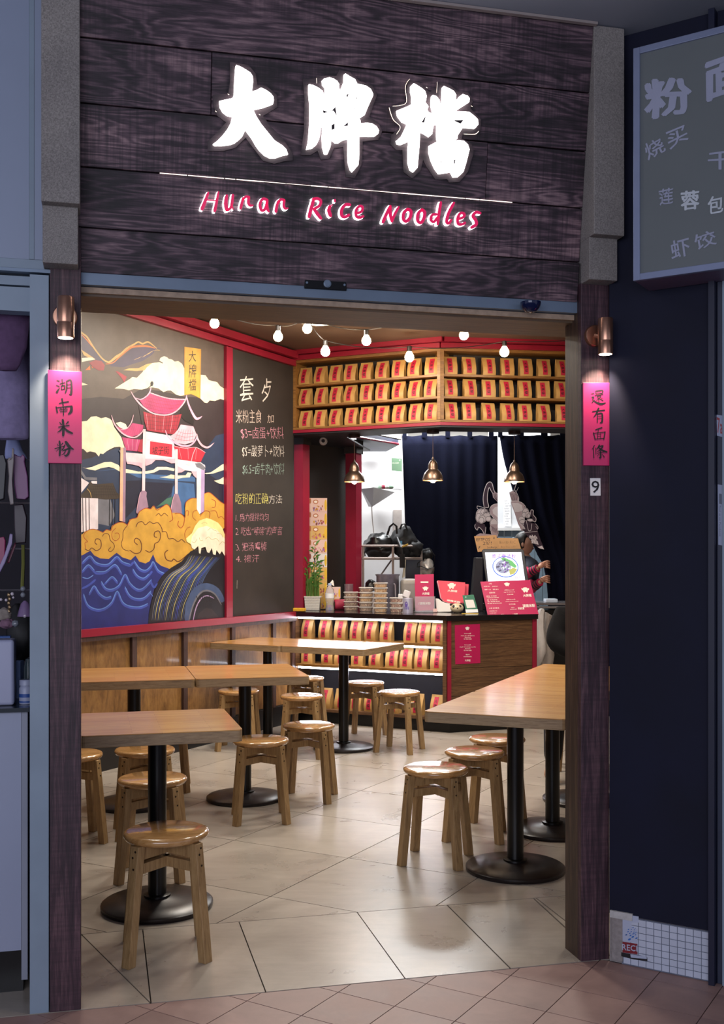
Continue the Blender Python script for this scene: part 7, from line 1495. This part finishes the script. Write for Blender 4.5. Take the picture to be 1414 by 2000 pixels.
# next door frame with house number and notice
wall('frame', NAVY, xN2+.002, xN2+.7, 0, 2.42, flat('door_slate', '#2e3448', .5, 0, .1), t=.06, y0=.0, par=nw)
x3 = NAVY.pix(1412.3, 1000).x; wall('frame_post', NAVY, x3, x3+.12, 0, 2.42, M_bluegrey, t=.06, y0=-.012, par=nw)
wall('upper_fascia', NAVY, xN2+.002, xN2+.9, 2.42, 3.246, M_navy, t=.06, y0=.0, par=nw)
cS = lambda x, y: (1370+x/6.66, 780+y/6.66)
for nm, lab, q4, tx in (('house_number', 'white plate with red 7a beside the navy wall', [(1399.8, 810), (1412, 812), (1412, 854), (1400.5, 851)], ('7a', [cS(203, 232), cS(276, 262), cS(278, 455), cS(207, 440)], '#9a3038')), ('notice', 'narrow white notice with small vertical print next to the navy wall', [(1402, 946), (1412.5, 948), (1413, 1066), (1403, 1064)], ('Find us on Facebook', None, '#5a6072'))):
    t = fthing(nm, lab, 'sign', NAVY, q4[0][0]+5, q4[2][1]); b = MB(); b.ppoly(NAVY, q4, .0008, 0, .0015); b.build('plate', flat('plate_pale', '#9aa2bc', .5, 0, .04), parent=t, fm=NAVY.M)
    b = MB()
    if tx[1]: ptext(b, NAVY, tx[0], tx[1], .003, 0, .01)
    else:
        V_, F_, _a = glyphs(tx[0]); out = []
        for u, v in V_: q_ = NAVY.pix(1405+3.2*v, 988+60*u); out.append((q_.x, -.003, q_.z))
        b.add(out, F_); b.ppoly(NAVY, [(1405, 964), (1410, 965), (1410, 985), (1405, 984)], .0028)
    b.build('lettering', flat('plate_ink_'+nm, tx[2], .5, 0, 0), parent=t, fm=NAVY.M)
# light box sign
LBX = FR(NAVY.at(0, -.17, 0), NAVY.x); c0 = LBX.pix(1238, 300).x; zb0 = LBX.pix(1243, 549).z; zt0 = LBX.pix(1236, 97).z
lb = thing('light_box_sign', 'unlit grey light box sign with faint characters at the upper right', 'sign', M=LBX.M @ Matrix.Translation((c0+.3, 0, zb0)))
M_alu = flat('pale_aluminium', '#7e88a4', .4, .4, .06)
b = MB(); b.box(c0+.002, c0+.75, .004, .16, zb0+.002, zt0-.002); b.build('case', flat('case_mauve', '#5a5068', .5, 0, .1), parent=lb, fm=LBX.M)
fw = .022
for a, c, z0, z1, nm in ((c0, c0+fw, zb0, zt0, 'left_frame'), (c0+fw, c0+.75, zb0, zb0+fw, 'bottom_frame'), (c0+fw, c0+.75, zt0-fw, zt0, 'top_frame')): b = MB(); b.box(a, c, -.008, .01, z0, z1); b.build(nm, M_alu, parent=lb, fm=LBX.M, bevel=.0015)
b = MB(); b.box(c0+fw, c0+.75, -.001, .003, zb0+fw, zt0-fw); b.build('face_panel', flat('dull_acrylic', '#62686a', .3, 0, .06, 2), parent=lb, fm=LBX.M)
cT = lambda x, y: (1220+x/4, 60+y/4)
M_f1 = flat('faded_vinyl', '#8f94aa', .5, 0, .05); M_f2 = flat('pale_vinyl', '#b4bcc4', .5, 0, .1, 30)
def lt(body, q4, m_, bold, wob=.03): b = MB(); ptext(b, LBX, body, [cT(*p) for p in q4], .0025, 0, bold, wob, 3); b.build('character', m_, parent=lb, fm=LBX.M)
lt('粉', [(165,385),(505,370),(515,650),(170,675)], M_f1, .045, .07); lt('面', [(640,250),(930,170),(930,470),(640,540)], M_f1, .045, .06)
lt('烧', [(140,895),(280,830),(330,940),(185,1020)], M_f1, .01, .01); lt('买', [(310,800),(470,735),(505,850),(355,935)], M_f1, .01, .01); lt('干', [(655,960),(840,935),(840,1085),(655,1085)], M_f1, .02, 0)
lt('莲', [(265,1240),(385,1225),(380,1355),(275,1365)], M_f1, .01, .05); lt('蓉', [(440,1255),(585,1250),(580,1395),(445,1400)], M_f2, .03, .05); lt('包', [(650,1300),(775,1285),(770,1420),(650,1435)], M_f2, .02, .05)
lt('虾', [(350,1650),(500,1610),(520,1750),(370,1795)], M_f1, .01, .01); lt('饺', [(535,1600),(700,1550),(725,1670),(560,1720)], M_f1, .01, .01)

# ------------------------------------------------------------------ left: neighbour's fascia, frame and display
nl = sthing('wall_left_neighbour', FACE.M)
xl = -2.2; xr = FACE.pix(85, 300).x
zf = FACE.pix(40, 521).z
for i in range(1): wall('fascia_panel', FACE, xl, FACE.pix(56, 300).x, zf+.03, 3.246, M_bluepanel, t=.05, y0=.02, par=nl)
wall('fascia_panel', FACE, FACE.pix(56.5, 300).x, FACE.pix(66, 300).x, zf+.03, 3.246, M_bluegrey, t=.05, y0=.016, par=nl); wall('fascia_panel', FACE, FACE.pix(66.5, 300).x, xr+.02, zf+.03, 3.246, M_bluepanel, t=.05, y0=.018, par=nl)
wall('fascia_foot', FACE, xl, xr+.02, zf, zf+.028, M_bluegrey, t=.05, y0=.014, par=nl)
wall('ledge', FACE, xl, xr+.03, FACE.pix(40, 530).z, zf-.004, M_steel, t=.08, y0=.0, par=nl)
xp0, xp1 = FACE.pix(58, 1000).x, -.003
wall('frame_post', FACE, xp0, xp1, 0, FACE.pix(40, 534).z, M_bluegrey, t=.10, y0=.004, par=nl)
wall('frame_rail', FACE, xl, xp0-.001, FACE.pix(30, 552).z, FACE.pix(30, 534).z, M_bluegrey, t=.06, y0=.03, par=nl); wall('frame_rail', FACE, xl, xp0-.001, FACE.pix(30, 604).z, FACE.pix(30, 557).z, M_bluegrey, t=.06, y0=.022, par=nl)
wall('display_back', FACE, xl, xp1, 0, 2.5, flat('display_back_dark', '#1e1a24', .8, 0, .2), t=.04, y0=.95, par=nl); wall('display_side', FACE, xp1+.0, xp1+.02, 0, 2.5, flat('display_back_dark', '#1e1a24', .8, 0, .2), t=.85, y0=.105, par=nl)
D = lambda px, py, d=.3: FACE.pix(px, py, -d)
def fw3(p): return FACE.M @ Vector(p)
cbn = thing('display_cabinet', 'white laminate display cabinet behind the left frame post', 'cabinet', M=FACE.M @ Matrix.Translation(D(25, 1860, .12)))
zc1, zc0_ = D(25, 1390, .12).z, D(25, 1857, .12).z
M_lam = flat('cool_white_laminate', '#959cb2', .4, 0, .05, 2)
b = MB(); b.box(-1.6, D(42, 1600, .12).x-.001, .12, .55, zc0_, zc1); b.build('carcass', M_lam, parent=cbn, fm=FACE.M)
b = MB(); b.box(D(42, 1600, .12).x, D(54, 1600, .12).x, .118, .55, D(48, 1913, .12).z, zc1); b.build('side_panel', flat('side_laminate', '#868a98', .5, 0, .05), parent=cbn, fm=FACE.M)
b = MB(); b.box(-1.6, D(57, 1600, .12).x, .10, .56, zc1, zc1+.014); b.build('glass_top', flat('dark_glass_top', '#20282e', .15, 0, .05), parent=cbn, fm=FACE.M)
b = MB(); b.box(-1.6, D(42, 1600, .12).x, .2, .5, .0, zc0_); b.build('plinth', M_black, parent=cbn, fm=FACE.M)
def at3(px, py, d): return fw3(D(px, py, d))
# hanging garments
def garment(pts, mat, name, lab, seed, d=.22, fl=.5):
    m = MB(); V = []; Fc = []; n = 20; rr_ = random.Random(seed)
    for xl_, xr_, py in pts:
        a, c = at3(xl_, py, d), at3(xr_, py, d); mid = (a+c)/2; hw = (c-a)/2
        for i in range(n):
            t = PH*i/n; rp = 1+.07*math.sin(t*5+seed+py*.02)+.05*mnoise.noise(Vector((math.cos(t)*2, py*.02, seed))); V.append(mid+hw*math.cos(t)*rp+FACE.y*hw.length*fl*math.sin(t)*rp)
    for j in range(len(pts)-1):
        for i in range(n): Fc.append((j*n+i, j*n+(i+1) % n, (j+1)*n+(i+1) % n, (j+1)*n+i))
    Fc += [tuple(range(n))[::-1]]; m.add(V, Fc); o_ = m.build(name, mat, smooth=True, auto=60); s_ = o_.modifiers.new('t', 'SOLIDIFY'); s_.thickness = .004; tag(o_, lab, 'clothing'); return o_
garment([(-30, 62, 560), (-25, 60, 620), (-15, 52, 680), (-5, 40, 712), (0, 33, 724)], flat('plum_fleece', '#5a4060', .9, 0, .15, 40, .2), 'hanging_sleeve', 'plum sleeve hanging highest in the left neighbour window', 2, .16)
garment([(-35, 60, 640), (-30, 57, 700), (-30, 56, 760), (-28, 56, 820), (-26, 56, 850), (-20, 55, 858)], flat('lavender_fleece', '#8a7ea4', .9, 0, .15, 40, .2), 'hanging_garment', 'lavender garment below the plum sleeve in the left window', 5, .34)
garment([(14, 34, 850), (10, 44, 880), (8, 56, 900)], flat('pale_blue_cloth', '#8a92bc', .8, 0, .1), 'hanging_cloth', 'pale blue cloth showing between garment and phone cases', 8, .5)
gr = MB(); a, c = at3(-40, 575, .25), at3(60, 575, .25); gr.tube([a-FACE.x*.6, c], .012, 8); tag(gr.build('clothes_rail', M_rack), 'metal rail the neighbour garments hang from', 'rail')
for i, py in enumerate((897, 981, 1071, 1152)):
    gr = MB(); gr.tube([at3(-60, py, .34), at3(59, py+1, .34)], .0035, 6); tag(gr.build('hook_rail', M_ss), '%s thin hanging wire in the left window, counted from the top' % ORD[i], 'wire')
def slabp(pts, d, th, mat, name, lab, cat, hole=None, grp=None):
    q_ = [D(x, y, d) for x, y in pts]; m = MB(); m.prism([(p_.x, p_.z) for p_ in q_], d, d+th, axis='y'); o_ = m.build(name, mat, fm=FACE.M, bevel=.003)
    tag(o_, lab, cat, grp); return o_
G1 = 'phone cases hanging in the left window'
M_c = lambda n, c: flat('case_'+n, c, .4, 0, .06)
slabp([(26,905),(22,893),(28,886),(34,890),(40,892),(44,887),(49,892),(48,902),(54,930),(56,970),(50,975),(32,974),(28,950)], .30, .05, M_c('pink', '#7f4a78'), 'phone_case', 'pink bear-eared phone case in the left window', 'phone case', grp=G1)
slabp([(14,900),(17,893),(22,895),(24,874),(27,876),(27,905),(24,940),(27,985),(20,986),(15,960),(17,930)], .27, .02, M_c('tan', '#857a78'), 'phone_case', 'tan phone case left of the pink bear-eared one', 'phone case', grp=G1)
slabp([(-10,890),(8,888),(13,905),(8,975),(-10,980)], .26, .02, M_c('black', '#17161c'), 'phone_case', 'black phone case at the photo left edge', 'phone case', grp=G1)
slabp([(27,986),(45,984),(52,1010),(50,1060),(30,1062),(28,1030)], .36, .03, M_c('brown', '#382a34'), 'phone_case', 'dark brown phone case on the second wire', 'phone case', grp=G1)
slabp([(-12,1052),(8,1048),(11,1056),(10,1088),(-6,1112),(-14,1110)], .27, .02, M_c('hot', '#8a2050'), 'phone_case', 'deep pink phone case below the black one', 'phone case', grp=G1)
slabp([(19,1042),(25,1043),(24,1062),(10,1100),(-4,1126),(-6,1115),(8,1085),(16,1060)], .24, .02, M_c('lilac', '#9080a8'), 'phone_case', 'lilac curved phone case edge overlapping the deep pink one', 'phone case', grp=G1)
slabp([(30,1058),(31,1066),(18,1100),(13,1100),(24,1070)], .28, .01, M_c('red', '#7a2040'), 'phone_strap', 'dark red strap right of the lilac phone case', 'strap')
m = MB(); m.tube([at3(45, 1064, .3), at3(45.5, 1100, .3), at3(43.5, 1148, .3)], .006, 6); tag(m.build('lanyard', flat('olive_cord', '#6a6a2a', .7, 0, 0)), 'olive green lanyard hanging below the dark cases', 'lanyard')
m = MB()
for i in range(5): m.ball(at3(17+(i % 2)*1.5, 1162+i*8, .29), (.006, .004, .008), 8, 6)
tag(m.build('gold_chain', flat('old_gold', '#8a7458', .3, .8, .1), smooth=True), 'short gold chain charm on the lowest wire', 'charm')
m = MB()
for x, y in ((45, 1150), (45, 1162)): m.ball(at3(x, y, .29), .009, 10, 8)
tag(m.build('bead_charm', flat('grey_bead', '#7c8088', .4, 0, .1), smooth=True), 'two grey beads strung under the olive lanyard', 'charm')
m = MB(); c = at3(49, 1205, .29); m.lathe([(.004, .055), (.014, .045), (.020, .025), (.026, .002), (.022, .004)], 14, c=c); fb_ = tag(m.build('flower_charm', flat('lilac_bell', '#7a6288', .5, 0, .1), smooth=True), 'lilac bell flower charm with pearl in the left window', 'charm')
m = MB(); m.ball(at3(48.5, 1203, .27), .006, 10, 8); tag(m.build('pearl', flat('pearl', '#cfc4cc', .15, 0, 0), smooth=True), 'pearl hanging under the lilac bell flower', 'pearl')
m = MB()
for x, y, r_ in ((24, 1160, .006), (2, 1171, .005), (12, 1172, .005), (26, 1167, .004)): m = MB(); m.ball(at3(x, y, .29), r_, 8, 6); tag(m.build('pearl', flat('pearl', '#cfc4cc', .15, 0, 0), smooth=True), {24: 'pearl on the lowest wire above the gold chain', 2: 'pearl by the photo edge above the plush charm', 12: 'pearl left of the gold chain', 26: 'smallest pearl right of the gold chain'}[x], 'pearl')
blob(at3(7, 1200, .3), (.025, .02, .022), 3, .25, flat('cream_plush', '#8a8078', .9, 0, .15, 60, .4), 'plush_charm', 'cream plush charm at the photo left edge', 'charm'); blob(at3(14, 1218, .28), (.024, .018, .016), 7, .3, flat('pink_plush', '#7a5a6c', .9, 0, .15, 60, .4), 'plush_charm', 'dusty pink plush charm under the cream one', 'charm')
blob(at3(30, 1218, .27), (.012, .01, .012), 8, .2, flat('clear_bead', '#70747c', .2, 0, .1), 'letter_bead', 'clear letter bead right of the pink plush charm', 'charm')
blob(at3(42, 1235, .45), (.055, .05, .10), 11, .15, M_nylon, 'black_pouch', 'black pouch hanging behind the charms', 'bag')
zc = zc1+.0145
def stand_at(px, py, d): q_ = D(px, py, d); return fw3((q_.x, q_.y, zc))
b = MB(); xa, xb3 = D(-30, 1300, .16).x, D(27.5, 1300, .16).x; b.box(xa, xb3, .16, .26, zc, D(10, 1250, .16).z); tag(b.build('white_box', flat('cool_white_plastic', '#9ca0ba', .4, 0, .03), fm=FACE.M, bevel=.010, segs=3), 'smooth white rounded device on the neighbour cabinet', 'device')
b = MB(); b.box(D(-20, 1300, .28).x, D(20, 1300, .28).x, .28, .32, zc, D(10, 1243, .28).z); tag(b.build('blue_folder', flat('blue_folder', '#2f5aa0', .5, 0, .05), fm=FACE.M), 'blue folder top showing behind the white device', 'folder')
c = stand_at(50.5, 1372, .20); k3 = c.y/F; jb = thing('pill_bottle', 'small white bottle with blue label on the neighbour cabinet', 'bottle', c)
b = MB(); b.lathe([(12*k3, 0), (13*k3, .004), (13*k3, 30*k3), (11*k3, 34*k3), (10*k3, 36*k3)], 24, c=c); b.build('body', flat('cool_white_bottle', '#9aa0b8', .4, 0, .03), parent=jb, smooth=True)
b = MB(); b.lathe([(12.4*k3, 36*k3), (12.4*k3, 46*k3), (11.6*k3, 47*k3)], 24, c=c); b.build('cap', flat('cool_white_bottle', '#9aa0b8', .4, 0, .03), parent=jb, smooth=True)
b = MB(); b.lathe([(13.2*k3, 13*k3), (13.2*k3, 20*k3)], 24, c=c, cap=False); b.lathe([(13.2*k3, 3*k3), (13.2*k3, 6*k3)], 24, c=c, cap=False); b.build('label', flat('label_blue', '#2a4c90', .5, 0, 0), parent=jb, smooth=True)
b = MB(); ptext(b, FR((c.x, c.y-13.3*k3, 0), (1, 0, 0)), '血', (47, 1345, 54, 1352), 0); b.build('logo', flat('logo_faint', '#7a5a78', .5, 0, 0), parent=jb) if False else None
for x, m_, lab, h_ in ((33, flat('blue_white_box', '#7388b4', .5, 0, .2, 30), 'narrow blue and white packet behind the bottle', 75), (55, flat('grey_green_bottle', '#4a5a60', .3, 0, .1), 'grey green bottle behind the small white bottle', 80)):
    c = stand_at(x, 1368, .34); b = MB(); b.lathe([(9*k3, 0), (9*k3, h_*k3*.8), (5*k3, h_*k3*.95), (5*k3, h_*k3)], 16, c=c) if x == 55 else b.box(c.x-7*k3, c.x+7*k3, c.y, c.y+.04, c.z, c.z+h_*k3); tag(b.build('packet' if x == 33 else 'bottle', m_, smooth=(x == 55)), lab, 'packet' if x == 33 else 'bottle')
light('POINT', 'neighbour_shop_light', FACE.at(-.9, .5, 2.2), 3.0, (.75, .75, 1), .1)
